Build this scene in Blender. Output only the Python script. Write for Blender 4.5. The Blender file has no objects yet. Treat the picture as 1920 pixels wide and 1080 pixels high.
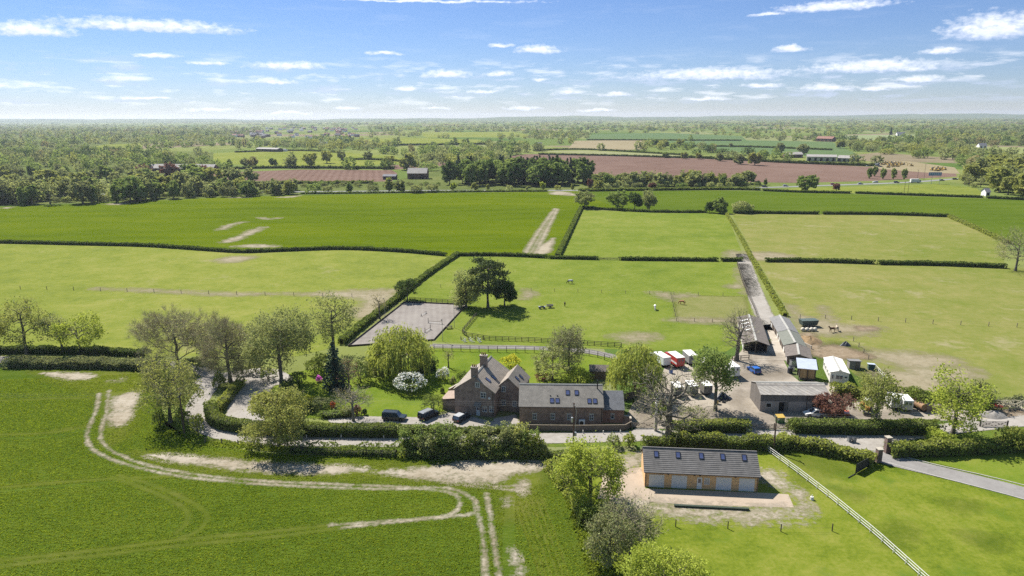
import bpy, math, random
import numpy as np
from mathutils import Vector, Matrix
random.seed(7)
rng = np.random.default_rng(7)
sc = bpy.context.scene
COL = sc.collection
R = math.radians
pi = math.pi

# ---------------------------------------------------------------- camera
CAM_H = 60.0; FPX = 1280.0; PITCH = R(14.1); ROLL = R(-0.27)
cam_d = bpy.data.cameras.new('camera'); cam_d.sensor_width = 36.0; cam_d.lens = FPX / 1920 * 36
cam_d.clip_start = 1.0; cam_d.clip_end = 60000
cam = bpy.data.objects.new('camera', cam_d); COL.objects.link(cam)
cam.matrix_world = Matrix.Translation((0, 0, CAM_H)) @ Matrix.Rotation(pi / 2 - PITCH, 4, 'X') @ Matrix.Rotation(ROLL, 4, 'Z')
sc.camera = cam
_cr, _sr = math.cos(ROLL), math.sin(ROLL)
_ca, _sa = math.cos(pi / 2 - PITCH), math.sin(pi / 2 - PITCH)

def ray(px, py):
    x = (px - 960) / FPX; y = -(py - 540) / FPX
    x, y = x * _cr - y * _sr, x * _sr + y * _cr
    return (x, y * _ca + _sa, y * _sa - _ca)

def G(px, py, z=0.0):
    """survey: the ground point seen at a photo pixel"""
    d = ray(px, py); t = (z - CAM_H) / d[2]
    return (d[0] * t, d[1] * t)

def hgt(bx, by, tx, ty):
    g = G(bx, by); d = ray(tx, ty)
    return CAM_H + g[1] / d[1] * d[2]

def mpp(bx, by):
    """metres per photo pixel across the view at a ground point"""
    g = G(bx, by)
    return (g[1] * math.cos(PITCH) + CAM_H * math.sin(PITCH)) / FPX

# ---------------------------------------------------------------- objects
def tag(o, label=None, cat=None, group=None, kind=None):
    if label: o['label'] = label
    if cat: o['category'] = cat
    if group: o['group'] = group
    if kind: o['kind'] = kind
    return o

def thing(name, loc, rz, label, cat, group=None):
    o = bpy.data.objects.new(name, None); COL.objects.link(o)
    o.location = (loc[0], loc[1], loc[2] if len(loc) > 2 else 0.0); o.rotation_euler = (0, 0, rz)
    o.empty_display_size = 0.2
    return tag(o, label, cat, group)

def link(name, me, parent=None, loc=None, rot=None):
    o = bpy.data.objects.new(name, me); COL.objects.link(o)
    if parent is not None: o.parent = parent
    if loc is not None: o.location = loc
    if rot is not None: o.rotation_euler = rot
    return o

def copy_tree(o, parent=None):
    c = o.copy(); COL.objects.link(c)
    if parent is not None: c.parent = parent
    for ch in list(o.children): copy_tree(ch, c)
    return c

def copy_thing(root, loc, rz, label=None, scale=None, group=None):
    c = copy_tree(root)
    c.location = (loc[0], loc[1], loc[2] if len(loc) > 2 else 0.0); c.rotation_euler = (0, 0, rz)
    if scale: c.scale = scale
    if label: c['label'] = label
    if group: c['group'] = group
    return c

def quads_mesh(name, V, mats, mi=None):
    n = len(V)
    me = bpy.data.meshes.new(name)
    me.vertices.add(4 * n); me.vertices.foreach_set('co', np.ascontiguousarray(V, dtype=np.float32).ravel())
    me.loops.add(4 * n); me.loops.foreach_set('vertex_index', np.arange(4 * n, dtype=np.int32))
    me.polygons.add(n); me.polygons.foreach_set('loop_start', np.arange(0, 4 * n, 4, dtype=np.int32))
    for m in mats: me.materials.append(m)
    if mi is not None: me.polygons.foreach_set('material_index', np.asarray(mi, dtype=np.int32))
    me.update(calc_edges=True)
    return me

class MB:
    """collects boxes, tubes, slabs and polygons into one mesh"""
    def __init__(s): s.v = []; s.f = []; s.m = []; s.M = None
    def add(s, vs, fs, m=0):
        b = len(s.v)
        for p in vs:
            p = Vector(p)
            s.v.append(tuple(s.M @ p) if s.M is not None else tuple(p))
        for f in fs: s.f.append([b + i for i in f]); s.m.append(m)
        return s
    def box(s, x0, x1, y0, y1, z0, z1, m=0):
        return s.add([(x0, y0, z0), (x1, y0, z0), (x1, y1, z0), (x0, y1, z0), (x0, y0, z1), (x1, y0, z1), (x1, y1, z1), (x0, y1, z1)],
                     [(0, 3, 2, 1), (4, 5, 6, 7), (0, 1, 5, 4), (1, 2, 6, 5), (2, 3, 7, 6), (3, 0, 4, 7)], m)
    def bbox(s, x0, x1, y0, y1, z0, z1, b=0.03, m=0):
        """box with chamfered vertical and top edges"""
        def ring(i, z): return [(x0 + b + 0, y0 + i, z), (x1 - b, y0 + i, z), (x1 - i, y0 + b, z), (x1 - i, y1 - b, z), (x1 - b, y1 - i, z), (x0 + b, y1 - i, z), (x0 + i, y1 - b, z), (x0 + i, y0 + b, z)]
        vs = ring(0, z0) + ring(0, z1 - b) + ring(b, z1)
        fs = [tuple(range(7, -1, -1)), tuple(range(16, 24))]
        for k in (0, 8):
            for i in range(8): fs.append((k + i, k + (i + 1) % 8, k + 8 + (i + 1) % 8, k + 8 + i))
        return s.add(vs, fs, m)
    def tube(s, p, q, r0, r1=None, n=6, m=0, cap=True):
        r1 = r0 if r1 is None else r1
        p = Vector(p); q = Vector(q); d = q - p
        if d.length < 1e-6: return s
        d.normalize(); a = d.orthogonal().normalized(); b = d.cross(a)
        vs = []
        for c, r in ((p, r0), (q, r1)):
            for i in range(n):
                t = 2 * pi * i / n; vs.append(c + a * (r * math.cos(t)) + b * (r * math.sin(t)))
        fs = [(i, (i + 1) % n, n + (i + 1) % n, n + i) for i in range(n)]
        if cap: fs += [tuple(range(n - 1, -1, -1)), tuple(range(n, 2 * n))]
        return s.add(vs, fs, m)
    def slab(s, a, b, c, d, t, m=0):
        """quad a b c d thickened by t against its normal"""
        a, b, c, d = map(Vector, (a, b, c, d)); n = (b - a).cross(d - a).normalized() * t
        vs = [a, b, c, d, a - n, b - n, c - n, d - n]
        return s.add(vs, [(0, 1, 2, 3), (7, 6, 5, 4), (0, 4, 5, 1), (1, 5, 6, 2), (2, 6, 7, 3), (3, 7, 4, 0)], m)
    def prism(s, pts, axis, a0, a1, m=0):
        """2-D outline extruded along 'x' (pts are y,z), 'y' (pts are x,z) or 'z' (pts are x,y)"""
        def P(p, a): return (a, p[0], p[1]) if axis == 'x' else ((p[0], a, p[1]) if axis == 'y' else (p[0], p[1], a))
        n = len(pts); vs = [P(p, a0) for p in pts] + [P(p, a1) for p in pts]
        fs = [tuple(range(n - 1, -1, -1)), tuple(range(n, 2 * n))] + [(i, (i + 1) % n, n + (i + 1) % n, n + i) for i in range(n)]
        return s.add(vs, fs, m)
    def ball(s, c, rx, ry=None, rz=None, nu=10, nv=6, m=0, jit=0.0):
        ry = ry or rx; rz = rz or rx
        vs = [(c[0], c[1], c[2] - rz)]
        for j in range(1, nv):
            a = -pi / 2 + pi * j / nv
            for i in range(nu):
                t = 2 * pi * i / nu; k = 1 + random.uniform(-jit, jit)
                vs.append((c[0] + rx * k * math.cos(a) * math.cos(t), c[1] + ry * k * math.cos(a) * math.sin(t), c[2] + rz * k * math.sin(a)))
        vs.append((c[0], c[1], c[2] + rz)); L = len(vs) - 1
        fs = [(0, 1 + (i + 1) % nu, 1 + i) for i in range(nu)]
        for j in range(nv - 2):
            for i in range(nu):
                a = 1 + j * nu
                fs.append((a + i, a + (i + 1) % nu, a + nu + (i + 1) % nu, a + nu + i))
        a = 1 + (nv - 2) * nu
        fs += [(a + i, a + (i + 1) % nu, L) for i in range(nu)]
        return s.add(vs, fs, m)
    def mesh(s, name, mats, smooth=False):
        me = bpy.data.meshes.new(name); me.from_pydata(s.v, [], s.f)
        for m in (mats if isinstance(mats, (list, tuple)) else [mats]): me.materials.append(m)
        me.polygons.foreach_set('material_index', s.m)
        if smooth: me.polygons.foreach_set('use_smooth', [True] * len(s.f))
        me.update(calc_edges=True)
        import bmesh
        bm = bmesh.new(); bm.from_mesh(me); bmesh.ops.recalc_face_normals(bm, faces=bm.faces); bm.to_mesh(me); bm.free()
        return me
    def build(s, name, mats, parent=None, smooth=False, loc=None, rot=None):
        return link(name, s.mesh(name, mats, smooth), parent, loc, rot)

# ---------------------------------------------------------------- node materials
class NT:
    def __init__(s, nt): s.nt = nt; s.L = nt.links
    def n(s, t, **kw):
        x = s.nt.nodes.new(t)
        for k, v in kw.items():
            if k.startswith('i_'):
                k2 = k[2:]
                x.inputs[int(k2) if k2.isdigit() else k2.replace('_', ' ')].default_value = v
            else: setattr(x, k, v)
        return x
    def l(s, a, b): s.L.new(a, b); return s
    def math(s, op, a, b=None, c=None, clamp=False):
        x = s.n('ShaderNodeMath', operation=op); x.use_clamp = clamp
        for i, v in enumerate((a, b, c)):
            if v is None: continue
            if hasattr(v, 'links'): s.l(v, x.inputs[i])
            else: x.inputs[i].default_value = v
        return x.outputs[0]
    def vmath(s, op, a, b=None, c=None):
        x = s.n('ShaderNodeVectorMath', operation=op)
        for i, v in enumerate((a, b, c)):
            if v is None: continue
            if hasattr(v, 'links'): s.l(v, x.inputs[i])
            else: x.inputs[i].default_value = v
        return x.outputs['Value'] if op in ('LENGTH', 'DOT_PRODUCT', 'DISTANCE') else x.outputs[0]
    def noise(s, vec, scale, detail=2.0, rough=0.5, dim='3D'):
        x = s.n('ShaderNodeTexNoise'); x.noise_dimensions = dim
        x.inputs['Scale'].default_value = scale; x.inputs['Detail'].default_value = detail; x.inputs['Roughness'].default_value = rough
        if vec is not None: s.l(vec, x.inputs['Vector'])
        return x.outputs[0]
    def remap(s, v, a, b, c=0.0, d=1.0):
        x = s.n('ShaderNodeMapRange'); x.clamp = True
        for i, k in enumerate((a, b, c, d)): x.inputs[i + 1].default_value = k
        s.l(v, x.inputs[0]); return x.outputs[0]
    def mix(s, f, a, b, mode='MIX'):
        x = s.n('ShaderNodeMix'); x.data_type = 'RGBA'; x.blend_type = mode
        for i, v in ((0, f), (6, a), (7, b)):
            if hasattr(v, 'links'): s.l(v, x.inputs[i])
            else: x.inputs[i].default_value = v if i == 0 else (*v[:3], 1.0)
        return x.outputs[2]
    def scalevec(s, vec, k):
        x = s.n('ShaderNodeVectorMath', operation='MULTIPLY'); s.l(vec, x.inputs[0]); x.inputs[1].default_value = k
        return x.outputs[0]

def newmat(name):
    m = bpy.data.materials.new(name); m.use_nodes = True; m.node_tree.nodes.clear()
    t = NT(m.node_tree); o = t.n('ShaderNodeOutputMaterial')
    return m, t, o

def V3(c): return (c[0], c[1], c[2], 1.0)

def M_plain(name, col, rough=0.8, var=0.25, scale=1.5, metal=0.0, bump=0.0, spec=0.3, col2=None, stretch=(1, 1, 1), obj=True, detail=4):
    m, t, o = newmat(name); p = t.n('ShaderNodeBsdfPrincipled')
    if obj: vec = t.n('ShaderNodeTexCoord').outputs['Object']
    else: vec = t.n('ShaderNodeNewGeometry').outputs['Position']
    vec = t.scalevec(vec, stretch)
    nz = t.noise(vec, scale, detail, 0.6)
    k = t.remap(nz, 0.3, 0.7, 0, 1)
    c2 = col2 or tuple(x * (1 - var) for x in col)
    c1 = col if col2 else tuple(min(1, x * (1 + var * 0.6)) for x in col)
    t.l(t.mix(k, c2, c1), p.inputs['Base Color'])
    p.inputs['Roughness'].default_value = rough; p.inputs['Metallic'].default_value = metal
    p.inputs['Specular IOR Level'].default_value = spec
    if bump:
        b = t.n('ShaderNodeBump', i_Strength=bump, i_Distance=0.1); t.l(nz, b.inputs['Height']); t.l(b.outputs[0], p.inputs['Normal'])
    t.l(p.outputs[0], o.inputs[0]); return m

def M_glass(name, col=(0.03, 0.045, 0.07), rough=0.08):
    m, t, o = newmat(name); p = t.n('ShaderNodeBsdfPrincipled')
    vec = t.n('ShaderNodeTexCoord').outputs['Object']
    t.l(t.mix(t.noise(vec, 0.8, 2), tuple(x * 0.6 for x in col), tuple(x * 1.4 for x in col)), p.inputs['Base Color'])
    p.inputs['Roughness'].default_value = rough; p.inputs['Specular IOR Level'].default_value = 0.8
    t.l(p.outputs[0], o.inputs[0]); return m

def M_paint(name, col, rough=0.3):
    m, t, o = newmat(name); p = t.n('ShaderNodeBsdfPrincipled')
    vec = t.n('ShaderNodeTexCoord').outputs['Object']
    t.l(t.mix(t.remap(t.noise(vec, 2.5, 4), .35, .7), tuple(x * 0.85 for x in col), col), p.inputs['Base Color'])
    p.inputs['Roughness'].default_value = rough; p.inputs['Coat Weight'].default_value = 0.3
    t.l(p.outputs[0], o.inputs[0]); return m

def M_brick(name, c1, c2, mortar, bw=0.225, bh=0.075, var=0.5):
    m, t, o = newmat(name); p = t.n('ShaderNodeBsdfPrincipled')
    tc = t.n('ShaderNodeTexCoord').outputs['Object']
    sx = t.n('ShaderNodeSeparateXYZ'); t.l(tc, sx.inputs[0])
    cx = t.n('ShaderNodeCombineXYZ'); t.l(t.math('ADD', sx.outputs[0], sx.outputs[1]), cx.inputs[0]); t.l(sx.outputs[2], cx.inputs[1])
    b = t.n('ShaderNodeTexBrick', i_Scale=1.0); b.inputs['Brick Width'].default_value = bw; b.inputs['Row Height'].default_value = bh
    b.inputs['Mortar Size'].default_value = 0.006; b.inputs['Color1'].default_value = V3(c1); b.inputs['Color2'].default_value = V3(c2); b.inputs['Mortar'].default_value = V3(mortar)
    t.l(cx.outputs[0], b.inputs['Vector'])
    big = t.remap(t.noise(tc, 0.9, 5, 0.65), 0.3, 0.72, 1 - var, 1 + var * 0.5)
    mul = t.mix(1.0, b.outputs[0], (1, 1, 1), 'MULTIPLY')
    x = t.n('ShaderNodeVectorMath', operation='SCALE'); t.l(mul, x.inputs[0]); t.l(big, x.inputs['Scale'])
    t.l(x.outputs[0], p.inputs['Base Color']); p.inputs['Roughness'].default_value = 0.9
    t.l(p.outputs[0], o.inputs[0]); return m

def M_tile(name, c1, c2, gap, tw=0.3, row=0.22, var=0.4, moss=None):
    """roof covering: courses follow height, tiles run along the eaves"""
    m, t, o = newmat(name); p = t.n('ShaderNodeBsdfPrincipled')
    tc = t.n('ShaderNodeTexCoord').outputs['Object']
    sx = t.n('ShaderNodeSeparateXYZ'); t.l(tc, sx.inputs[0])
    cx = t.n('ShaderNodeCombineXYZ'); t.l(t.math('ADD', sx.outputs[0], sx.outputs[1]), cx.inputs[0]); t.l(sx.outputs[2], cx.inputs[1])
    b = t.n('ShaderNodeTexBrick', i_Scale=1.0); b.inputs['Brick Width'].default_value = tw; b.inputs['Row Height'].default_value = row
    b.inputs['Mortar Size'].default_value = row * 0.09; b.inputs['Mortar Smooth'].default_value = 0.4
    b.inputs['Color1'].default_value = V3(c1); b.inputs['Color2'].default_value = V3(c2); b.inputs['Mortar'].default_value = V3(gap)
    t.l(cx.outputs[0], b.inputs['Vector'])
    big = t.remap(t.noise(tc, 0.7, 6, 0.7), 0.3, 0.72, 1 - var, 1 + var * 0.6)
    x = t.n('ShaderNodeVectorMath', operation='SCALE'); t.l(b.outputs[0], x.inputs[0]); t.l(big, x.inputs['Scale'])
    c = x.outputs[0]
    if moss: c = t.mix(t.remap(t.noise(tc, 1.6, 5, 0.7), 0.56, 0.7, 0, 0.7), c, moss)
    t.l(c, p.inputs['Base Color']); p.inputs['Roughness'].default_value = 0.75
    bp = t.n('ShaderNodeBump', i_Strength=0.5, i_Distance=0.03); t.l(b.outputs['Fac'], bp.inputs['Height']); bp.invert = True
    t.l(bp.outputs[0], p.inputs['Normal'])
    t.l(p.outputs[0], o.inputs[0]); return m

def M_stripes(name, c1, c2, axis=0, freq=4.0, var=0.35, rough=0.8, metal=0.0):
    """boards or corrugations along one object axis"""
    m, t, o = newmat(name); p = t.n('ShaderNodeBsdfPrincipled')
    tc = t.n('ShaderNodeTexCoord').outputs['Object']
    sx = t.n('ShaderNodeSeparateXYZ'); t.l(tc, sx.inputs[0])
    a = sx.outputs[axis] if axis < 3 else t.math('ADD', sx.outputs[0], sx.outputs[1])
    s = t.math('MULTIPLY', a, freq); fr = t.math('FRACT', s); fl = t.math('FLOOR', s)
    wn = t.n('ShaderNodeTexWhiteNoise'); wn.noise_dimensions = '1D'; t.l(fl, wn.inputs['W'])
    c = t.mix(wn.outputs[0], c1, c2)
    st = t.scalevec(tc, (0.6, 0.6, 2.5) if axis != 2 else (0.5, 0.5, 3))
    k = t.remap(t.noise(st, 1.3, 6, 0.7), 0.28, 0.72, 1 - var, 1 + var * 0.6)
    x = t.n('ShaderNodeVectorMath', operation='SCALE'); t.l(c, x.inputs[0]); t.l(k, x.inputs['Scale'])
    t.l(x.outputs[0], p.inputs['Base Color']); p.inputs['Roughness'].default_value = rough; p.inputs['Metallic'].default_value = metal
    h = t.math('MULTIPLY', t.math('ABSOLUTE', t.math('SUBTRACT', fr, 0.5)), 2.0)
    bp = t.n('ShaderNodeBump', i_Strength=0.6, i_Distance=0.04); t.l(h, bp.inputs['Height']); t.l(bp.outputs[0], p.inputs['Normal'])
    t.l(p.outputs[0], o.inputs[0]); return m

LEAFK = 2.1
def M_leaf(name, c1, c2, trans=0.5, scale=0.12, c3=None, tree_scale=True):
    """leaves: reflect and let light through; hue drifts from tree to tree and clump to clump"""
    c1 = tuple(min(.8, v * LEAFK) for v in c1); c2 = tuple(min(.8, v * LEAFK) for v in c2)
    m, t, o = newmat(name)
    pos = t.n('ShaderNodeNewGeometry').outputs['Position']
    oi = t.n('ShaderNodeObjectInfo').outputs['Random']
    big = t.noise(pos, scale, 2, 0.5)
    f = t.math('ADD', t.math('MULTIPLY', t.remap(big, 0.3, 0.7), 0.6), t.math('MULTIPLY', oi, 0.4))
    c = t.mix(f, c1, c2)
    fine = t.remap(t.noise(pos, 1.1, 3, 0.6), 0.3, 0.7, 0.8, 1.2)
    x = t.n('ShaderNodeVectorMath', operation='SCALE'); t.l(c, x.inputs[0]); t.l(fine, x.inputs['Scale'])
    d = t.n('ShaderNodeBsdfDiffuse'); tr = t.n('ShaderNodeBsdfTranslucent')
    t.l(x.outputs[0], d.inputs[0])
    warm = t.mix(1.0, x.outputs[0], (1.06, 1.03, 0.78), 'MULTIPLY'); t.l(warm, tr.inputs[0])
    mx = t.n('ShaderNodeMixShader'); mx.inputs[0].default_value = trans
    t.l(d.outputs[0], mx.inputs[1]); t.l(tr.outputs[0], mx.inputs[2]); t.l(mx.outputs[0], o.inputs[0])
    return m

def M_ground(name, cols, s_big=0.02, s_mid=0.15, s_fine=1.6, bump=0.4, stretch=(1, 1, 1), rowf=None, rowdir=None, rowk=0.15, dirt=None, dirt_t=0.66, fade=False, fadenoise=0.9, fscale=0.8, bumpd=0.12, soft=0.12, amax=1.0):
    """field surfaces: cols = (dark, mid, light); patches at three sizes, optional drilled rows and worn bare spots.
    fade=True makes the sheet break up towards its edge by a stored edge distance"""
    m, t, o = newmat(name); p = t.n('ShaderNodeBsdfPrincipled')
    pos0 = t.n('ShaderNodeNewGeometry').outputs['Position']
    pos = t.scalevec(pos0, stretch)
    nb = t.noise(pos, s_big, 3, 0.55); nm = t.noise(pos, s_mid, 4, 0.6); nf = t.noise(pos, s_fine, 5, 0.75)
    f = t.math('ADD', t.math('MULTIPLY', nb, 0.32), t.math('ADD', t.math('MULTIPLY', nm, 0.32), t.math('MULTIPLY', nf, 0.36)))
    if rowf:
        dx = t.n('ShaderNodeVectorMath', operation='DOT_PRODUCT'); wob = t.n('ShaderNodeVectorMath', operation='ADD')
        t.l(pos0, dx.inputs[0]); dx.inputs[1].default_value = (rowdir[0], rowdir[1], 0)
        ph = t.math('MULTIPLY', dx.outputs['Value'], rowf)
        ph = t.math('ADD', ph, t.math('MULTIPLY', nm, 1.2))
        sn = t.math('SINE', ph)
        f = t.math('ADD', f, t.math('MULTIPLY', sn, rowk * 0.5))
    cr = t.n('ShaderNodeValToRGB'); cr.color_ramp.elements[0].position = 0.39; cr.color_ramp.elements[1].position = 0.61
    cr.color_ramp.elements[0].color = V3(cols[0]); cr.color_ramp.elements[1].color = V3(cols[2])
    e = cr.color_ramp.elements.new(0.5); e.color = V3(cols[1])
    t.l(f, cr.inputs[0]); c = cr.outputs[0]
    if dirt:
        dn = t.math('ADD', t.math('MULTIPLY', t.noise(pos, s_mid * 0.55, 5, 0.65), 0.75), t.math('MULTIPLY', nf, 0.25))
        c = t.mix(t.remap(dn, dirt_t - 0.05, dirt_t + 0.07, 0, 0.75), c, dirt)
    t.l(c, p.inputs['Base Color']); p.inputs['Roughness'].default_value = 1.0; p.inputs['Specular IOR Level'].default_value = 0.0
    if bump:
        b = t.n('ShaderNodeBump', i_Strength=bump, i_Distance=bumpd); t.l(f, b.inputs['Height']); t.l(b.outputs[0], p.inputs['Normal'])
    out = p.outputs[0]
    if fade:
        at = t.n('ShaderNodeAttribute'); at.attribute_name = 'fade'
        en = t.math('ADD', t.math('MULTIPLY', t.noise(pos0, fscale, 4, 0.7), 0.6), t.math('MULTIPLY', t.noise(pos0, fscale * 0.22, 2), 0.4))
        a = t.math('ADD', at.outputs['Fac'], t.math('MULTIPLY', t.math('SUBTRACT', en, 0.5), fadenoise * 2))
        a = t.remap(a, 0.5 - soft, 0.5 + soft, 0, amax)
        a = t.math('MULTIPLY', a, t.remap(at.outputs['Fac'], 0.0, 0.12, 0, 1))
        tp = t.n('ShaderNodeBsdfTransparent'); mx = t.n('ShaderNodeMixShader')
        t.l(a, mx.inputs[0]); t.l(tp.outputs[0], mx.inputs[1]); t.l(out, mx.inputs[2]); out = mx.outputs[0]
    t.l(out, o.inputs[0]); return m

# ---------------------------------------------------------------- light, sky, clouds
SUN_EL = 50.0
SUN_H = Vector((-0.64, 0.77)).normalized()           # towards the sun, on the ground
S = Vector((SUN_H.x * math.cos(R(SUN_EL)), SUN_H.y * math.cos(R(SUN_EL)), math.sin(R(SUN_EL))))
sd = bpy.data.lights.new('sun', 'SUN'); sd.energy = 3.7; sd.angle = R(0.55); sd.color = (1.0, 0.95, 0.87)
sun = link('sun', sd); sun.rotation_euler = S.to_track_quat('Z', 'Y').to_euler(); sun.location = (-50, 60, 90)

# clouds: photo x, y, width, height (survey of the sky) turned into azimuth / elevation
CLOUDS = [(55, 52, 118, 30), (280, 45, 300, 30), (1010, 91, 90, 24), (835, 136, 92, 24), (540, 121, 136, 20), (512, 151, 96, 14),
          (1335, 136, 300, 30), (1640, 121, 236, 32), (1862, 43, 140, 58), (1562, 8, 190, 24), (1480, 90, 62, 17), (1155, 174, 80, 13),
          (1065, 173, 58, 12), (1328, 184, 96, 11), (1550, 163, 100, 18), (1726, 146, 72, 17), (936, 137, 62, 14), (762, 164, 60, 12),
          (718, 99, 72, 10), (296, 102, 74, 12), (815, 201, 56, 10), (980, 202, 84, 10), (655, 202, 54, 9), (905, 171, 66, 9),
          (400, 205, 96, 11), (540, 211, 96, 10), (1766, 93, 62, 18), (940, 84, 52, 10), (270, 184, 100, 8), (1425, 158, 80, 14),
          (1120, 206, 70, 8), (1438, 26, 60, 9), (800, 2, 420, 7), (390, 118, 70, 9), (1640, 164, 60, 12), (1015, 148, 32, 9)]
w = bpy.data.worlds.new('World'); sc.world = w; w.use_nodes = True; w.node_tree.nodes.clear()
t = NT(w.node_tree); wo = t.n('ShaderNodeOutputWorld')
sky = t.n('ShaderNodeTexSky'); sky.sky_type = 'NISHITA'; sky.sun_disc = False
sky.sun_elevation = R(SUN_EL); sky.sun_rotation = math.atan2(S.x, S.y); sky.air_density = 1.0; sky.dust_density = 0.0; sky.ozone_density = 6.0; sky.altitude = 60
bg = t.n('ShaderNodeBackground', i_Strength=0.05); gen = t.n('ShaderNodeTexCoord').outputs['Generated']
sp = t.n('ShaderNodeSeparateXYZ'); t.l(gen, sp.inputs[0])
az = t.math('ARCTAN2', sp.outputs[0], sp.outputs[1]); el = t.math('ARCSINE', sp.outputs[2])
t.l(t.mix(1.0, sky.outputs[0], t.mix(t.remap(el, .2, .55), (.63, .665, .84), (1.6, 1.45, 1.15)), 'MULTIPLY'), bg.inputs[0])  # tint brightens the unseen upper sky, added to lift fill light in shadows
P2 = t.n('ShaderNodeCombineXYZ'); t.l(az, P2.inputs[0]); t.l(el, P2.inputs[1])
P2 = P2.outputs[0]
wv = t.scalevec(P2, (1.0, 1.9, 1.0))
n1 = t.n('ShaderNodeTexNoise', i_Scale=34.0, i_Detail=5.0, i_Roughness=0.62); t.l(wv, n1.inputs[0])
wob = t.vmath('MULTIPLY_ADD', n1.outputs['Color'], (0.024, 0.010, 0), (-0.012, -0.005, 0))
PW = t.vmath('ADD', P2, wob)
best = tt = None
for (cx, cy, cw, ch) in CLOUDS:
    d = Vector(ray(cx, cy)).normalized(); a_, e_ = math.atan2(d.x, d.y), math.asin(d.z)
    kx, ky = 2 * FPX / cw * 0.92, 2 * FPX / ch * 0.92
    ek = e_ - 0.22 * ch / FPX
    q = t.vmath('MULTIPLY_ADD', PW, (kx, ky, 0), (-a_ * kx, -ek * ky, 0))
    q2 = t.vmath('MAXIMUM', q, t.vmath('MULTIPLY', q, (-1.0, -2.6, 0)))
    ln = t.vmath('LENGTH', q2)
    sy = t.n('ShaderNodeSeparateXYZ'); t.l(q, sy.inputs[0])
    if best is None: best, tt = ln, sy.outputs[1]
    else:
        lt = t.math('LESS_THAN', ln, best)
        mx = t.n('ShaderNodeMix'); t.l(lt, mx.inputs[0]); t.l(tt, mx.inputs[2]); t.l(sy.outputs[1], mx.inputs[3]); tt = mx.outputs[0]
        best = t.math('MINIMUM', ln, best)
n2 = t.noise(wv, 95.0, 5, 0.62)
dens = t.math('ADD', t.math('SUBTRACT', 1.0, best), t.math('MULTIPLY', t.math('SUBTRACT', n2, 0.5), 1.25))
mask = t.remap(dens, 0.0, 0.7, 0, 0.92)
wisp = t.math('MULTIPLY', t.remap(t.noise(t.scalevec(P2, (1, 7, 1)), 9.0, 6, 0.62), 0.52, 0.82, 0, 0.12), t.remap(el, 0.0, 0.05, 0.3, 1.0))
mask = t.math('MAXIMUM', mask, wisp)
band = t.math('MULTIPLY', t.remap(t.noise(t.scalevec(P2, (1, 5.5, 1)), 17.0, 5, .6), .50, .66, 0, .6), t.math('MULTIPLY', t.remap(el, .012, .022, 0, 1), t.remap(el, .055, .085, 1, 0)))
mask = t.math('MAXIMUM', mask, band)
shade = t.math('ADD', tt, t.math('MULTIPLY', t.math('SUBTRACT', n2, 0.5), 1.3))
cc = t.mix(t.remap(shade, -0.35, 0.45), (0.46, 0.53, 0.70), (0.80, 0.82, 0.87))
bg2 = t.n('ShaderNodeBackground', i_Strength=0.57); t.l(cc, bg2.inputs[0])
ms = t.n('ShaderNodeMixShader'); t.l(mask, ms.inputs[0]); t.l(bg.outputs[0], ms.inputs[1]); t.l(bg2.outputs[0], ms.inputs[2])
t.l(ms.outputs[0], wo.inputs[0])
w.cycles.sampling_method = 'MANUAL'; w.cycles.sample_map_resolution = 512

sc.view_settings.view_transform = 'Standard'; sc.view_settings.look = 'None'; sc.view_settings.gamma = 1.0
sc.view_settings.exposure = 1.42
cy = sc.cycles
cy.max_bounces = 8; cy.diffuse_bounces = 5; cy.glossy_bounces = 2; cy.transmission_bounces = 6; cy.transparent_max_bounces = 12; cy.volume_bounces = 0
cy.use_adaptive_sampling = True; cy.adaptive_threshold = 0.008
cy.use_denoising = False
try: cy.denoiser = 'OPENIMAGEDENOISE'
except Exception: pass
sc.render.use_persistent_data = False

# ---------------------------------------------------------------- ground, fields, bare soil
def spline(pts, k=6):
    """smooth curve through ground points"""
    P = [Vector((p[0], p[1], 0)) for p in pts]
    if len(P) < 3: return [(p.x, p.y) for p in P]
    out = []
    for i in range(len(P) - 1):
        a = P[max(i - 1, 0)]; b = P[i]; c = P[i + 1]; d = P[min(i + 2, len(P) - 1)]
        for j in range(k):
            u = j / k
            q = 0.5 * ((2 * b) + (c - a) * u + (2 * a - 5 * b + 4 * c - d) * u * u + (3 * b - a - 3 * c + d) * u ** 3)
            out.append((q.x, q.y))
    out.append((P[-1].x, P[-1].y)); return out

def gp(px): return [G(*p) for p in px]

def sheet(name, px, mat, z, label, cat='field', world=False):
    pts = px if world else gp(px)
    me = bpy.data.meshes.new(name); me.from_pydata([(p[0], p[1], z) for p in pts], [], [list(range(len(pts)))])
    me.materials.append(mat); me.update()
    n = me.polygons[0].normal
    if n.z < 0: me.flip_normals()
    o = link(name, me); return tag(o, label, cat, None, 'structure')

def dist_line(X, Y, pts):
    D = np.full(X.shape, 1e9)
    for (ax, ay), (bx, by) in zip(pts[:-1], pts[1:]):
        dx, dy = bx - ax, by - ay; L2 = dx * dx + dy * dy + 1e-12
        u = np.clip(((X - ax) * dx + (Y - ay) * dy) / L2, 0, 1)
        D = np.minimum(D, np.hypot(X - ax - u * dx, Y - ay - u * dy))
    return D

def inside(X, Y, pts):
    c = np.zeros(X.shape, bool); n = len(pts)
    for i in range(n):
        (ax, ay), (bx, by) = pts[i], pts[(i + 1) % n]
        if ay == by: continue
        c ^= ((ay > Y) != (by > Y)) & (X < (bx - ax) * (Y - ay) / (by - ay) + ax)
    return c

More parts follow.
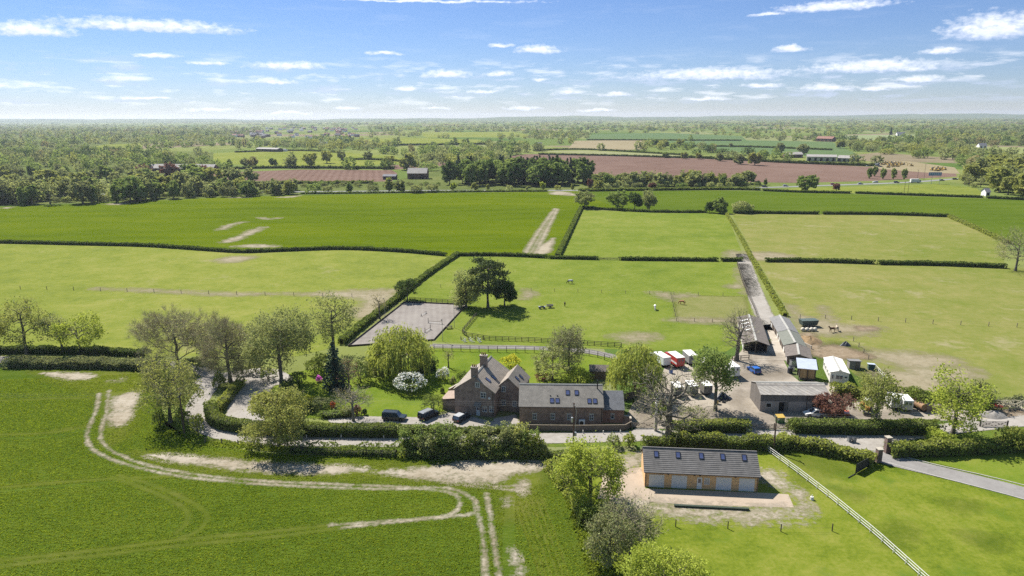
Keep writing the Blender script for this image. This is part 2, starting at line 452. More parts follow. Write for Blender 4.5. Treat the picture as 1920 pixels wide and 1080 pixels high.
def decal(name, mat, z, label, cat, lines=(), polys=(), res=0.5, edge=0.8, smooth=True, noedge=False):
    """a thin sheet on the ground: strips along photo-surveyed lines (width in metres) and outlined patches"""
    LN = [(spline(gp(p)) if smooth else gp(p), wd) for p, wd in lines]
    PL = [spline(gp(p) + [G(*p[0])]) if smooth else gp(p) for p in polys]
    allp = [q for p, wd in LN for q in p] + [q for p in PL for q in p]
    mw = max([wd for _, wd in LN] + [0]) / 2 + edge
    x0 = min(p[0] for p in allp) - mw; x1 = max(p[0] for p in allp) + mw
    y0 = min(p[1] for p in allp) - mw; y1 = max(p[1] for p in allp) + mw
    nx = int((x1 - x0) / res) + 2; ny = int((y1 - y0) / res) + 2
    X, Y = np.meshgrid(x0 + np.arange(nx) * res, y0 + np.arange(ny) * res)
    SD = np.full(X.shape, -1e9)
    for p, wd in LN: SD = np.maximum(SD, wd / 2 - dist_line(X, Y, p))
    for p in PL:
        d = dist_line(X, Y, p + [p[0]]); SD = np.maximum(SD, np.where(inside(X, Y, p), d, -d))
    F = np.clip(SD / edge * 0.5 + 0.5, 0, 1)
    keep = (F[:-1, :-1] > 0) | (F[1:, :-1] > 0) | (F[:-1, 1:] > 0) | (F[1:, 1:] > 0)
    jj, ii = np.nonzero(keep)
    idx = np.stack([jj * nx + ii, jj * nx + ii + 1, (jj + 1) * nx + ii + 1, (jj + 1) * nx + ii], 1)
    used, inv = np.unique(idx, return_inverse=True); inv = inv.reshape(idx.shape)
    n = len(used); me = bpy.data.meshes.new(name)
    co = np.stack([X.ravel()[used], Y.ravel()[used], np.full(n, z)], 1).astype(np.float32)
    me.vertices.add(n); me.vertices.foreach_set('co', co.ravel())
    me.loops.add(inv.size); me.loops.foreach_set('vertex_index', inv.astype(np.int32).ravel())
    me.polygons.add(len(inv)); me.polygons.foreach_set('loop_start', np.arange(0, inv.size, 4, dtype=np.int32))
    me.update(calc_edges=True)
    at = me.attributes.new('fade', 'FLOAT', 'POINT'); at.data.foreach_set('value', F.ravel()[used].astype(np.float32))
    me.materials.append(mat)
    return tag(link(name, me), label, cat, None, 'structure')

g_pasture = M_ground('pasture_grass', ((.104, .132, .024), (.146, .168, .032), (.190, .194, .050)), 0.012, 0.09, .42, dirt=(.225, .205, .10), dirt_t=0.63)
g_centre = M_ground('paddock_grass', ((.086, .122, .018), (.122, .154, .025), (.162, .178, .042)), 0.014, 0.10, .5, dirt=(.215, .20, .09), dirt_t=0.66)
g_dry = M_ground('grazed_grass', ((.112, .138, .026), (.148, .157, .042), (.190, .178, .064)), 0.012, 0.10, .45, dirt=(.24, .21, .125), dirt_t=0.61)
g_crop = M_ground('crop_green', ((.052, .080, .004), (.074, .105, .004), (.100, .124, .006)), 0.008, 0.06, 0.6, bump=0.3, stretch=(0.35, 1.6, 1))
g_crop2 = M_ground('crop_green_cool', ((.050, .080, .008), (.068, .101, .010), (.090, .116, .014)), 0.006, 0.05, 0.5, bump=0.3, stretch=(0.35, 1.6, 1))
g_wheat = M_ground('young_wheat', ((.040, .066, .008), (.060, .092, .010), (.092, .120, .017)), 0.03, 0.35, 2.6, bump=1.0, stretch=(0.5, 1.2, 1), rowf=9.0, rowdir=(0.16, 0.99), rowk=0.05, bumpd=0.4)
g_lawn = M_ground('mown_lawn', ((.080, .122, .014), (.112, .152, .019), (.144, .168, .028)), 0.05, 0.3, 2.0, dirt=(.19, .19, .05), dirt_t=0.70)
g_rough = M_ground('meadow_grass', ((.064, .096, .009), (.120, .148, .017), (.178, .182, .038)), 0.03, 0.22, 1.5, bump=0.7, dirt=(.06, .11, .012), dirt_t=0.60)
g_bank = M_ground('bank_grass', ((.055, .088, .014), (.085, .118, .020), (.122, .140, .034)), 0.06, 0.4, 2.0, bump=1.0)
g_brown = M_ground('ploughed_soil', ((.112, .072, .056), (.138, .090, .071), (.162, .110, .088)), 0.004, 0.03, 0.3, bump=0.3, rowf=0.9, rowdir=(0.97, 0.2), rowk=0.10)
g_beige = M_ground('stubble', ((.19, .16, .09), (.215, .18, .11), (.235, .20, .125)), 0.004, 0.03, 0.3, bump=0.2)
g_far = M_ground('far_grass', ((.095, .130, .036), (.125, .152, .044), (.155, .168, .058)), 0.003, 0.02, 0.2, bump=0)
g_fardark = M_ground('far_crop', ((.070, .112, .045), (.082, .124, .050), (.10, .134, .056)), 0.003, 0.02, 0.2, bump=0)
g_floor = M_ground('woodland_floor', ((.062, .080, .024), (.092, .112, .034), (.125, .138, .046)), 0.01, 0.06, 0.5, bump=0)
g_yard = M_ground('yard_hardcore', ((.235, .205, .165), (.292, .256, .208), (.335, .295, .25)), 0.05, 0.35, 2.2, bump=0.3, dirt=(.17, .145, .115), dirt_t=0.6)
g_lane = M_ground('lane_tarmac', ((.21, .19, .175), (.245, .225, .205), (.275, .255, .235)), 0.06, 0.5, 3.0, bump=0.1)
g_drive = M_ground('dark_tarmac', ((.125, .12, .12), (.145, .14, .14), (.165, .16, .16)), 0.06, 0.5, 3.0, bump=0.1)
g_conc = M_ground('concrete', ((.31, .275, .225), (.35, .31, .26), (.385, .35, .30)), 0.08, 0.6, 3.0, bump=0.05)
g_pave = M_ground('pink_paving', ((.29, .235, .18), (.325, .265, .205), (.35, .29, .23)), 0.08, 0.6, 4.0, bump=0.05)
g_sand = M_ground('arena_surface', ((.16, .142, .128), (.205, .185, .168), (.24, .22, .198)), 0.05, 0.35, 2.0, bump=0.2, rowf=3.2, rowdir=(1.0, 0.12), rowk=0.05)
f_soil = M_ground('bare_pale_soil', ((.22, .185, .13), (.30, .26, .20), (.37, .33, .27)), 0.08, 0.6, 3.0, bump=0.4, fade=True, fadenoise=2.1, fscale=1.1, soft=.45, amax=.92, stretch=(.7, 1.4, 1))
f_soilfar = M_ground('washed_out_soil', ((.24, .20, .14), (.30, .26, .195), (.36, .32, .25)), 0.08, 0.6, 3.0, bump=0, fade=True, fadenoise=1.9, fscale=.28, soft=.5, amax=.85)
f_track = M_ground('wheel_track_soil', ((.19, .16, .105), (.275, .24, .175), (.35, .315, .25)), 0.1, 0.8, 3.5, bump=0.5, fade=True, fadenoise=1.5, fscale=1.5, soft=.4, amax=.92)
f_thin = M_ground('thin_yellow_crop', ((.10, .130, .014), (.13, .150, .022), (.17, .172, .042)), 0.08, 0.5, 3.0, bump=0.5, fade=True, fadenoise=1.0, fscale=1.1, soft=.55, amax=.65)
f_worn = M_ground('worn_turf', ((.215, .18, .115), (.26, .222, .15), (.30, .26, .185)), 0.05, 0.3, 2.2, bump=0.3, fade=True, fadenoise=1.3, fscale=0.5, soft=.5, amax=.85)
f_mud = M_ground('trodden_mud', ((.13, .095, .06), (.20, .155, .105), (.25, .20, .145)), 0.08, 0.45, 2.2, bump=0.9, fade=True, fadenoise=1.2, fscale=0.6, soft=.4)
f_trackfar = M_ground('far_wheel_soil', ((.24, .20, .14), (.30, .26, .195), (.36, .32, .25)), 0.08, 0.6, 3.0, bump=0, fade=True, fadenoise=.8, fscale=.35, soft=.4, amax=.95)
f_path = M_ground('grey_path', ((.15, .14, .13), (.18, .168, .155), (.21, .20, .185)), 0.1, 0.7, 3.0, bump=0.1, fade=True, fadenoise=0.4, fscale=1.0)
f_dirt = M_ground('yard_grime', ((.15, .125, .095), (.18, .15, .115), (.21, .18, .14)), 0.08, 0.45, 2.2, bump=0.2, fade=True, fadenoise=1.3, fscale=0.7, soft=.5, amax=.5)
f_pale = M_ground('cropped_turf', ((.125, .14, .04), (.16, .165, .055), (.195, .185, .08)), 0.05, 0.3, 1.5, bump=.2, fade=True, fadenoise=.4, fscale=.4, soft=.4, amax=.9)
f_lush = M_ground('lush_grass', ((.055, .094, .012), (.085, .122, .016), (.112, .140, .022)), 0.1, 0.5, 2.0, bump=0.9, fade=True, fadenoise=1.2, fscale=0.6, soft=.5, amax=.42)
f_grav = M_ground('loose_gravel', ((.215, .195, .17), (.27, .248, .22), (.315, .292, .265)), 0.1, 0.7, 3.0, bump=0.3, fade=True, fadenoise=0.6, fscale=1.0)

g_patch, t, o = newmat('field_patchwork'); p = t.n('ShaderNodeBsdfPrincipled', i_Roughness=1.0); p.inputs['Specular IOR Level'].default_value = 0
pos = t.n('ShaderNodeNewGeometry').outputs['Position']; v = t.n('ShaderNodeTexVoronoi', i_Scale=.0042); v.inputs['Randomness'].default_value = .8; t.l(t.scalevec(pos, (1, .8, 1)), v.inputs['Vector'])
cr = t.n('ShaderNodeValToRGB'); cr.color_ramp.interpolation = 'CONSTANT'
sx = t.n('ShaderNodeSeparateXYZ'); t.l(v.outputs['Color'], sx.inputs[0]); t.l(sx.outputs[0], cr.inputs[0])
for i, (q, c) in enumerate(((0, (.115, .145, .040)), (.22, (.145, .165, .050)), (.45, (.070, .112, .026)), (.6, (.155, .168, .070)), (.75, (.095, .13, .034)), (.93, (.17, .14, .09)))):
    e = cr.color_ramp.elements[i] if i < 2 else cr.color_ramp.elements.new(q); e.position = q; e.color = V3(c)
x = t.n('ShaderNodeVectorMath', operation='SCALE'); t.l(cr.outputs[0], x.inputs[0]); t.l(t.remap(t.noise(pos, .03, 5, .65), .3, .7, .82, 1.16), x.inputs['Scale'])
t.l(x.outputs[0], p.inputs['Base Color']); t.l(p.outputs[0], o.inputs[0])
# ground: one sheet to the horizon, finer cells near the camera
def gsp(n, a, b): return np.sign(np.linspace(-1, 1, n)) * (np.abs(np.linspace(-1, 1, n)) ** 3) * (b - a) / 2
xs = gsp(61, -14000, 14000); ys = np.concatenate([[-120, -40], np.linspace(0, 1, 40) ** 2.4 * 13400 + 20])
vv = [(x, y, 0) for y in ys for x in xs]; nx = len(xs)
ff = [(j * nx + i, j * nx + i + 1, (j + 1) * nx + i + 1, (j + 1) * nx + i) for j in range(len(ys) - 1) for i in range(nx - 1)]
me = bpy.data.meshes.new('ground'); me.from_pydata(vv, [], ff); me.materials.append(g_patch); me.update()
tag(link('ground', me), 'green farmland reaching to the horizon', 'ground', None, 'structure')

Z1, Z2, Z3, Z4, Z5 = 0.02, 0.04, 0.06, 0.08, 0.10
sheet('crop_field', [(-500, 400), (0, 388), (240, 379), (400, 371), (560, 366), (740, 363), (900, 361), (1082, 359), (1160, 392), (1088, 393), (1043, 482), (838, 479), (740, 471), (640, 467), (540, 470), (460, 473), (330, 466), (260, 462), (0, 456), (-500, 452)], g_crop, Z1, 'long bright green crop field behind the grazing paddocks')
sheet('crop_field', [(1082, 359), (1330, 357), (1440, 359), (1840, 372), (1990, 376), (2300, 392), (2100, 500), (1900, 460), (1775, 405), (1535, 401), (1365, 400), (1215, 397), (1160, 392)], g_crop2, Z1, 'cool green crop field in front of the main road')
sheet('pasture', [(-700, 455), (0, 456), (260, 462), (460, 473), (640, 467), (838, 479), (858, 481), (800, 520), (745, 565), (690, 610), (650, 645), (560, 668), (270, 668), (0, 658), (-500, 650)], g_pasture, Z1, 'pale grazed pasture behind the left lane')
sheet('paddock', [(858, 481), (1025, 483), (1390, 489), (1412, 600), (1395, 640), (1360, 660), (1150, 655), (816, 641), (880, 570), (745, 562), (800, 520)], g_centre, Z1, 'green horse paddock behind the brick house')
sheet('paddock', [(1088, 394), (1215, 398), (1362, 400), (1395, 483), (1120, 486), (1045, 482)], g_centre, Z1, 'square green paddock beyond the horse paddock')
sheet('paddock', [(1372, 401), (1535, 402), (1775, 406), (1890, 456), (1880, 502), (1640, 494), (1420, 488)], g_dry, Z1, 'wide pale paddock left of the bare hedgerow tree')
sheet('paddock', [(1420, 488), (1880, 502), (2300, 520), (2500, 760), (1920, 770), (1700, 765), (1600, 700), (1490, 600)], g_dry, Z1, 'large dry grazed paddock right of the stables')
sheet('wheat_field', [(-500, 690), (0, 690), (285, 693), (310, 790), (370, 834), (470, 846), (540, 852), (750, 858), (1020, 866), (1045, 885), (1062, 930), (1085, 1000), (1112, 1085), (1180, 1300), (-300, 1300), (-500, 900)], g_wheat, Z1, 'young wheat field with pale tramlines in the near left')
sheet('garden_lawn', [(540, 700), (600, 690), (700, 700), (800, 655), (960, 652), (1145, 668), (1160, 700), (1100, 720), (965, 722), (850, 735), (845, 765), (800, 785), (620, 786), (520, 782), (500, 740)], g_lawn, Z2, 'bright mown garden lawn round the brick house', 'lawn')
sheet('verge', [(300, 790), (372, 836), (530, 842), (760, 845), (1040, 838), (1200, 836), (1500, 845), (1660, 860), (1940, 850), (1940, 800), (1560, 800), (1200, 808), (1000, 806), (760, 806), (400, 790), (380, 735), (330, 740)], g_bank, Z1, 'rough grass verges along the lane', 'verge')
sheet('meadow', [(1045, 870), (1200, 842), (1430, 836), (1640, 862), (1680, 850), (1960, 850), (2300, 900), (2300, 1300), (1180, 1300), (1112, 1085), (1070, 950)], g_rough, Z1, 'bright green meadow round the timber garage')
sheet('lawn', [(1690, 852), (1960, 845), (2200, 860), (2200, 1020), (1920, 915), (1800, 880)], g_lawn, Z3, 'mown lawn beside the tarmac drive', 'lawn')
decal('grass_bank', f_lush, Z3, 'lush grass strip between wheat and trees', 'grass bank', lines=[([(1040, 885), (1062, 940), (1095, 1020), (1130, 1100), (1160, 1200)], 5.0)], edge=1.2)

# lane, drives, yard
decal('lane', f_grav, Z4, 'narrow pale lane curving past the brick house', 'lane', lines=[([(-200, 670), (-60, 672), (40, 676), (200, 682), (320, 684), (395, 702), (394, 722), (376, 748), (368, 775), (386, 800), (430, 817), (520, 826), (640, 828), (760, 828), (900, 825), (1040, 822), (1200, 818), (1420, 817), (1600, 822), (1700, 815), (1800, 802), (1960, 785)], 4.3)], res=0.5, edge=0.5)
decal('lane_mouth', f_grav, Z4 + .01, 'pale apron joining the lane to the field gates', 'lane apron', polys=[[(1172, 818), (1192, 803), (1232, 803), (1252, 818)], [(1395, 818), (1400, 806), (1560, 806), (1580, 824), (1480, 826)], [(1580, 825), (1600, 815), (1720, 818), (1660, 850), (1640, 868), (1615, 845), (1560, 832)]], edge=0.4, smooth=False)
decal('gravel_drive', f_grav, Z4 - .012, 'shaded gravel drive under the left garden trees', 'drive', lines=[([(395, 712), (440, 706), (490, 700), (520, 712)], 7.0), ([(500, 706), (474, 735), (462, 765), (458, 800)], 7.5)], edge=0.6)
decal('house_drive', f_grav, Z4 - .006, 'pale gravel drive in front of the brick house', 'drive', lines=[([(630, 787), (720, 788), (800, 790)], 3.2)], polys=[[(780, 790), (850, 772), (925, 792), (975, 790), (978, 805), (900, 806), (800, 802)], [(925, 785), (968, 778), (975, 800), (930, 800)]], edge=0.5, smooth=False)
sheet('yard', [(1165, 800), (1185, 760), (1196, 742), (1232, 722), (1246, 690), (1262, 683), (1345, 684), (1385, 664), (1400, 645), (1442, 640), (1462, 660), (1482, 702), (1500, 716), (1562, 718), (1600, 740), (1700, 760), (1830, 772), (1960, 762), (1960, 792), (1600, 786), (1560, 800), (1400, 806), (1240, 804)], g_yard, Z2, 'dusty hardcore yard between the sheds', 'yard')
sheet('stable_apron', [(1424, 610), (1456, 607), (1492, 672), (1488, 676), (1412, 676), (1408, 662), (1440, 650)], g_conc, Z3, 'pale concrete strip between the stable blocks', 'concrete')
decal('farm_track', f_grav, Z3, 'pale farm track running from the stables to the far paddocks', 'track', lines=[([(1392, 478), (1397, 495), (1412, 540), (1430, 585), (1446, 615)], 5.5)], edge=1.2)
sheet('riding_arena', [(758.7, 567), (875, 572), (813.7, 638.5), (652.5, 650)], g_sand, Z2, 'grey sand riding arena with harrow lines', 'arena')
sheet('garage_forecourt', [(1128, 885), (1203, 876), (1210, 916), (1424, 924), (1478, 927), (1489, 952), (1300, 947), (1170, 938), (1120, 935), (1130, 900)], g_pave, Z2, 'pink paved forecourt of the timber garage', 'forecourt')
decal('asphalt_drive', f_grav and M_ground('asphalt_worn', ((.165, .155, .148), (.20, .19, .18), (.23, .22, .21)), 0.08, 0.6, 3.0, bump=0.1, fade=True, fadenoise=0.15), Z4 + .02, 'smooth grey tarmac drive leaving through the brick gate', 'drive', lines=[([(1640, 855), (1680, 866), (1760, 885), (1850, 907), (1930, 928), (2050, 965)], 4.4)], res=0.3, edge=0.15)
for pts in ([(1664, 868), (1750, 892), (1850, 918), (1930, 940), (2040, 975)], [(1688, 855), (1760, 873), (1850, 893), (1930, 913), (2040, 942)]):
    mb = MB(); q = spline(gp(pts), 4)
    for a, b in zip(q[:-1], q[1:]):
        d = Vector((b[0] - a[0], b[1] - a[1])).normalized(); n = Vector((-d.y, d.x)) * 0.09
        mb.slab((a[0] - n.x, a[1] - n.y, .13), (b[0] - n.x, b[1] - n.y, .13), (b[0] + n.x, b[1] + n.y, .13), (a[0] + n.x, a[1] + n.y, .13), 0.12)
    tag(mb.build('drive_kerb', M_plain('kerb_concrete', (.36, .34, .31), var=.2)), 'pale kerb on the %s edge of the tarmac drive' % ('near' if pts[0][0] < 1670 else 'far'), 'kerb', None, 'structure')

decal('arena_path', f_path, Z3, 'grey path between the two dark paddock fences', 'path', lines=[([(812, 648), (900, 651), (985, 652), (1085, 657), (1130, 664), (1160, 672)], 3.0)], edge=0.3)

# bare soil in the crops
decal('wheel_tracks', f_track, Z3, 'pale double wheel track sweeping round the wheat headland', 'track', lines=[
    ([(186, 738), (180, 770), (166, 805), (164, 828), (185, 850), (240, 872), (330, 892), (450, 905), (560, 912), (700, 917), (800, 915), (850, 918), (885, 935), (896, 960), (905, 1010), (912, 1100), (918, 1200)], 0.42),
    ([(204, 732), (200, 770), (190, 805), (192, 830), (222, 852), (290, 876), (400, 894), (520, 904), (640, 909), (760, 914), (840, 923), (862, 938), (850, 962), (800, 972), (700, 980), (620, 985)], 0.36),
    ([(912, 925), (918, 960), (926, 1020), (938, 1100), (945, 1200)], 0.4),
    ([(874, 912), (930, 916), (985, 922)], 0.35), ([(880, 905), (930, 913), (980, 910)], 0.4),
    ([(893, 952), (880, 965), (800, 973), (640, 990)], 0.5)], res=0.2, edge=0.55)
decal('wheel_tracks', f_thin, Z3 - .008, 'faint yellowed tramlines crossing the wheat', 'track', lines=[
    ([(620, 985), (480, 1000), (340, 1012), (200, 1030), (60, 1045), (-60, 1055)], 0.7), ([(640, 990), (500, 1008), (350, 1022), (200, 1040), (0, 1062)], 0.55),
    ([(210, 895), (280, 920), (340, 950), (352, 975), (330, 1000)], .5), ([(225, 892), (300, 915), (370, 948), (388, 970), (372, 995), (340, 1008)], .5),
    ([(0, 752), (100, 748), (185, 748)], 0.7), ([(0, 815), (90, 812), (165, 800)], 0.7), ([(0, 914), (120, 904), (210, 898), (330, 893)], 0.8),
    ([(168, 795), (140, 802), (100, 808)], 0.9)], res=0.35, edge=0.6)
decal('bare_patches', f_soil, Z3 + .006, 'bleached bare patches along the wheat headland', 'bare soil', polys=[
    [(80, 700), (130, 699), (180, 704), (165, 711), (135, 713), (110, 708)], [(205, 714), (222, 713), (230, 707), (229, 716), (215, 717)],
    [(215, 745), (255, 735), (262, 742), (240, 790), (214, 800), (206, 780)],
    [(270, 854), (330, 853), (420, 862), (520, 868), (640, 874), (690, 880), (600, 888), (500, 886), (400, 876), (320, 866)],
    [(700, 886), (800, 876), (880, 866), (1000, 866), (1035, 873), (1000, 884), (960, 890), (930, 905), (850, 906), (780, 898)],
    [(940, 936), (953, 936), (955, 946), (945, 948)], [(975, 900), (985, 905), (988, 925), (978, 925)], [(962, 1030), (972, 1055), (980, 1078), (968, 1078)]], res=0.3, edge=1.1)
decal('thin_crop', f_thin, Z3 - .012, 'thin yellowing wheat round the bare patches', 'thin crop', polys=[
    [(60, 695), (200, 695), (275, 705), (262, 740), (250, 800), (200, 830), (190, 745), (120, 722)],
    [(250, 848), (330, 848), (520, 862), (700, 872), (1030, 862), (1050, 885), (1000, 925), (960, 940), (880, 912), (600, 900), (330, 880)],
    [(940, 930), (985, 905), (1005, 925), (1000, 960), (950, 975)]], res=0.5, edge=2.2)
for k in range(5):
    pass
decal('drill_lines', f_thin, Z3 + .002, 'thin pale drill lines in the narrow wheat headland', 'drill lines', lines=[([(a, 925 + 5 * (i % 3)), (a + 28 - i * 0.5, 1000), (a + 62 - i, 1095)], 0.22) for i, a in enumerate((958, 968, 979, 992, 1003, 1014))], res=0.15, edge=0.2)
decal('crop_track', f_trackfar, Z3, 'pale bare track cut through the far crop field', 'track', lines=[([(1041, 391), (1027, 410), (1006, 440), (986, 474)], 1.6), ([(1045, 392), (1036, 410), (1020, 442), (1004, 476)], 1.8), ([(1043, 391), (1031, 410), (1013, 442), (995, 476)], .5)], polys=[[(1010, 462), (1024, 455), (1038, 446), (1036, 462), (1028, 474), (1004, 477)]], res=0.6, edge=1.8)
decal('bare_patches', f_soilfar, Z3, 'washed out white patches in the middle of the far crop field', 'bare soil', lines=[([(425, 453), (455, 443), (488, 427)], 4.5), ([(415, 430), (435, 421), (455, 417)], 4.0), ([(490, 408), (505, 411), (520, 409)], 2.5), ([(1060, 364), (1080, 366)], 4)],
      polys=[[(198, 383), (215, 381), (240, 381), (222, 384)], [(430, 371), (445, 370), (470, 371)], [(520, 370), (560, 367), (545, 370)], [(1030, 361), (1050, 359), (1080, 364), (1075, 367), (1040, 365)], [(0, 390), (25, 388), (10, 391)], [(430, 462), (480, 459), (520, 462), (480, 464)]], res=1.0, edge=3.0)
decal('worn_turf', f_worn, Z3, 'worn bare turf across the grazed paddocks', 'worn turf', polys=[
    [(405, 488), (440, 481), (480, 483), (450, 490), (420, 492)], [(560, 552), (640, 546), (735, 543), (745, 548), (720, 580), (690, 600), (660, 585), (680, 562), (600, 556)],
    [(180, 541), (300, 544), (420, 550), (560, 551), (430, 553), (300, 548)], [(1400, 472), (1450, 474), (1490, 482), (1440, 487), (1408, 487)],
    [(1480, 572), (1500, 590), (1545, 600), (1580, 610), (1650, 615), (1620, 628), (1530, 625), (1490, 600)], [(1610, 655), (1680, 660), (1780, 670), (1800, 685), (1720, 690), (1640, 672)],
    [(1525, 640), (1600, 655), (1640, 662), (1600, 672), (1540, 665), (1520, 655)], [(1255, 552), (1290, 552), (1300, 556), (1265, 558)], [(1262, 598), (1400, 600), (1395, 606), (1268, 602)], [(1220, 548), (1258, 552), (1258, 562), (1245, 558)],
    [(1150, 632), (1200, 625), (1230, 632), (1190, 642)], [(1365, 538), (1385, 540), (1395, 532)], [(1625, 690), (1740, 705), (1790, 735), (1700, 750), (1640, 725)], [(1540, 575), (1552, 590), (1560, 600), (1548, 596)], [(1700, 690), (1830, 690), (1800, 712), (1720, 708)], [(985, 543), (1000, 552), (985, 560)], [(1370, 470), (1395, 478), (1385, 486), (1360, 482)], [(1390, 497), (1388, 520), (1398, 548), (1403, 545)]], res=0.8, edge=3.5)
decal('cropped_turf', f_pale, Z3 - .01, 'pale closely grazed square round the chestnut horse', 'turf', polys=[[(1262, 554), (1398, 556), (1404, 604), (1270, 601)]], res=.8, edge=1.5, smooth=False)
decal('trodden_mud', f_mud, Z3 + .006, 'brown churned mud beside the stable blocks', 'mud', polys=[[(1528, 655), (1560, 648), (1620, 662), (1630, 672), (1560, 672), (1535, 668)], [(1605, 612), (1640, 614), (1645, 619), (1612, 620)], [(1495, 627), (1520, 625), (1540, 650), (1545, 668), (1520, 665), (1505, 640)], [(1850, 772), (1900, 768), (1920, 775), (1870, 786)]], res=0.5, edge=1.6)
decal('yard_dirt', f_dirt, Z3 + .012, 'dark dirty wear across the yard', 'dirt', polys=[[(1190, 770), (1220, 760), (1235, 790), (1200, 798)], [(1262, 770), (1330, 765), (1390, 775), (1380, 790), (1280, 792)], [(1405, 778), (1480, 782), (1550, 782), (1500, 792), (1410, 796)], [(1340, 700), (1400, 695), (1470, 690), (1480, 705), (1400, 712)], [(1580, 770), (1680, 778), (1700, 784), (1600, 782)]], lines=[([(1420, 660), (1400, 700), (1385, 745), (1395, 790)], 1.4), ([(1450, 665), (1440, 700), (1400, 740)], 1.2)], res=.5, edge=3.0)
decal('rubble_ground', f_soil, Z3 + .004, 'stony bare ground round the new timber garage', 'rubble ground', polys=[[(1165, 935), (1300, 950), (1490, 955), (1492, 925), (1428, 895), (1434, 884), (1455, 890), (1502, 935), (1512, 962), (1480, 976), (1330, 972), (1200, 960), (1150, 945)], [(1165, 855), (1200, 848), (1202, 875), (1165, 880), (1150, 868)]], res=0.4, edge=2.4)
decal('lush_grass', f_lush, Z3, 'dark lush tufts in the meadow', 'grass', polys=[[(1460, 845), (1520, 850), (1600, 872), (1600, 890), (1530, 890), (1480, 868)], [(1560, 915), (1620, 925), (1600, 935)], [(1640, 990), (1700, 985), (1720, 1010), (1660, 1020)], [(1760, 940), (1830, 945), (1800, 962)], [(1800, 1000), (1880, 1010), (1850, 1030)], [(1540, 690), (1550, 672), (1538, 668), (1518, 672), (1540, 712), (1552, 712)], [(1530, 650), (1575, 640), (1615, 655), (1612, 658), (1560, 656)], [(1600, 690), (1640, 700), (1650, 730), (1600, 730)], [(1505, 915), (1480, 880), (1500, 870), (1520, 900)]], res=0.5, edge=2.0)

# fields beyond the crops, out to the woods
def far(name, px, mat, label, z=Z1): return sheet(name, px, mat, z, label)
far('ploughed_field', [(950, 294), (985, 289), (1080, 289), (1160, 291), (1300, 296), (1480, 306), (1640, 313), (1790, 322), (1795, 331), (1640, 339), (1500, 343), (1300, 340), (1100, 326), (940, 305)], g_brown, 'big reddish brown ploughed field right of the dark wood')
far('ploughed_field', [(385, 325), (560, 318), (735, 319), (745, 325), (735, 340), (560, 343), (400, 336)], g_brown, 'low brown ploughed field left of the grey roofed barn')
far('ploughed_field', [(715, 311), (830, 304), (845, 310), (740, 318)], g_brown, 'small brown field corner behind the grey roofed barn')
far('pasture', [(400, 288), (450, 285), (560, 282), (650, 286), (740, 293), (770, 304), (640, 314), (500, 313), (400, 305)], g_pasture, 'pale green pasture below the dark barn')
far('pasture', [(160, 277), (200, 271), (270, 269), (262, 283), (190, 290)], g_pasture, 'small green clearing in the left wood')
far('stubble_field', [(1078, 264), (1210, 262), (1205, 280), (1065, 279)], g_beige, 'beige stubble field beyond the brown field')
far('stubble_field', [(1005, 284), (1100, 282), (1280, 291), (1290, 295), (1160, 291)], M_ground('pale_ley', ((.17, .18, .08), (.19, .195, .095), (.21, .21, .11)), .004, .03, .3, bump=0), 'pale strip field between two far hedges')
far('crop_field', [(1110, 252), (1240, 249), (1390, 255), (1400, 263), (1095, 263)], g_fardark, 'blue green far crop field behind the stubble')
far('crop_field', [(1225, 265), (1400, 263), (1560, 266), (1620, 296), (1500, 293), (1360, 284)], g_fardark, 'blue green far crop field before the farm sheds')
far('crop_field', [(1570, 254), (1715, 252), (1725, 262), (1600, 263)], M_ground('pale_far_crop', ((.15, .19, .08), (.17, .20, .095), (.18, .21, .11)), .003, .02, .2, bump=0), 'pale green far field left of the right wood')
far('pasture', [(1780, 273), (1940, 277), (1960, 294), (1860, 290)], M_ground('pale_far_grass', ((.17, .19, .07), (.185, .205, .08), (.2, .21, .095)), .003, .02, .2, bump=0), 'pale far pasture below the right wood')
far('pasture', [(1440, 358), (1500, 352), (1600, 350), (1760, 345), (1830, 352), (1845, 366), (1600, 362)], g_pasture, 'narrow green pasture between the road and the trimmed hedge')
far('pasture', [(640, 262), (760, 258), (900, 262), (920, 270), (700, 272)], g_pasture, 'far green field strip beyond the left trees')
far('pasture', [(780, 248), (960, 247), (1010, 256), (800, 258)], g_pasture, 'farther green field strip under the skyline trees')
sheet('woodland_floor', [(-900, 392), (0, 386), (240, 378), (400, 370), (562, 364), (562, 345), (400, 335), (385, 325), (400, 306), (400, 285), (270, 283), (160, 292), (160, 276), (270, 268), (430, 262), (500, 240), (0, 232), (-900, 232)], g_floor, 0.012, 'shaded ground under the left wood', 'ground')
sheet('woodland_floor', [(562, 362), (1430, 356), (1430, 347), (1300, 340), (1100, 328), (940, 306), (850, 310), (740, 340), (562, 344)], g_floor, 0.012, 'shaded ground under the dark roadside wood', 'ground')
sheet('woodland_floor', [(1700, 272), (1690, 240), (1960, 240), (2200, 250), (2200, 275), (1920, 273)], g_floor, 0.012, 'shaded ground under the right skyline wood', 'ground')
decal('main_road', M_ground('road_tarmac', ((.17, .17, .17), (.195, .195, .195), (.22, .22, .22)), .02, .1, 1, bump=0, fade=True, fadenoise=0.1), Z3, 'grey main road with traffic beyond the crop fields', 'road', lines=[([(-250, 370), (0, 367), (200, 364), (420, 361), (640, 359), (860, 357), (1080, 357), (1250, 356), (1420, 352), (1540, 348), (1700, 342), (1800, 335), (1960, 328)], 7.5)], res=2.0, edge=1.2)

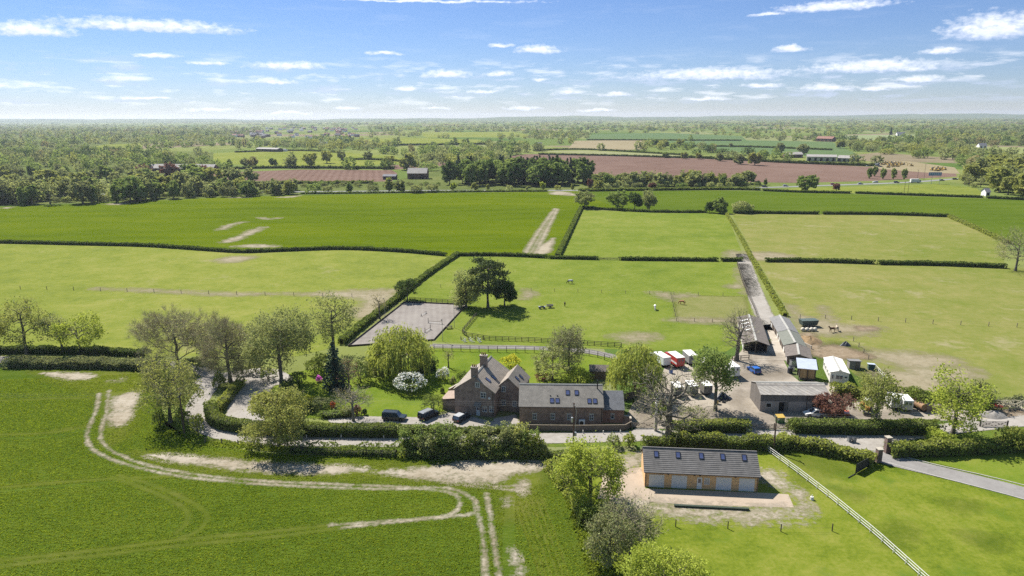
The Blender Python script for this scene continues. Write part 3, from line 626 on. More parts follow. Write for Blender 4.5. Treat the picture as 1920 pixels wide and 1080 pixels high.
# ---------------------------------------------------------------- trees
bark = M_plain('bark', (.13, .115, .09), 0.95, 0.45, 3.0, bump=0.6)
bark_pale = M_plain('pale_bark', (.20, .18, .15), 0.95, 0.4, 3.0, bump=0.5)
twig = M_plain('twigs', (.36, .315, .19), 0.95, 0.3, 0.6)
twig_grey = M_plain('grey_twigs', (.37, .335, .24), 0.95, 0.3, 0.6)
L = {
    'oak': M_leaf('oak_leaf', (.165, .168, .050), (.125, .140, .040), .42),
    'oakbright': M_leaf('bright_oak_leaf', (.185, .208, .038), (.145, .176, .030), .45),
    'green': M_leaf('green_leaf', (.092, .125, .036), (.120, .148, .044), .42),
    'olive': M_leaf('olive_leaf', (.150, .158, .066), (.118, .134, .055), .42),
    'pale': M_leaf('pale_leaf', (.185, .195, .085), (.150, .170, .065), .45),
    'dark': M_leaf('dark_leaf', (.040, .062, .018), (.062, .085, .024), .3),
    'willow': M_leaf('willow_leaf', (.178, .194, .046), (.148, .168, .040), .45),
    'spruce': M_leaf('spruce_needle', (.022, .036, .026), (.034, .050, .030), .1),
    'pine': M_leaf('pine_needle', (.036, .048, .022), (.058, .072, .026), .15),
    'copper': M_leaf('copper_leaf', (.110, .052, .040), (.085, .045, .036), .35),
    'brown': M_leaf('opening_leaf', (.150, .130, .055), (.125, .112, .055), .4),
    'white': M_leaf('white_blossom', (.62, .60, .52), (.50, .50, .40), .3),
    'pink': M_leaf('pink_blossom', (.75, .12, .38), (.65, .10, .30), .3),
    'orange': M_leaf('orange_blossom', (.75, .13, .04), (.65, .10, .03), .3),
    'yellow': M_leaf('yellow_leaf', (.24, .23, .03), (.24, .25, .03), .45),
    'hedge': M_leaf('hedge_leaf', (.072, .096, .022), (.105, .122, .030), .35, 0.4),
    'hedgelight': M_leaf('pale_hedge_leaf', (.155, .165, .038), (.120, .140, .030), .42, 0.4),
    'hedgegrey': M_leaf('twiggy_hedge_leaf', (.125, .130, .060), (.095, .110, .045), .38, 0.4),
    'hedgedark': M_leaf('dark_hedge_leaf', (.050, .070, .018), (.072, .092, .022), .3, 0.4),
}
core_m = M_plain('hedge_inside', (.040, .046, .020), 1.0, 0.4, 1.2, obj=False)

def rquads(C, size, r, flat=0.0, asp=1.0, dirs=None):
    """leaf-sized quads round centres C; flat tilts them towards lying level"""
    n = len(C)
    nrm = r.normal(size=(n, 3)); nrm[:, 2] += flat * np.sign(r.random(n) - 0.2)
    nrm /= np.linalg.norm(nrm, axis=1, keepdims=True) + 1e-9
    if dirs is None: u = np.cross(nrm, r.normal(size=(n, 3)))
    else:
        u = dirs + r.normal(size=(n, 3)) * 0.15
    u /= np.linalg.norm(u, axis=1, keepdims=True) + 1e-9
    v = np.cross(nrm, u); v /= np.linalg.norm(v, axis=1, keepdims=True) + 1e-9
    s = (np.asarray(size) * (0.6 + 0.8 * r.random(n)))[:, None] * 0.5
    a = u * s * asp; b = v * s
    k = 0.35 + 0.5 * r.random((n, 1)); k2 = 0.35 + 0.5 * r.random((n, 1))
    return np.stack([C - a, C - b * k * 1.6 + a * 0.1, C + a, C + b * k2 * 1.6 - a * 0.1], 1)

def grow(trunk, att, r, seg=0.9, zmin=1.0, sag=0.12):
    """branches reach from the trunk to every crown point by the shortest kind route"""
    cap = len(trunk) + len(att) * 8 + 10
    N = np.zeros((cap, 3)); PL = np.zeros(cap); par = [-1] * cap; tip = [0.0] * cap; m = 0
    for p in trunk:
        N[m] = p
        if m: par[m] = m - 1; PL[m] = PL[m - 1] + np.linalg.norm(N[m] - N[m - 1])
        m += 1
    tm = m
    c = np.array(trunk[-1]) * 0.85
    order = np.argsort(np.linalg.norm(att - c, axis=1))
    for i in order:
        p = att[i]
        d = np.linalg.norm(N[:m] - p, axis=1)
        cost = d + 0.22 * PL[:m] + 0.9 * np.maximum(0, N[:m, 2] - p[2]) + np.where(N[:m, 2] < zmin, 50, 0)
        j = int(np.argmin(cost)); a = N[j].copy(); k = max(1, min(6, int(d[j] / seg)))
        L0 = d[j]; off = r.normal(size=3) * 0.10 * L0
        for q in range(1, k + 1):
            u = q / k
            N[m] = a + (p - a) * u + off * math.sin(u * pi) + np.array([0, 0, sag * L0 * math.sin(u * pi) * (1 if p[2] > a[2] else .4)])
            par[m] = j if q == 1 else m - 1; PL[m] = PL[par[m]] + L0 / k; m += 1
        tip[m - 1] = 1.0
        if m > cap - 10: break
    cnt = np.zeros(m)
    for i in range(m - 1, -1, -1):
        cnt[i] += tip[i]
        if par[i] >= 0: cnt[par[i]] += cnt[i]
    return N[:m], par[:m], cnt, tm

def skeleton_mesh(name, N, par, cnt, r0, mat, rmin=0.03, power=0.5, flare=1.6, tr=None):
    tot = max(cnt.max(), 1); rad = np.maximum(r0 * (np.maximum(cnt, 0.5) / tot) ** power, 0.012)
    mb = MB()
    for i in range(1, len(N)):
        j = par[i]; ra = min(rad[j], rad[i] * 1.5); rb = rad[i]
        if ra < rmin: continue
        if j == 0: ra = rad[0] * flare
        mb.tube(N[j], N[i], ra, max(rb, 0.012), 7 if ra > .12 else (5 if ra > 0.06 else 3), cap=False)
    return mb.mesh(name, mat, True), rad

def crown_points(r, n, H, Wd, base=0.25, lumps=9, shape='round', hollow=0.35):
    """points through a lumpy crown"""
    cz = H * (base + (1 - base) / 2); rz = H * (1 - base) / 2; rx = Wd / 2
    pts = []
    Lc = []
    for k in range(lumps):
        a = 2 * pi * (k / lumps * 2.6) + r.uniform(-.3, .3); e = r.uniform(-0.95, 1.0)
        q = math.sqrt(max(0, 1 - e * e * (0.8 if e > 0 else .45))) * r.uniform(.45, .74)
        Lc.append((math.cos(a) * q * rx, math.sin(a) * q * rx, cz + e * rz * 0.6, r.uniform(.34, .52)))
    while len(pts) < n:
        c = Lc[int(r.integers(lumps))]; d = r.normal(size=3); d /= np.linalg.norm(d)
        rr = (hollow + (1 - hollow) * r.random() ** 0.5) * c[3]
        p = np.array([c[0] + d[0] * rr * rx, c[1] + d[1] * rr * rx, c[2] + d[2] * rr * rz])
        if shape == 'cone' and abs(p[0]) + abs(p[1]) > (H - p[2]) * Wd / H: continue
        if p[2] > H or p[2] < H * base * 0.85: continue
        pts.append(p)
    return np.array(pts)

def trunk_pts(r, H, top, lean=(0, 0), wob=0.04, n=7):
    out = []
    for i in range(n):
        u = i / (n - 1); k = H * top
        out.append((lean[0] * u * u + r.normal() * wob * H * u * 0.3, lean[1] * u * u + r.normal() * wob * H * u * 0.3, k * u))
    return out

MESH = {}
def make_tree_meshes(kind, H, Wd, seed, detail=1.0, leafm=None, leafsize=0.34, base=0.25, lean=(0, 0), dens=1.0, tw=0, blossom=None, ivy=0, tt=0.72, barkm=None, thick=1.0):
    """returns [(part name, mesh)] of one tree H high and Wd wide"""
    r = np.random.default_rng(seed); out = []
    random.seed(seed)
    barkm = barkm or bark
    r0 = (0.020 * H + 0.04) * thick; base *= .72
    if kind in ('tree', 'bare'):
        n = int((230 if kind == 'tree' else 420) * detail)
        att = crown_points(r, n, H, Wd, base, lumps=14 if kind == 'tree' else 18, hollow=0.3)
        att[:, 0] += lean[0] * (att[:, 2] / H) ** 1.2; att[:, 1] += lean[1] * (att[:, 2] / H) ** 1.2
        tr_ = trunk_pts(r, H, tt, (lean[0] * .6, lean[1] * .6))
        N, par, cnt, tm = grow(tr_, att, r, zmin=H * base * 0.45)
        me, rad = skeleton_mesh('trunk', N, par, cnt, r0, barkm, rmin=0.018 if detail > .5 else 0.04); out.append(('trunk', me))
        outer = np.where((np.arange(len(N)) >= tm) & (cnt <= 3.5))[0]
        V = []; MI = []; mats = [leafm]
        if kind == 'bare' or tw:
            k = int((tw or 9) * 1.7 * detail) or 1
            tw_ = np.where((np.arange(len(N)) >= tm) & (cnt <= 7))[0]; k = max(1, int(k * .4))
            C = np.repeat(N[tw_], k, 0); ctr = np.array([lean[0] * .5, lean[1] * .5, H * (base + .2)])
            dr = C - ctr; dr /= np.linalg.norm(dr, axis=1, keepdims=True) + 1e-6
            dr = dr * 0.75 + r.normal(size=C.shape) * 0.65; dr[:, 2] += 0.3; dr /= np.linalg.norm(dr, axis=1, keepdims=True)
            ln = np.minimum(1.5, 0.095 * H) * (0.5 + r.random(len(C))); C = C + dr * ln[:, None] * 0.45
            T = rquads(C, ln, r, dirs=dr); wd = 0.034
            # narrow them to twigs
            ax = T[:, 2] - T[:, 0]; side = T[:, 3] - T[:, 1]; side /= np.linalg.norm(side, axis=1, keepdims=True) + 1e-9
            mid = (T[:, 0] + T[:, 2]) / 2
            T[:, 1] = mid - side * wd * .5; T[:, 3] = mid + side * wd * .5
            out.append(('twig_crown', quads_mesh('twig_crown', T, [twig if barkm is bark else twig_grey])))
        if dens > 0 and leafm is not None:
            k = max(1, int(44 * dens * (detail if detail < 1 else 1)))
            C = np.repeat(N[outer], k, 0); C = C + r.normal(size=C.shape) * np.array([.042, .042, .034]) * H
            # gaps: thin out leaf clumps
            ph = r.uniform(0, 6.28, 6)
            g = np.sin(C[:, 0] * 1.1 + ph[0]) + np.sin(C[:, 1] * 1.2 + ph[1]) + np.sin(C[:, 2] * 1.4 + ph[2])
            C = C[(g > -.9) | (r.random(len(C)) < 0.3)]
            Q = rquads(C, leafsize, r, flat=0.5)
            mi = None
            if blossom:
                mi = (r.random(len(C)) < 0.33).astype(int); mats = [leafm, blossom]
            out.append(('crown', quads_mesh('crown', Q, mats, mi)))
        if ivy:
            C = np.array([N[i] for i in range(1, tm + 0) for _ in range(ivy)]); a = r.random(len(C)) * 6.28; rr = 0.4 + 0.5 * r.random(len(C))
            C = C + np.stack([np.cos(a) * rr, np.sin(a) * rr, r.uniform(-.9, .9, len(C))], 1)
            out.append(('ivy', quads_mesh('ivy', rquads(C, leafsize * .9, r), [L['hedge']])))
    elif kind == 'willow':
        att = []
        while len(att) < 130:
            d = r.normal(size=3); d /= np.linalg.norm(d)
            if d[2] < -0.1: continue
            k = 0.55 + 0.45 * r.random() ** .5
            att.append((d[0] * Wd / 2 * k * .88, d[1] * Wd / 2 * k * .88, H * .45 + d[2] * H * .53 * k))
        N, par, cnt, tm = grow(trunk_pts(r, H, .55), np.array(att), r, zmin=H * .15)
        me, rad = skeleton_mesh('trunk', N, par, cnt, r0 * 1.3, barkm, rmin=.02); out.append(('trunk', me))
        outer = np.where((np.arange(len(N)) >= tm) & (cnt <= 4))[0]
        C = []; D = []
        for i in outer:
            for _ in range(int(4 * detail)):
                p = N[i] + r.normal(size=3) * 0.55; o = np.array([p[0], p[1], 0]); o /= np.linalg.norm(o) + .01
                rim = min(1.0, math.hypot(p[0], p[1]) / (Wd / 2))
                ln = max(0.8, p[2] - H * r.uniform(.08, .42)) * (0.35 + 0.65 * rim); q = p.copy(); s = 0.0
                while s < ln:
                    d = o * max(0, .5 - s * .35) + np.array([r.normal() * .08, r.normal() * .08, -0.35 - s * .5]); d /= np.linalg.norm(d)
                    q = q + d * .5; C.append(q.copy()); D.append(d); s += .5
        C = np.array(C); D = np.array(D)
        keep = r.random(len(C)) < 0.9; C = C[keep]; D = D[keep]
        C = np.concatenate([C, C + r.normal(size=C.shape) * .2]); D = np.concatenate([D, D])
        Q = rquads(C, leafsize * 1.7, r, dirs=D)
        mid = (Q[:, 0] + Q[:, 2]) / 2
        Q[:, 1] = mid + (Q[:, 1] - mid) * .42; Q[:, 3] = mid + (Q[:, 3] - mid) * .42
        out.append(('crown', quads_mesh('crown', Q, [leafm])))
    elif kind == 'spruce':
        mb = MB(); mb.tube((0, 0, 0), (0, 0, H * .97), r0, .03, 7); out.append(('trunk', mb.mesh('trunk', barkm, True)))
        C = []; D = []; nl = int(H * 3.2 * detail)
        for k in range(nl):
            z = H * (0.05 + .93 * k / nl); rad_ = Wd / 2 * (1 - z / H) ** .8 * r.uniform(.78, 1.1) + .12
            for b in range(int(5 + 8 * (1 - z / H))):
                a = r.random() * 6.28; L_ = rad_ * r.uniform(.7, 1.05)
                for s in np.arange(.15, L_, .3):
                    p = np.array([math.cos(a) * s, math.sin(a) * s, z - .28 * s - .1 * s * s / (rad_ + .1) + .05])
                    C.append(p + r.normal(size=3) * .1); D.append((math.cos(a), math.sin(a), -.4))
        out.append(('crown', quads_mesh('crown', rquads(np.array(C), leafsize, r, flat=1.0, dirs=np.array(D)), [leafm])))
    elif kind == 'pine':
        att = []
        for k in range(16):
            z = H * (0.35 + .62 * (k / 15)); rr = Wd / 2 * (0.5 + .5 * math.sin(pi * (k / 15 * .75 + .15))) * r.uniform(.4, 1); a = k * 2.4
            for q in range(8): att.append((math.cos(a) * rr + r.normal() * .9, math.sin(a) * rr + r.normal() * .9, z + r.normal() * .35))
        N, par, cnt, tm = grow(trunk_pts(r, H, .93), np.array(att), r, zmin=H * .25)
        me, rad = skeleton_mesh('trunk', N, par, cnt, r0, barkm, rmin=.02); out.append(('trunk', me))
        outer = np.where((np.arange(len(N)) >= tm) & (cnt <= 3))[0]
        C = np.repeat(N[outer], int(26 * dens), 0); C = C + r.normal(size=C.shape) * np.array([.055, .055, .026]) * H
        out.append(('crown', quads_mesh('crown', rquads(C, leafsize, r, flat=.4), [leafm])))
    elif kind == 'bush':
        mb = MB()
        for k in range(6):
            a = k * 1.05 + r.random(); q = r.uniform(.3, .6)
            mb.tube((0, 0, 0), (math.cos(a) * Wd * .5 * q * .5, math.sin(a) * Wd * .5 * q * .5, H * .45), .07, .04, 5)
            mb.tube((math.cos(a) * Wd * .5 * q * .5, math.sin(a) * Wd * .5 * q * .5, H * .45), (math.cos(a) * Wd * .5 * q, math.sin(a) * Wd * .5 * q, H * .8), .04, .02, 4)
        out.append(('stems', mb.mesh('stems', barkm, True)))
        n = int(420 * dens * detail * max(1, (Wd * H) / 8))
        d = r.normal(size=(n, 3)); d /= np.linalg.norm(d, axis=1, keepdims=True); d[:, 2] = np.where(d[:, 2] < -.35, -d[:, 2], d[:, 2])
        ph = r.uniform(0, 6.28, 4)
        lob = 1 + .13 * np.sin(d[:, 0] * 5 + ph[0]) + .13 * np.sin(d[:, 1] * 6 + ph[1]) + .1 * np.sin(d[:, 2] * 7 + ph[2])
        k = (0.55 + .45 * r.random(n) ** .45) * lob * .92
        C = d * k[:, None] * np.array([Wd / 2, Wd / 2, H * .62]); C[:, 2] += H * .38; C[:, 2] = np.maximum(C[:, 2], .1)
        mi = None; mats = [leafm]
        if blossom:
            mi = ((r.random(n) < .75) & (k > .72) & (d[:, 2] > -.1)).astype(int); mats = [leafm, blossom]
        out.append(('crown', quads_mesh('crown', rquads(C, leafsize, r), mats, mi)))
    return out

NPROTO = 0
def put_tree(name, parts, loc, rz, label, cat='tree', group=None, scale=None):
    o = thing(name, loc, rz, label, cat, group)
    if scale: o.scale = scale
    for pn, me in parts: link(pn, me, o)
    return o

def T(kind, bx, by, top, wpx, label, name='tree', seed=None, group=None, cat='tree', leaf='oak', hscale=1.0, rz=None, **kw):
    """a single tree surveyed from the photograph: foot, top and crown width"""
    global NPROTO
    NPROTO += 1
    g = G(bx, by); Hh = hgt(bx, by, bx, top) * hscale; Wd = wpx * mpp(bx, by)
    seed = seed or 100 + NPROTO
    leafm = L[leaf] if leaf else None
    if kw.get('blossom'): kw['blossom'] = L[kw['blossom']]
    parts = make_tree_meshes(kind, Hh, Wd, seed, leafm=leafm, **kw)
    return put_tree(name, parts, g, 0.0 if rz is None else rz, label, cat, group)

# ---------------------------------------------------------------- hedges
def hedge(px, w, h, label, leaf='hedge', group=None, size=0.30, dens=26, ragged=0.08, seed=1, name='hedge', cat='hedge', topleaf=None, tall=0.0, world=False, gap=0.0):
    if group == 'trimmed field hedges': w, h = w * .82, h * .86
    r = np.random.default_rng(abs(seed + int(px[0][0]) * 13 + int(px[-1][1])))
    pts = px if world else gp(px); pts = spline(pts, 8) if len(pts) > 2 else pts
    P = np.array(pts); seg = np.hypot(*(P[1:] - P[:-1]).T); S_ = np.concatenate([[0], np.cumsum(seg)]); Lh = S_[-1]
    ph = r.uniform(0, 6.28, 6)
    def hv(s): return h * (1 + ragged * (np.sin(s * .9 + ph[0]) + np.sin(s * .37 + ph[1]) + .7 * np.sin(s * 2.1 + ph[2])) * .6 + tall * np.maximum(0, np.sin(s * .55 + ph[3]) * np.sin(s * .23 + ph[4])))
    def wv_(s): return w * (1 + ragged * .8 * (np.sin(s * .7 + ph[4]) + np.sin(s * 1.7 + ph[5])) * .5)
    def at(s):
        i = np.clip(np.searchsorted(S_, s, side='right') - 1, 0, len(seg) - 1); u = ((s - S_[i]) / np.maximum(seg[i], 1e-6))[:, None]
        p = P[i] * (1 - u) + P[i + 1] * u; d = (P[i + 1] - P[i]) / np.maximum(seg[i], 1e-6)[:, None]
        return p, np.stack([-d[:, 1], d[:, 0]], 1)
    n = int(Lh * (2 * h + w) * dens)
    s = r.random(n) * (Lh + .7) - .35; hh = hv(s); ww = wv_(s)
    per = r.random(n) * (2 * hh + ww); inn = np.abs(r.normal(size=n)) * .10 - (r.random(n) < .18) * r.random(n) * (.12 + .5 * ragged) + (r.random(n) < .1) * r.random(n) * -.25 * (1 + 3 * ragged)
    u = np.where(per < hh, -ww / 2 + inn, np.where(per < hh + ww, per - hh - ww / 2, ww / 2 - inn))
    z = np.where(per < hh, per, np.where(per < hh + ww, hh - inn, per - hh - ww))
    # rounded shoulders
    e = np.clip((np.abs(u) / (ww / 2 + 1e-6) - .6) / .4, 0, 1) * np.clip(z / hh - .75, 0, .25) * 4
    z = z - e * .14 * hh
    p, nr = at(s); C = np.stack([p[:, 0] + nr[:, 0] * u, p[:, 1] + nr[:, 1] * u, np.maximum(z, .06)], 1)
    if gap: C = C[np.sin(s * 1.3 + ph[1]) + .6 * np.sin(s * 2.9 + ph[2]) > -1.6 + gap * 2 + 0 * s]
    c0 = np.array([P[:, 0].mean(), P[:, 1].mean(), 0]); C -= c0
    Q = rquads(C, size, r)
    mats = [L[leaf], core_m]; mi = np.zeros(len(Q), int)
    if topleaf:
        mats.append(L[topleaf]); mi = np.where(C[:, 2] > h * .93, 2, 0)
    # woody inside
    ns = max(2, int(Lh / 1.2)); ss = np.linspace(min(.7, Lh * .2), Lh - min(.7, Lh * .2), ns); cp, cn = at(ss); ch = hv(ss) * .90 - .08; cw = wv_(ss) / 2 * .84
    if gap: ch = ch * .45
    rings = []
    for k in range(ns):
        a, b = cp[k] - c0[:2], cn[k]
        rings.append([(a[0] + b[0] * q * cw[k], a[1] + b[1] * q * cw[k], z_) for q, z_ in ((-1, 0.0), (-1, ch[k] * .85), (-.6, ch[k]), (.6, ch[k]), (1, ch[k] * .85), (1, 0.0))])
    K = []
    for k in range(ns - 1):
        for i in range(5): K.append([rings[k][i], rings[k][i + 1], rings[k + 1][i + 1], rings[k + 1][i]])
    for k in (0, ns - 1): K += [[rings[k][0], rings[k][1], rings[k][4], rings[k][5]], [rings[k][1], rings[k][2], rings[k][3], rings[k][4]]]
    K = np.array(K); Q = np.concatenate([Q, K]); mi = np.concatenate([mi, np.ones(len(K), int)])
    o = link(name, quads_mesh(name, Q, mats, mi)); o.location = c0
    return tag(o, label, cat, group)

# ---------------------------------------------------------------- hedges surveyed from the photograph
GH = 'trimmed field hedges'
hedge([(-160, 454), (0, 456), (130, 459), (260, 462), (330, 466), (400, 471), (460, 474), (540, 471), (640, 468), (740, 472), (836, 480)], 2.0, 1.9, 'long dark trimmed hedge between the left crop field and the pale pasture', 'hedgedark', GH, .6, 9)
hedge([(640, 646), (690, 604), (745, 562), (800, 518), (858, 479)], 2.4, 2.0, 'dark trimmed hedge running up the left side of the riding arena', 'hedge', GH, .42, 16, .14)
hedge([(858, 480), (940, 480), (1025, 484)], 2.0, 1.8, 'dark trimmed hedge at the foot of the pale crop track', 'hedgedark', GH, .55, 10)
hedge([(1030, 485), (1120, 487)], 2.0, 1.7, 'short dark hedge just left of the far paddock gate', 'hedgedark', GH, .55, 10)
hedge([(1162, 488), (1345, 490)], 2.0, 1.8, 'straight dark hedge between the two green paddocks', 'hedgedark', GH, .55, 10)
hedge([(1352, 490), (1392, 490)], 2.0, 1.8, 'shortest dark hedge piece beside the farm track', 'hedgedark', GH, .55, 10)
hedge([(1045, 484), (1065, 442), (1089, 392)], 2.4, 2.2, 'slanting dark hedge beside the pale crop track', 'hedge', GH, .6, 9, .1)
hedge([(1435, 491), (1540, 492), (1638, 495)], 2.2, 2.0, 'dark hedge below the wide pale paddock, left of the small gap', 'hedgedark', GH, .55, 10)
hedge([(1647, 496), (1760, 498), (1885, 503)], 2.2, 2.1, 'dark hedge below the wide pale paddock, reaching the bare tree', 'hedgedark', GH, .55, 10)
hedge([(1360, 399), (1385, 440), (1410, 488)], 1.7, 1.5, 'olive slanting hedge between two far paddocks', 'hedgelight', GH, .6, 9, .15)
hedge([(1412, 490), (1440, 540), (1472, 594)], 1.8, 1.5, 'light green slanting hedge beside the farm track', 'hedgelight', GH, .45, 14, .2)
hedge([(1092, 391), (1215, 398), (1325, 399)], 2.2, 1.8, 'dark far hedge under the four field trees', 'hedgedark', GH, .65, 8, .15)
hedge([(1375, 400), (1535, 402)], 2.4, 2.2, 'dark far hedge right of the pale bush', 'hedgedark', GH, .65, 8)
hedge([(1542, 402), (1660, 403), (1776, 407)], 2.4, 2.2, 'dark far hedge along the top of the wide pale paddock', 'hedgedark', GH, .65, 8)
hedge([(1778, 407), (1830, 430), (1890, 458)], 2.6, 2.0, 'olive hedge slanting down to the bare hedgerow tree', 'hedgelight', GH, .6, 9, .15)
hedge([(1430, 358), (1500, 361), (1595, 363)], 2.6, 2.0, 'dark clipped hedge under the lone round tree', 'hedgedark', GH, .8, 6)
hedge([(1604, 363), (1720, 367), (1842, 371)], 2.6, 2.0, 'dark clipped hedge below the narrow roadside pasture', 'hedgedark', GH, .8, 6)
hedge([(1850, 372), (1940, 376), (2100, 382)], 2.6, 2.2, 'dark clipped hedge below the right hand wood', 'hedgedark', GH, .8, 6)
hedge([(-60, 661), (60, 662), (180, 664), (272, 668)], 2.0, 1.9, 'low dark hedge under the three left oaks', 'hedgedark', 'lane hedges', .32, 24, .14)
hedge([(18, 686), (100, 687), (200, 688), (286, 692)], 3.6, 2.1, 'thick twiggy hedge at the top of the wheat field', 'hedgegrey', 'lane hedges', .32, 26, .16)
hedge([(452, 722), (430, 748), (408, 775)], 1.8, 1.9, 'clipped hedge between the lane and the gravel drive', 'hedgelight', 'lane hedges', .28, 30, .08)
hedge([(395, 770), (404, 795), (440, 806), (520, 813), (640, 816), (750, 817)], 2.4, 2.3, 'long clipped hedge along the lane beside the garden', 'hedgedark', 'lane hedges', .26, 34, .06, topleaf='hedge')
hedge([(752, 816), (790, 812), (840, 812), (930, 814), (975, 814)], 1.6, 1.5, 'low leafy hedge in front of the parked cars', 'hedge', 'lane hedges', .28, 26, .2)
hedge([(540, 846), (620, 850), (750, 854)], 1.5, 2.0, 'thin patchy hedge between the lane and the wheat', 'hedge', 'lane hedges', .28, 26, .25, gap=.12)
hedge([(756, 853), (840, 854), (930, 855), (1018, 853)], 3.0, 2.0, 'rough hedge bottom under the tall scrub in front of the brick house', 'hedge', 'lane hedges', .34, 22, .35)
_r = random.Random(4)
for i in range(30):
    px = 762 + i * 8.9 + _r.uniform(-4, 4); py = 853 + _r.uniform(-5, 5); tall = _r.random()
    if i % 3: T('bush', px, py, py - _r.uniform(30, 48), _r.uniform(22, 36), 'ragged bush in the tall scrub row in front of the brick house', 'scrub_bush', leaf=_r.choice(('olive', 'green', 'hedge', 'olive', 'hedgelight')), leafsize=.3, dens=.75, cat='shrub', group='scrub in front of the house', tw=0)
    else: T('tree', px, py, py - _r.uniform(46, 72), _r.uniform(22, 34), 'young sapling in the tall scrub row in front of the brick house', 'sapling', leaf=_r.choice(('olive', 'green', 'oak')), leafsize=.28, dens=.9, base=.05, detail=.35, group='saplings in front of the house')
hedge([(1018, 856), (1060, 858)], 2.0, 1.2, 'low bramble clump at the end of the tall scrub hedge', 'hedge', 'lane hedges', .28, 30, .2)
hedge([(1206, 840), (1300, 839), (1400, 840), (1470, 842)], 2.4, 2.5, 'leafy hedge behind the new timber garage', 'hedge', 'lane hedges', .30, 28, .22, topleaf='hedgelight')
hedge([(1462, 838), (1500, 842), (1570, 855), (1636, 872)], 2.4, 2.2, 'laurel hedge slanting down to the dark timber gate', 'hedgelight', 'lane hedges', .32, 28, .16)
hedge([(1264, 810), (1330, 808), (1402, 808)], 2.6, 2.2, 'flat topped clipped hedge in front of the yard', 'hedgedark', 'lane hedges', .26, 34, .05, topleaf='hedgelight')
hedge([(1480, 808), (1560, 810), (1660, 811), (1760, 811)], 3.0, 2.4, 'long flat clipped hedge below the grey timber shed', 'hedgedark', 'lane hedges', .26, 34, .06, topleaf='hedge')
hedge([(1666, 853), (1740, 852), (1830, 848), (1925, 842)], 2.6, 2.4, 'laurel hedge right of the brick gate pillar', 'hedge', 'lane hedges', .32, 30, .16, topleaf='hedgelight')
hedge([(1030, 880), (1072, 930), (1100, 985)], 2.2, 1.8, 'overgrown hedge bottom under the bright green oak', 'hedgelight', 'lane hedges', .3, 26, .3)
hedge([(1560, 742), (1620, 746), (1680, 742)], 3.0, 2.6, 'loose leafy hedge below the white mobile home', 'hedgelight', 'lane hedges', .3, 28, .25)
hedge([(1690, 745), (1760, 752), (1830, 754)], 2.6, 2.4, 'loose hedge behind the white horse trailers', 'hedge', 'lane hedges', .3, 26, .3)
hedge([(1840, 760), (1880, 757), (1940, 754)], 1.8, 1.4, 'low scrubby hedge behind the gravel heap', 'hedgegrey', 'lane hedges', .3, 24, .3)
hedge([(680, 700), (720, 696), (745, 690)], 3.5, 3.0, 'leafy shrub belt between the dark spruce and the willow', 'green', 'garden shrubs', .3, 28, .25)
hedge([(780, 700), (815, 690)], 3.0, 2.6, 'dark leafy shrub belt right of the garden willow', 'dark', 'garden shrubs', .3, 28, .25)
hedge([(545, 775), (590, 772), (560, 768)], 2.0, 1.2, 'dark low border shrubs beside the yellow bush', 'dark', 'garden shrubs', .28, 28, .25)
hedge([(600, 782), (640, 782), (668, 778)], 1.6, 1.1, 'mixed low border at the lawn corner', 'green', 'garden shrubs', .26, 28, .25)

# ---------------------------------------------------------------- trees near the camera
T('tree', 51, 664, 559, 92, 'tallest yellowish oak above the left lane hedge', 'oak_tree', leaf='oak', dens=.55, leafsize=.36, base=.22, tw=4)
T('tree', -12, 668, 583, 62, 'oak cut by the left edge of the picture', 'oak_tree', leaf='oak', dens=.5, leafsize=.36, base=.25, tw=4)
T('tree', 119, 663, 588, 58, 'thin leaning oak between two bigger left oaks', 'oak_tree', leaf='olive', dens=.4, leafsize=.34, base=.36, lean=(-2.2, 0), tw=5, detail=.8)
T('tree', 151, 665, 581, 88, 'broad leafy oak with a forked trunk above the left lane hedge', 'oak_tree', leaf='oakbright', dens=.65, leafsize=.36, base=.22, tw=3)
T('bare', 335, 690, 573, 150, 'huge spreading half bare tree above the lane bend', 'bare_tree', leaf='pale', dens=.20, leafsize=.28, base=.03, tw=24, detail=1.9)
T('bare', 432, 716, 590, 88, 'bushy brownish bare tree over the gravel drive', 'bare_tree', leaf='hedgegrey', dens=.18, leafsize=.28, base=.03, tw=24, detail=1.6)
T('tree', 320, 792, 664, 122, 'rough oak with a dark ivy trunk at the corner of the wheat', 'oak_tree', leaf='oak', dens=.55, leafsize=.32, base=.18, tw=8, ivy=60, lean=(.6, 0), detail=1.6)
T('tree', 529, 726, 576, 136, 'big rounded olive green tree beside the garden drive', 'lime_tree', leaf='olive', dens=1.3, leafsize=.32, base=.04, tw=4, detail=2.0)
T('tree', 523, 838, 735, 150, 'round spreading yellow green tree standing on the lane verge', 'field_maple', leaf='oak', dens=1.3, leafsize=.28, base=.10, tw=4, detail=2.0)
T('tree', 627, 668, 551, 86, 'tall airy tree on a clean trunk left of the arena', 'ash_tree', leaf='olive', dens=.62, leafsize=.36, base=.36, blossom='pale', tw=4)
T('spruce', 629, 728, 636, 72, 'dark narrow spruce on the garden lawn', 'spruce_tree', leaf='spruce', leafsize=.42, detail=1.2)
T('willow', 752, 706, 609, 122, 'broad weeping willow in the garden in front of the arena', 'willow_tree', leaf='willow', leafsize=.36, detail=1.5)
T('willow', 1190, 742, 641, 104, 'tall weeping willow behind the yard gate', 'willow_tree', leaf='willow', leafsize=.34, detail=1.6)
T('bare', 663, 790, 700, 80, 'small bare ornamental tree at the lawn edge', 'bare_tree', leaf='brown', dens=.08, leafsize=.24, base=.30, tw=8, detail=.7, barkm=bark_pale)
T('bare', 655, 735, 672, 44, 'thin reddish tree beside the dark spruce', 'bare_tree', leaf='copper', dens=.12, leafsize=.24, base=.3, tw=8, detail=.5)
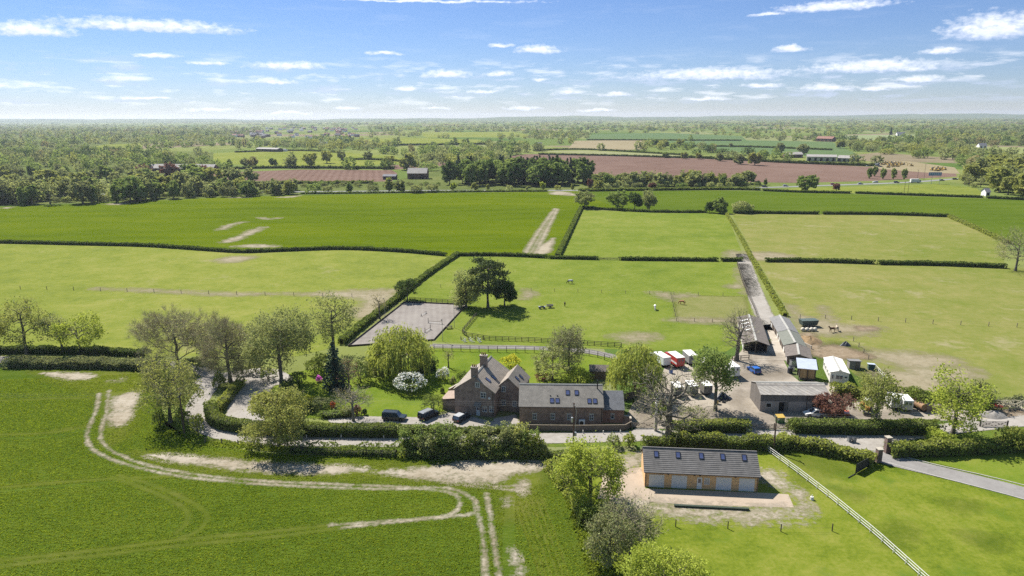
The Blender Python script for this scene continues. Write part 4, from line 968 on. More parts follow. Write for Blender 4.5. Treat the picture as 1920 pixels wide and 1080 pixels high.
T('bare', 841, 690, 646, 24, 'slim young bare tree on the lawn behind the house', 'bare_tree', leaf='brown', dens=.05, leafsize=.22, base=.25, tw=10, detail=.4)
T('tree', 874, 577, 497, 54, 'pale feathery willow beside the dark pine', 'birch_tree', leaf='pale', dens=1.1, leafsize=.42, base=.03, tw=3)
T('pine', 915, 577, 487, 62, 'dark pine at the back corner of the arena', 'pine_tree', leaf='pine', dens=2.2, leafsize=.5)
T('tree', 946, 574, 522, 46, 'dark leafy tree against the pine', 'holm_oak', leaf='dark', dens=1.1, leafsize=.45, base=.08)
T('bare', 764, 563, 522, 42, 'small dark hawthorn on the arena hedge', 'hawthorn', leaf='dark', dens=.5, leafsize=.4, base=.3, tw=10, detail=.7)
T('bare', 712, 598, 545, 34, 'thin bare tree in the hedge left of the arena', 'bare_tree', leaf='brown', dens=.10, leafsize=.3, base=.3, tw=8, detail=.5)
T('bare', 1066, 700, 608, 72, 'tall straight greyish tree behind the converted barn', 'alder_tree', leaf='hedgegrey', dens=.22, leafsize=.32, base=.12, tw=12, tt=.93, detail=1.2)
T('tree', 1036, 712, 652, 78, 'round apple tree in grey white blossom behind the barn', 'apple_tree', leaf='olive', dens=.6, leafsize=.30, base=.25, blossom='pale', tw=4)
T('bush', 1082, 716, 690, 62, 'bright green bush at the foot of the tall alder', 'garden_bush', leaf='oakbright', leafsize=.3, cat='shrub')
T('bush', 958, 690, 664, 42, 'golden yellow shrub behind the house roof', 'golden_shrub', leaf='yellow', leafsize=.3, cat='shrub')
T('bare', 1252, 836, 674, 160, 'gnarled bare oak with twisted boughs by the lane gate', 'bare_oak', leaf='olive', dens=.08, leafsize=.24, base=.26, tw=8, detail=.75, tt=.72, thick=1.7)
T('tree', 1341, 770, 650, 72, 'green sycamore on a leaning trunk in the yard', 'sycamore', leaf='green', dens=1.0, leafsize=.34, base=.38, lean=(-1.6, .5))
T('bare', 1381, 676, 578, 70, 'bare ash with upright boughs beside the left stable', 'bare_ash', leaf='olive', dens=.05, leafsize=.3, base=.22, tw=7, detail=.9, thick=1.5)
T('tree', 1106, 950, 820, 134, 'bright yellow green oak left of the timber garage', 'oak_tree', leaf='oakbright', dens=1.3, leafsize=.28, base=.06, tw=3, detail=1.6)
T('bare', 1180, 1050, 922, 120, 'grey twiggy hawthorn in front of the paved forecourt', 'hawthorn', leaf='olive', dens=.12, leafsize=.2, base=.10, tw=10, detail=1.0)
T('tree', 1142, 1062, 950, 84, 'pale leaning tree beside the field edge', 'elder_tree', leaf='hedgegrey', dens=.7, leafsize=.24, base=.08, tw=8)
T('tree', 1243, 1150, 1020, 168, 'round yellow green tree cut by the bottom of the picture', 'field_maple', leaf='oakbright', dens=1.2, leafsize=.24, base=.10, detail=1.4)
T('bush', 1105, 985, 945, 46, 'dark bush under the bright oak', 'field_bush', leaf='hedge', leafsize=.28, cat='shrub')
T('tree', 1640, 806, 698, 84, 'ivy wrapped tree with two stems behind the clipped hedge', 'ivy_tree', leaf='oak', dens=.5, leafsize=.30, base=.35, ivy=150, tw=3, tt=.85)
T('tree', 1786, 818, 686, 112, 'tall lopsided tree with bright green tufts right of the yard', 'poplar_tree', leaf='oakbright', dens=.75, leafsize=.34, base=.12, tw=3, tt=.85, detail=.9)
T('bare', 1838, 765, 714, 42, 'small grey bush tree behind the gravel heap', 'thorn_tree', leaf='hedgegrey', dens=.5, leafsize=.3, base=.1, tw=8, detail=.6)
T('tree', 1563, 782, 724, 66, 'copper leaved tree in front of the grey timber shed', 'copper_beech', leaf='copper', dens=.85, leafsize=.26, base=.10, tw=5)
T('bare', 1904, 508, 430, 84, 'bare hedgerow tree at the right edge', 'bare_tree', leaf='olive', dens=.08, leafsize=.4, base=.2, tw=12, detail=1.1)
T('bush', 1900, 842, 800, 66, 'leafy bright shrub at the right end of the laurel hedge', 'garden_bush', leaf='hedgelight', leafsize=.3, cat='shrub')
T('bush', 770, 735, 697, 62, 'large rhododendron with white flowers on the lawn', 'rhododendron', leaf='dark', leafsize=.34, blossom='white', cat='shrub')
T('bush', 832, 713, 687, 28, 'round white flowering shrub behind the lawn', 'flowering_shrub', leaf='pale', leafsize=.3, blossom='white', cat='shrub')
T('bush', 676, 715, 672, 44, 'tall shrub with faint blossom right of the spruce', 'flowering_shrub', leaf='green', leafsize=.3, blossom='pale', cat='shrub')
T('bush', 580, 767, 738, 26, 'clipped yellow bush in the garden border', 'golden_shrub', leaf='yellow', leafsize=.26, cat='shrub')
T('bush', 603, 770, 742, 34, 'grey pink bush beside the yellow one', 'garden_bush', leaf='hedgegrey', leafsize=.26, cat='shrub')
T('bush', 624, 765, 752, 11, 'small vivid orange azalea', 'azalea', leaf='orange', leafsize=.22, cat='shrub')
T('bush', 598, 716, 704, 12, 'small vivid pink rhododendron beside the spruce', 'azalea', leaf='pink', leafsize=.22, cat='shrub')
T('bush', 503, 712, 686, 34, 'round grey white shrub at the head of the drive', 'garden_bush', leaf='dark', leafsize=.3, blossom='pale', cat='shrub')
T('bush', 650, 780, 760, 24, 'low olive bush at the lawn corner', 'garden_bush', leaf='olive', leafsize=.26, cat='shrub')
T('bush', 669, 780, 758, 20, 'dark red bush behind the bare ornamental tree', 'garden_bush', leaf='copper', leafsize=.26, cat='shrub')
T('bush', 540, 735, 712, 34, 'dark bush under the olive green tree', 'garden_bush', leaf='dark', leafsize=.3, cat='shrub')
T('bush', 684, 778, 766, 10, 'tiny clipped ball tree on the lawn', 'topiary', leaf='dark', leafsize=.2, cat='shrub')
T('bush', 850, 720, 706, 14, 'small ball tree behind the house wall', 'topiary', leaf='olive', leafsize=.22, cat='shrub')
T('bush', 868, 720, 698, 32, 'dark shrub left of the house chimney', 'garden_bush', leaf='dark', leafsize=.28, cat='shrub')
T('bush', 829, 737, 727, 9, 'low clipped ball beside the lawn wall', 'topiary', leaf='hedge', leafsize=.2, cat='shrub')
T('bush', 812, 772, 740, 44, 'ivy mound over the carport behind the black car', 'ivy_mound', leaf='hedge', leafsize=.26, cat='shrub')
T('bush', 1018, 712, 700, 34, 'low dark red shrub under the apple tree', 'garden_bush', leaf='copper', leafsize=.26, cat='shrub')
T('bush', 345, 808, 762, 30, 'ivy covered stump beside the rough oak', 'ivy_stump', leaf='hedge', leafsize=.28, cat='shrub')
T('bush', 372, 818, 772, 26, 'twiggy elder beside the lane bend', 'elder_bush', leaf='hedgelight', leafsize=.28, cat='shrub')
T('bush', 1150, 838, 815, 32, 'loose round bush left of the two lane bushes', 'lane_bush', leaf='olive', leafsize=.3, cat='shrub')
T('bush', 1180, 838, 812, 28, 'round bush right of its neighbour by the lane', 'lane_bush', leaf='hedgelight', leafsize=.3, cat='shrub')
T('bush', 1238, 790, 718, 34, 'dark ivy clump at the foot of the gnarled oak', 'ivy_stump', leaf='hedge', leafsize=.28, cat='shrub', hscale=.6)
T('bush', 1300, 790, 762, 60, 'low brown bramble in front of the white trailers', 'bramble', leaf='hedgegrey', leafsize=.28, dens=.5, cat='shrub')
T('bush', 1720, 762, 726, 44, 'dark rounded bush behind the rusty tank', 'field_bush', leaf='hedge', leafsize=.3, cat='shrub')
T('bush', 1700, 812, 790, 40, 'low light bush under the lopsided tree', 'field_bush', leaf='hedgelight', leafsize=.3, cat='shrub')
T('bush', 1760, 834, 806, 56, 'light green suckers in front of the lopsided tree', 'field_bush', leaf='oakbright', leafsize=.3, cat='shrub')
T('bush', 1488, 808, 785, 34, 'ragged end bush beside the yard gate', 'lane_bush', leaf='hedge', leafsize=.28, cat='shrub')

_r = random.Random(8)
for px, py, tp, w_ in ((285, 700, 676, 34), (306, 704, 672, 36), (365, 700, 668, 40), (300, 800, 770, 30), (412, 728, 700, 30), (455, 700, 676, 34), (480, 700, 672, 36), (590, 700, 670, 36), (605, 690, 662, 36), (560, 720, 695, 34), (648, 700, 672, 30), (715, 705, 672, 40)):
    T('bush', px, py, tp, w_, 'leafy undergrowth bush under the trees left of the garden', 'undergrowth_bush', leaf=_r.choice(('olive', 'hedge', 'green', 'hedgegrey')), leafsize=.3, cat='shrub', group='undergrowth under the garden trees')
# trees of the middle distance
FT = 'field trees along the far paddock hedge'
T('tree', 1096, 391, 355, 34, 'first of the four field trees, olive and slim', 'field_tree', leaf='olive', dens=1.0, leafsize=.7, base=.12, group=FT, detail=.7)
T('tree', 1157, 392, 356, 44, 'broadest of the four field trees on the far hedge', 'field_tree', leaf='green', dens=1.1, leafsize=.7, base=.14, group=FT, detail=.7)
T('tree', 1190, 393, 362, 30, 'low dark field tree between two taller ones', 'field_tree', leaf='dark', dens=1.2, leafsize=.7, base=.06, group=FT, detail=.7)
T('tree', 1217, 394, 355, 30, 'narrow upright field tree, rightmost of the four', 'field_tree', leaf='olive', dens=.9, leafsize=.7, base=.10, group=FT, detail=.7)
T('tree', 1514, 359, 327, 40, 'lone round dark green tree before the main road', 'lone_tree', leaf='green', dens=1.6, leafsize=.9, base=.10, detail=.8)
T('bush', 1568, 358, 343, 13, 'small red leaved tree beside the lone round tree', 'red_shrub', leaf='copper', leafsize=.8, dens=.4)
T('bush', 1330, 399, 378, 18, 'dark bush at the head of the slanting olive hedge', 'field_bush', leaf='dark', leafsize=.7, dens=.5, cat='shrub')
T('tree', 1350, 400, 371, 28, 'dark leafy bush tree at the head of the slanting hedge', 'field_tree', leaf='green', dens=1.3, leafsize=.7, base=.05, detail=.7)
T('bush', 1391, 399, 376, 44, 'wide pale bush on the far paddock hedge', 'field_bush', leaf='pale', leafsize=.7, dens=.4, cat='shrub')

# ---------------------------------------------------------------- building materials
m_brick = M_brick('old_brick', (.23, .155, .118), (.28, .195, .152), (.32, .28, .235))
m_brick2 = M_brick('barn_brick', (.25, .15, .108), (.30, .19, .14), (.33, .29, .24))
m_brickp = M_brick('pillar_brick', (.15, .085, .068), (.19, .115, .09), (.24, .21, .19))
m_slate = M_tile('stone_slate', (.30, .25, .20), (.23, .195, .16), (.12, .105, .085), .34, .17, .30, moss=(.17, .165, .11))
m_slate2 = M_tile('barn_slate', (.215, .195, .165), (.175, .16, .137), (.10, .09, .08), .34, .16, .30)
m_slate3 = M_tile('extension_slate', (.150, .155, .165), (.120, .125, .135), (.06, .06, .065), .34, .16, .25)
m_conctile = M_plain('concrete_tile', (.140, .132, .126), .8, .25, 1.2)
m_oakclad = M_stripes('larch_cladding', (.68, .44, .22), (.57, .34, .16), 2, 6.5, .3)
m_white = M_plain('white_paint', (.64, .63, .60), .5, .08, 2)
m_offw = M_plain('weathered_white', (.60, .58, .53), .6, .18, 1.2)
m_garaged = M_stripes('roller_door', (.57, .56, .55), (.55, .54, .53), 2, 4.0, .05)
m_black = M_plain('black_plastic', (.018, .018, .02), .45, .2, 3)
m_steel = M_plain('galvanised_steel', (.36, .37, .38), .45, .2, 2, metal=.6)
m_glass = M_glass('window_glass')
m_skyglass = M_glass('roof_glass', (.06, .075, .16), .12)
m_stone = M_plain('stone_trim', (.36, .32, .26), .9, .2, 3)
m_fence_d = M_plain('dark_fence_wood', (.055, .045, .038), .9, .3, 4)
m_fence_t = M_plain('weathered_fence_wood', (.17, .14, .105), .9, .35, 4)
m_post = M_plain('utility_pole_wood', (.12, .075, .055), .9, .3, 3)
m_oldtimber = M_stripes('old_grey_boards', (.165, .145, .125), (.115, .10, .09), 3, 5.0, .35)
m_block = M_plain('painted_block_wall', (.32, .27, .235), .9, .22, 1.6)
m_fibre = M_tile('fibre_cement_sheet', (.33, .305, .27), (.26, .24, .215), (.17, .155, .14), 1.05, 1.2, .35, moss=(.25, .20, .12))
m_felt = M_plain('brown_felt_roof', (.135, .115, .10), .9, .3, 1.4)
m_feltg = M_plain('grey_green_roof', (.145, .15, .125), .85, .2, 1.2)
m_feltk = M_plain('grey_roof', (.175, .17, .165), .85, .2, 1.2)
m_ridge = M_plain('ridge_strip', (.33, .32, .29), .8, .2, 2)
m_stablewall = M_stripes('stable_boards', (.16, .125, .095), (.12, .095, .075), 3, 4.0, .3)
m_yellowclad = M_stripes('yellow_cladding', (.33, .235, .115), (.27, .185, .09), 3, 4.0, .3)
m_tin = M_stripes('blue_grey_tin', (.40, .44, .52), (.36, .40, .47), 3, 3.0, .15, .5)
m_dark = M_plain('dark_interior', (.018, .016, .014), 1, .3, 2)
m_mobile = M_stripes('mobile_home_cladding', (.62, .60, .54), (.58, .56, .50), 2, 5.0, .1)
m_mroof = M_stripes('mobile_home_roof', (.70, .68, .62), (.66, .64, .58), 1, .8, .08)
m_rubber = M_plain('rubber', (.02, .02, .02), .85, .2, 4)
m_rim = M_plain('alloy_rim', (.30, .31, .32), .35, .15, 4, metal=.7)
m_lamp = M_plain('lamp_glass', (.6, .6, .58), .2, .05, 3)
m_tail = M_plain('tail_lamp', (.35, .015, .01), .3, .1, 3)
m_clay = M_plain('chimney_clay', (.22, .10, .065), .9, .2, 4)
m_boardfence = M_stripes('fence_boards', (.15, .125, .10), (.11, .09, .075), 3, 7.0, .3)
paint = {k: M_paint(k + '_car_paint', c) for k, c in dict(navy=(.012, .02, .035), black=(.010, .011, .013), charcoal=(.03, .032, .036), blue=(.015, .11, .42), white=(.70, .70, .68), silver=(.40, .41, .42), red=(.42, .03, .025), green=(.05, .16, .06), grey=(.22, .225, .23), yellow=(.50, .33, .06), orange=(.55, .12, .03), cream=(.56, .52, .42)).items()}

def frame(p0, p1):
    a = Vector(G(*p0)); b = Vector(G(*p1)); d = b - a
    return (a.x, a.y), math.atan2(d.y, d.x), d.length

def add_window(parent, x, z, w, h, y=0.0, rz=0.0, bars=(1, 1), fm=None, sill=True, name='window', pitch=0.0, gm=None):
    """frame with glazing bars and a pane; stands 3 cm proud of the wall; centre-bottom at x, z"""
    fm = fm or m_white; mb = MB(); t_ = .07
    mb.box(-w / 2, -w / 2 + t_, -.05, .03, 0, h); mb.box(w / 2 - t_, w / 2, -.05, .03, 0, h)
    mb.box(-w / 2 + t_, w / 2 - t_, -.05, .03, 0, t_); mb.box(-w / 2 + t_, w / 2 - t_, -.05, .03, h - t_, h)
    for i in range(bars[0]):
        q = -w / 2 + w * (i + 1) / (bars[0] + 1); mb.box(q - .03, q + .03, -.045, .02, t_, h - t_)
    for i in range(bars[1]):
        q = h * (i + 1) / (bars[1] + 1); mb.box(-w / 2 + t_, w / 2 - t_, -.042, .018, q - .025, q + .025)
    f = mb.build(name, fm, parent, loc=(x, y, z), rot=(pitch, 0, rz))
    g = MB(); g.box(-w / 2 + t_ * .5, w / 2 - t_ * .5, -.02, .005, t_ * .5, h - t_ * .5); g.build('glass', gm or m_glass, f)
    if sill:
        s_ = MB(); s_.box(-w / 2 - .1, w / 2 + .1, -.10, .0, -.12, -.003); s_.build('sill', m_stone, f)
        s_ = MB(); s_.box(-w / 2 - .12, w / 2 + .12, -.04, .0, h + .003, h + .18); s_.build('lintel', m_stone, f)
    return f

def skylight(parent, x, y, z, w, h, pitch, rz=0.0, fm=None):
    """roof window lying in a slope: pitch is the roof angle, rz turns the slope"""
    f = MB(); f.box(-w / 2, w / 2, -h / 2, -h / 2 + .09, 0, .10); f.box(-w / 2, w / 2, h / 2 - .09, h / 2, 0, .10)
    f.box(-w / 2, -w / 2 + .09, -h / 2 + .09, h / 2 - .09, 0, .10); f.box(w / 2 - .09, w / 2, -h / 2 + .09, h / 2 - .09, 0, .10)
    M = Matrix.Rotation(rz, 4, 'Z') @ Matrix.Rotation(pitch, 4, 'X')
    o = f.build('skylight', fm or m_black, parent); o.matrix_local = Matrix.Translation((x, y, z)) @ M
    g = MB(); g.box(-w / 2 + .06, w / 2 - .06, -h / 2 + .06, h / 2 - .06, .0, .07); g.build('glass', m_skyglass, o)
    return o

def gable_roof(mb, x0, x1, y0, y1, ze, zr, ov=.35, vg=.25, t_=.14, along='x', split=.5):
    """two slopes; ridge runs along x or y"""
    if along == 'x':
        ym = y0 + (y1 - y0) * split; k0 = (zr - ze) / (ym - y0); k1 = (zr - ze) / (y1 - ym)
        mb.slab((x0 - vg, y0 - ov, ze - k0 * ov + .1), (x1 + vg, y0 - ov, ze - k0 * ov + .1), (x1 + vg, ym, zr + .1), (x0 - vg, ym, zr + .1), t_)
        mb.slab((x1 + vg, y1 + ov, ze - k1 * ov + .1), (x0 - vg, y1 + ov, ze - k1 * ov + .1), (x0 - vg, ym, zr + .1), (x1 + vg, ym, zr + .1), t_)
    else:
        xm = x0 + (x1 - x0) * split; k0 = (zr - ze) / (xm - x0); k1 = (zr - ze) / (x1 - xm)
        mb.slab((x0 - ov, y1 + vg, ze - k0 * ov + .1), (x0 - ov, y0 - vg, ze - k0 * ov + .1), (xm, y0 - vg, zr + .1), (xm, y1 + vg, zr + .1), t_)
        mb.slab((x1 + ov, y0 - vg, ze - k1 * ov + .1), (x1 + ov, y1 + vg, ze - k1 * ov + .1), (xm, y1 + vg, zr + .1), (xm, y0 - vg, zr + .1), t_)
    return mb

def gable_walls(mb, x0, x1, y0, y1, ze, zr, along='x', split=.5, m=0):
    if along == 'x': mb.prism([(y0, 0), (y1, 0), (y1, ze), (y0 + (y1 - y0) * split, zr), (y0, ze)], 'x', x0, x1, m)
    else: mb.prism([(x0, 0), (x1, 0), (x1, ze), (x0 + (x1 - x0) * split, zr), (x0, ze)], 'y', y0, y1, m)
    return mb

# ---------------------------------------------------------------- timber garage
loc, rz, LG = frame((1208.4, 912.5), (1420.3, 922.2))
gar = thing('timber_garage', loc, rz, 'new timber clad garage with grey tiled roof and four roller doors', 'garage')
DG, ZE, ZR = 6.6, 3.05, 5.45
mb = MB(); gable_walls(mb, 0, LG, 0, DG, ZE, ZR); mb.build('wall', m_oakclad, gar)
mb = MB(); nC = 13; pt = math.atan2(ZR - ZE, DG / 2)
for sgn in (0, 1):
    for k in range(nC):
        u0 = -.4 + (DG / 2 + .4) * k / nC; u1 = -.4 + (DG / 2 + .4) * (k + 1.12) / nC; u1 = min(u1, DG / 2 + .02)
        z0 = ZE + (ZR - ZE) * u0 / (DG / 2) + .13; z1 = ZE + (ZR - ZE) * u1 / (DG / 2) + .075
        if sgn == 0: mb.slab((-.25, u0, z0), (LG + .25, u0, z0), (LG + .25, u1, z1), (-.25, u1, z1), .085)
        else: mb.slab((LG + .25, DG - u0, z0), (-.25, DG - u0, z0), (-.25, DG - u1, z1), (LG + .25, DG - u1, z1), .085)
rf = mb.build('roof', m_conctile, gar)
mb = MB(); mb.prism([(DG / 2 - .16, ZR + .08), (DG / 2 + .16, ZR + .08), (DG / 2 + .1, ZR + .2), (DG / 2 - .1, ZR + .2)], 'x', -.26, LG + .26); mb.build('ridge', m_conctile, rf)
for x0, x1 in ((.76, 3.08), (4.46, 6.77), (11.65, 13.95), (15.35, 17.65)):
    mb = MB(); mb.box(x0, x1, -.035, .05, .03, 2.25); d = mb.build('garage_door', m_garaged, gar)
    mb = MB(); mb.box(x0 - .08, x0 - .004, -.05, .02, 0, 2.33); mb.box(x1 + .004, x1 + .08, -.05, .02, 0, 2.33); mb.box(x0 - .004, x1 + .004, -.05, .02, 2.254, 2.33); mb.build('frame', m_white, d)
mb = MB(); mb.box(8.5, 9.3, -.05, .05, .05, 2.15); d = mb.build('door', m_white, gar)
mb = MB(); mb.box(8.65, 9.15, -.065, -.052, 1.2, 1.95); mb.build('glass', m_glass, d)
mb = MB(); mb.box(9.12, 9.2, -.1, -.052, 1.0, 1.12); mb.build('handle', m_steel, d)
add_window(gar, 10.1, .95, .85, 1.15, -.02, sill=False, bars=(1, 0), gm=M_glass('pale_blind', (.30, .28, .25), .4))
for x in (1.95, 5.55, 9.35, 12.85, 16.35): skylight(gar, x, DG / 2 * .70, ZE + (ZR - ZE) * .70 + .12, .78, 1.15, pt)
mb = MB(); mb.tube((-.25, -.42, ZE - .2), (LG + .25, -.42, ZE - .2), .065, n=8); mb.build('gutter', m_black, gar)
for x in (.12, LG - .12):
    mb = MB(); mb.tube((x, -.07, .0), (x, -.07, ZE - .5), .045, n=8); mb.tube((x, -.07, ZE - .5), (x, -.40, ZE - .22), .045, n=8); mb.build('downpipe', m_black, gar)
for x in (3.75, 8.0, 8.9, 14.6):
    mb = MB(); mb.box(x - .12, x + .12, -.22, -.003, 2.5, 2.62); mb.box(x - .05, x + .05, -.10, -.003, 2.40, 2.497); mb.build('wall_lamp', m_black, gar)

# ---------------------------------------------------------------- converted barn
loc, rz, LB = frame((974, 794), (1130, 796))
barn = thing('brick_barn', loc, rz, 'long converted brick barn with grey slate roof and skylights beside the lane', 'barn')
DB, ZE, ZR = 8.4, 3.9, 6.75; pt = math.atan2(ZR - ZE, DB / 2)
mb = MB(); gable_walls(mb, 0, LB, 0, DB, ZE, ZR); mb.build('wall', m_brick2, barn)
mb = MB(); gable_roof(mb, 0, LB, 0, DB, ZE, ZR, .3, .15); rf = mb.build('roof', m_slate2, barn)
mb = MB(); mb.prism([(DB / 2 - .2, ZR + .06), (DB / 2 + .2, ZR + .06), (DB / 2, ZR + .26)], 'x', -.17, LB + .17); mb.build('ridge', m_ridge, rf)
LX = 4.25
mb = MB(); mb.prism([(.7, 0), (DB - .7, 0), (DB - .7, 3.1), (DB / 2, 5.5), (.7, 3.1)], 'x', LB + .003, LB + LX); mb.build('side_wing', M_brick('new_brick', (.27, .125, .08), (.31, .16, .11), (.31, .26, .22)), barn)
mb = MB(); k = (5.5 - 3.1) / (DB / 2 - .7)
for s_ in (0, 1):
    a = (.7 - .3, 3.1 - k * .3 + .1); b = (DB / 2, 5.6)
    if s_: mb.slab((LB + LX + .12, DB - a[0], a[1]), (LB + .02, DB - a[0], a[1]), (LB + .02, b[0], b[1]), (LB + LX + .12, b[0], b[1]), .14)
    else: mb.slab((LB + .02, a[0], a[1]), (LB + LX + .12, a[0], a[1]), (LB + LX + .12, b[0], b[1]), (LB + .02, b[0], b[1]), .14)
mb.build('side_roof', m_slate3, barn)
for x in (3.05, 6.7, 9.95, 14.45): add_window(barn, x, .95, .82, 1.25, 0, bars=(1, 1))
add_window(barn, LB + 2.0, .95, .7, 1.05, .70, bars=(0, 0))
for x, u in ((6.5, .22), (7.6, .22), (14.0, .22), (15.1, .22), (9.7, .60), (11.5, .60)):
    skylight(barn, x, DB / 2 * u, ZE + (ZR - ZE) * u + .12, .85, 1.15, pt)
for x in (6.2, 7.6):
    mb = MB(); mb.box(x - .12, x + .12, 1.8, 2.02, ZE + (ZR - ZE) * .44, ZE + (ZR - ZE) * .44 + .22); mb.build('roof_vent', m_black, barn)
mb = MB(); mb.tube((15.75, 3.4, 6.0), (15.75, 3.4, 8.0), .12, n=10); mb.tube((15.75, 3.4, 8.0), (15.75, 3.4, 8.15), .2, .16, 10); mb.build('flue', m_black, barn)
mb = MB(); mb.tube((-.15, -.34, ZE - .16), (LB + .15, -.34, ZE - .16), .065, n=8); mb.tube((LB - .25, -.07, 0), (LB - .25, -.07, ZE - .2), .05, n=8); mb.build('gutter', m_black, barn)

# ---------------------------------------------------------------- brick house
loc, rz, LH = frame((853, 775), (927, 783))
hs = thing('brick_house', loc, rz, 'old brick house with stone slate roofs and two tall chimneys', 'house')
ZE, ZR, DH = 5.5, 8.5, 12.5
mb = MB(); gable_walls(mb, 0, LH, 0, DH, ZE, ZR, 'y'); mb.build('wall', m_brick, hs)
mb = MB(); gable_roof(mb, 0, LH, 0, DH, ZE, ZR, .3, .12, along='y'); rf = mb.build('roof', m_slate, hs)
mb = MB(); mb.prism([(LH / 2 - .2, ZR + .06), (LH / 2 + .2, ZR + .06), (LH / 2, ZR + .27)], 'y', -.14, DH + .14); mb.build('ridge', m_ridge, rf)
for y, top, wx in ((.55, 10.3, 1.3), (7.0, 10.6, 1.5)):
    mb = MB(); mb.box(LH / 2 - wx / 2, LH / 2 + wx / 2, y - .42, y + .42, ZR - 1.2, top); mb.box(LH / 2 - wx / 2 - .1, LH / 2 + wx / 2 + .1, y - .52, y + .52, top + .003, top + .2); c = mb.build('chimney', m_brick, hs)
    for q in (-.38, 0, .38):
        mb = MB(); mb.tube((LH / 2 + q, y, top + .2), (LH / 2 + q, y, top + .75), .14, .11, 8); mb.build('chimney_pot', m_clay, c)
WX0, WX1, WY = LH + .003, 13.2, 3.6
mb = MB(); mb.prism([(WX0, 0), (WX1, 0), (WX1, 5.1), ((8.0 + WX1) / 2, 7.5), (WX0, 5.4)], 'y', WY, 11.5); mb.build('side_wing', m_brick, hs)
mb = MB(); xm = (8.0 + WX1) / 2; k = (7.5 - 5.1) / (WX1 - xm)
mb.slab((WX1 + .3, WY - .2, 5.1 - k * .3 + .1), (WX1 + .3, 11.6, 5.1 - k * .3 + .1), (xm, 11.6, 7.6), (xm, WY - .2, 7.6), .14)
mb.slab((7.6, 11.6, 7.6 - k * (xm - 7.6)), (7.6, WY - .2, 7.6 - k * (xm - 7.6)), (xm, WY - .2, 7.6), (xm, 11.6, 7.6), .14); mb.build('side_roof', m_slate, hs)
mb = MB(); mb.box(-3.2, -.003, 1.2, 5.5, 0, 2.35); mb.build('lean_to', m_brick, hs)
mb = MB(); mb.slab((-3.4, 1.0, 2.42), (0.0, 1.0, 2.95), (0.0, 5.7, 2.95), (-3.4, 5.7, 2.42), .12); mb.build('lean_to_roof', m_pinkroof if 'm_pinkroof' in globals() else M_plain('clay_lean_to_tile', (.29, .22, .175), .85, .2, 2), hs)
add_window(hs, 5.05, 6.35, .95, .95, 0, bars=(1, 1)); add_window(hs, 6.25, 4.1, 1.15, 1.15, 0, bars=(1, 1)); add_window(hs, 6.5, 1.1, 1.05, 1.05, 0, bars=(1, 0))
add_window(hs, 9.6, 4.4, .85, 1.1, WY, bars=(1, 1)); add_window(hs, 9.6, 1.3, .85, 1.1, WY, bars=(1, 1)); add_window(hs, 11.9, 1.3, .85, 1.1, WY, bars=(1, 1))
add_window(hs, 7.95, 1.2, .9, 1.1, 0, bars=(1, 1)); 
mb = MB(); mb.box(4.7, 5.6, -.05, .02, .05, 2.1); d = mb.build('door', M_plain('pale_blue_door', (.48, .52, .56), .5, .08, 3), hs)
mb = MB(); mb.box(4.85, 5.45, -.065, -.052, 1.3, 1.9); mb.build('glass', m_glass, d)
mb = MB(); mb.slab((4.4, -1.0, 2.5), (5.9, -1.0, 2.5), (5.9, -.01, 3.0), (4.4, -.01, 3.0), .1); mb.box(4.45, 4.55, -.9, -.8, 0, 2.4); mb.box(5.75, 5.85, -.9, -.8, 0, 2.4); mb.build('porch', m_slate2, hs)
mb = MB(); mb.tube((8.3, -.1, 0), (8.3, -.1, 5.6), .05, n=8); mb.build('downpipe', m_black, hs)
mb = MB(); mb.ball((7.6, -.2, 4.2), .28, .1, .28, 12, 6); mb.tube((7.6, -.2, 4.2), (7.6, 0, 4.0), .03, n=5); mb.build('satellite_dish', m_offw, hs)
ptH = math.atan2(ZR - ZE, LH / 2)
for y, u in ((2.6, .48), (5.0, .36)):
    skylight(hs, LH - LH / 2 * u, y, ZE + (ZR - ZE) * u + .12, .8, 1.3, ptH, pi / 2)
for y, u in ((6.2, .55), (8.2, .40)):
    skylight(hs, WX1 - (WX1 - xm) * u, y, 5.1 + (7.5 - 5.1) * u + .12, .7, 1.1, math.atan(k), pi / 2)

# ---------------------------------------------------------------- grey farm shed
loc, rz, LS = frame((1424, 771), (1551, 773))
sh = thing('farm_shed', loc, rz, 'weathered grey farm shed with boarded upper walls and patched sheet roof', 'shed')
ZE, ZR, DS = 3.85, 5.0, 7.0
mb = MB(); gable_walls(mb, 0, LS, 0, DS, ZE, ZR)
mb.build('wall', m_oldtimber, sh)
mb = MB(); mb.box(.0, 3.85, -.06, -.003, 0, 2.3); mb.box(5.75, LS, -.06, -.003, 0, 2.3); mb.box(3.85, 5.75, -.06, -.003, 2.15, 2.3); mb.build('block_wall', m_block, sh)
mb = MB(); mb.box(3.85, 5.75, -.03, -.002, .02, 2.15); mb.build('doorway', m_dark, sh)
mb = MB(); mb.box(4.9, 5.7, -.09, -.035, .05, 2.1); mb.build('door_leaf', m_oldtimber, sh)
for x0, x1 in ((1.2, 2.35), (10.6, 11.8)):
    add_window(sh, (x0 + x1) / 2, .95, x1 - x0, .95, -.06, fm=m_offw if x0 < 5 else m_oldtimber, bars=(0, 0), sill=False, gm=m_dark)
mb = MB(); mb.tube((9.45, -.13, 0), (9.45, -.13, 3.7), .05, n=6); mb.build('downpipe', m_black, sh)
mb = MB(); gable_roof(mb, 0, LS, 0, DS, ZE, ZR, .3, .15, .08); rf = mb.build('roof', m_fibre, sh)
mb = MB(); mb.prism([(DS / 2 - .25, ZR + .06), (DS / 2 + .25, ZR + .06), (DS / 2, ZR + .22)], 'x', -.16, LS + .16); mb.build('ridge', m_ridge, rf)

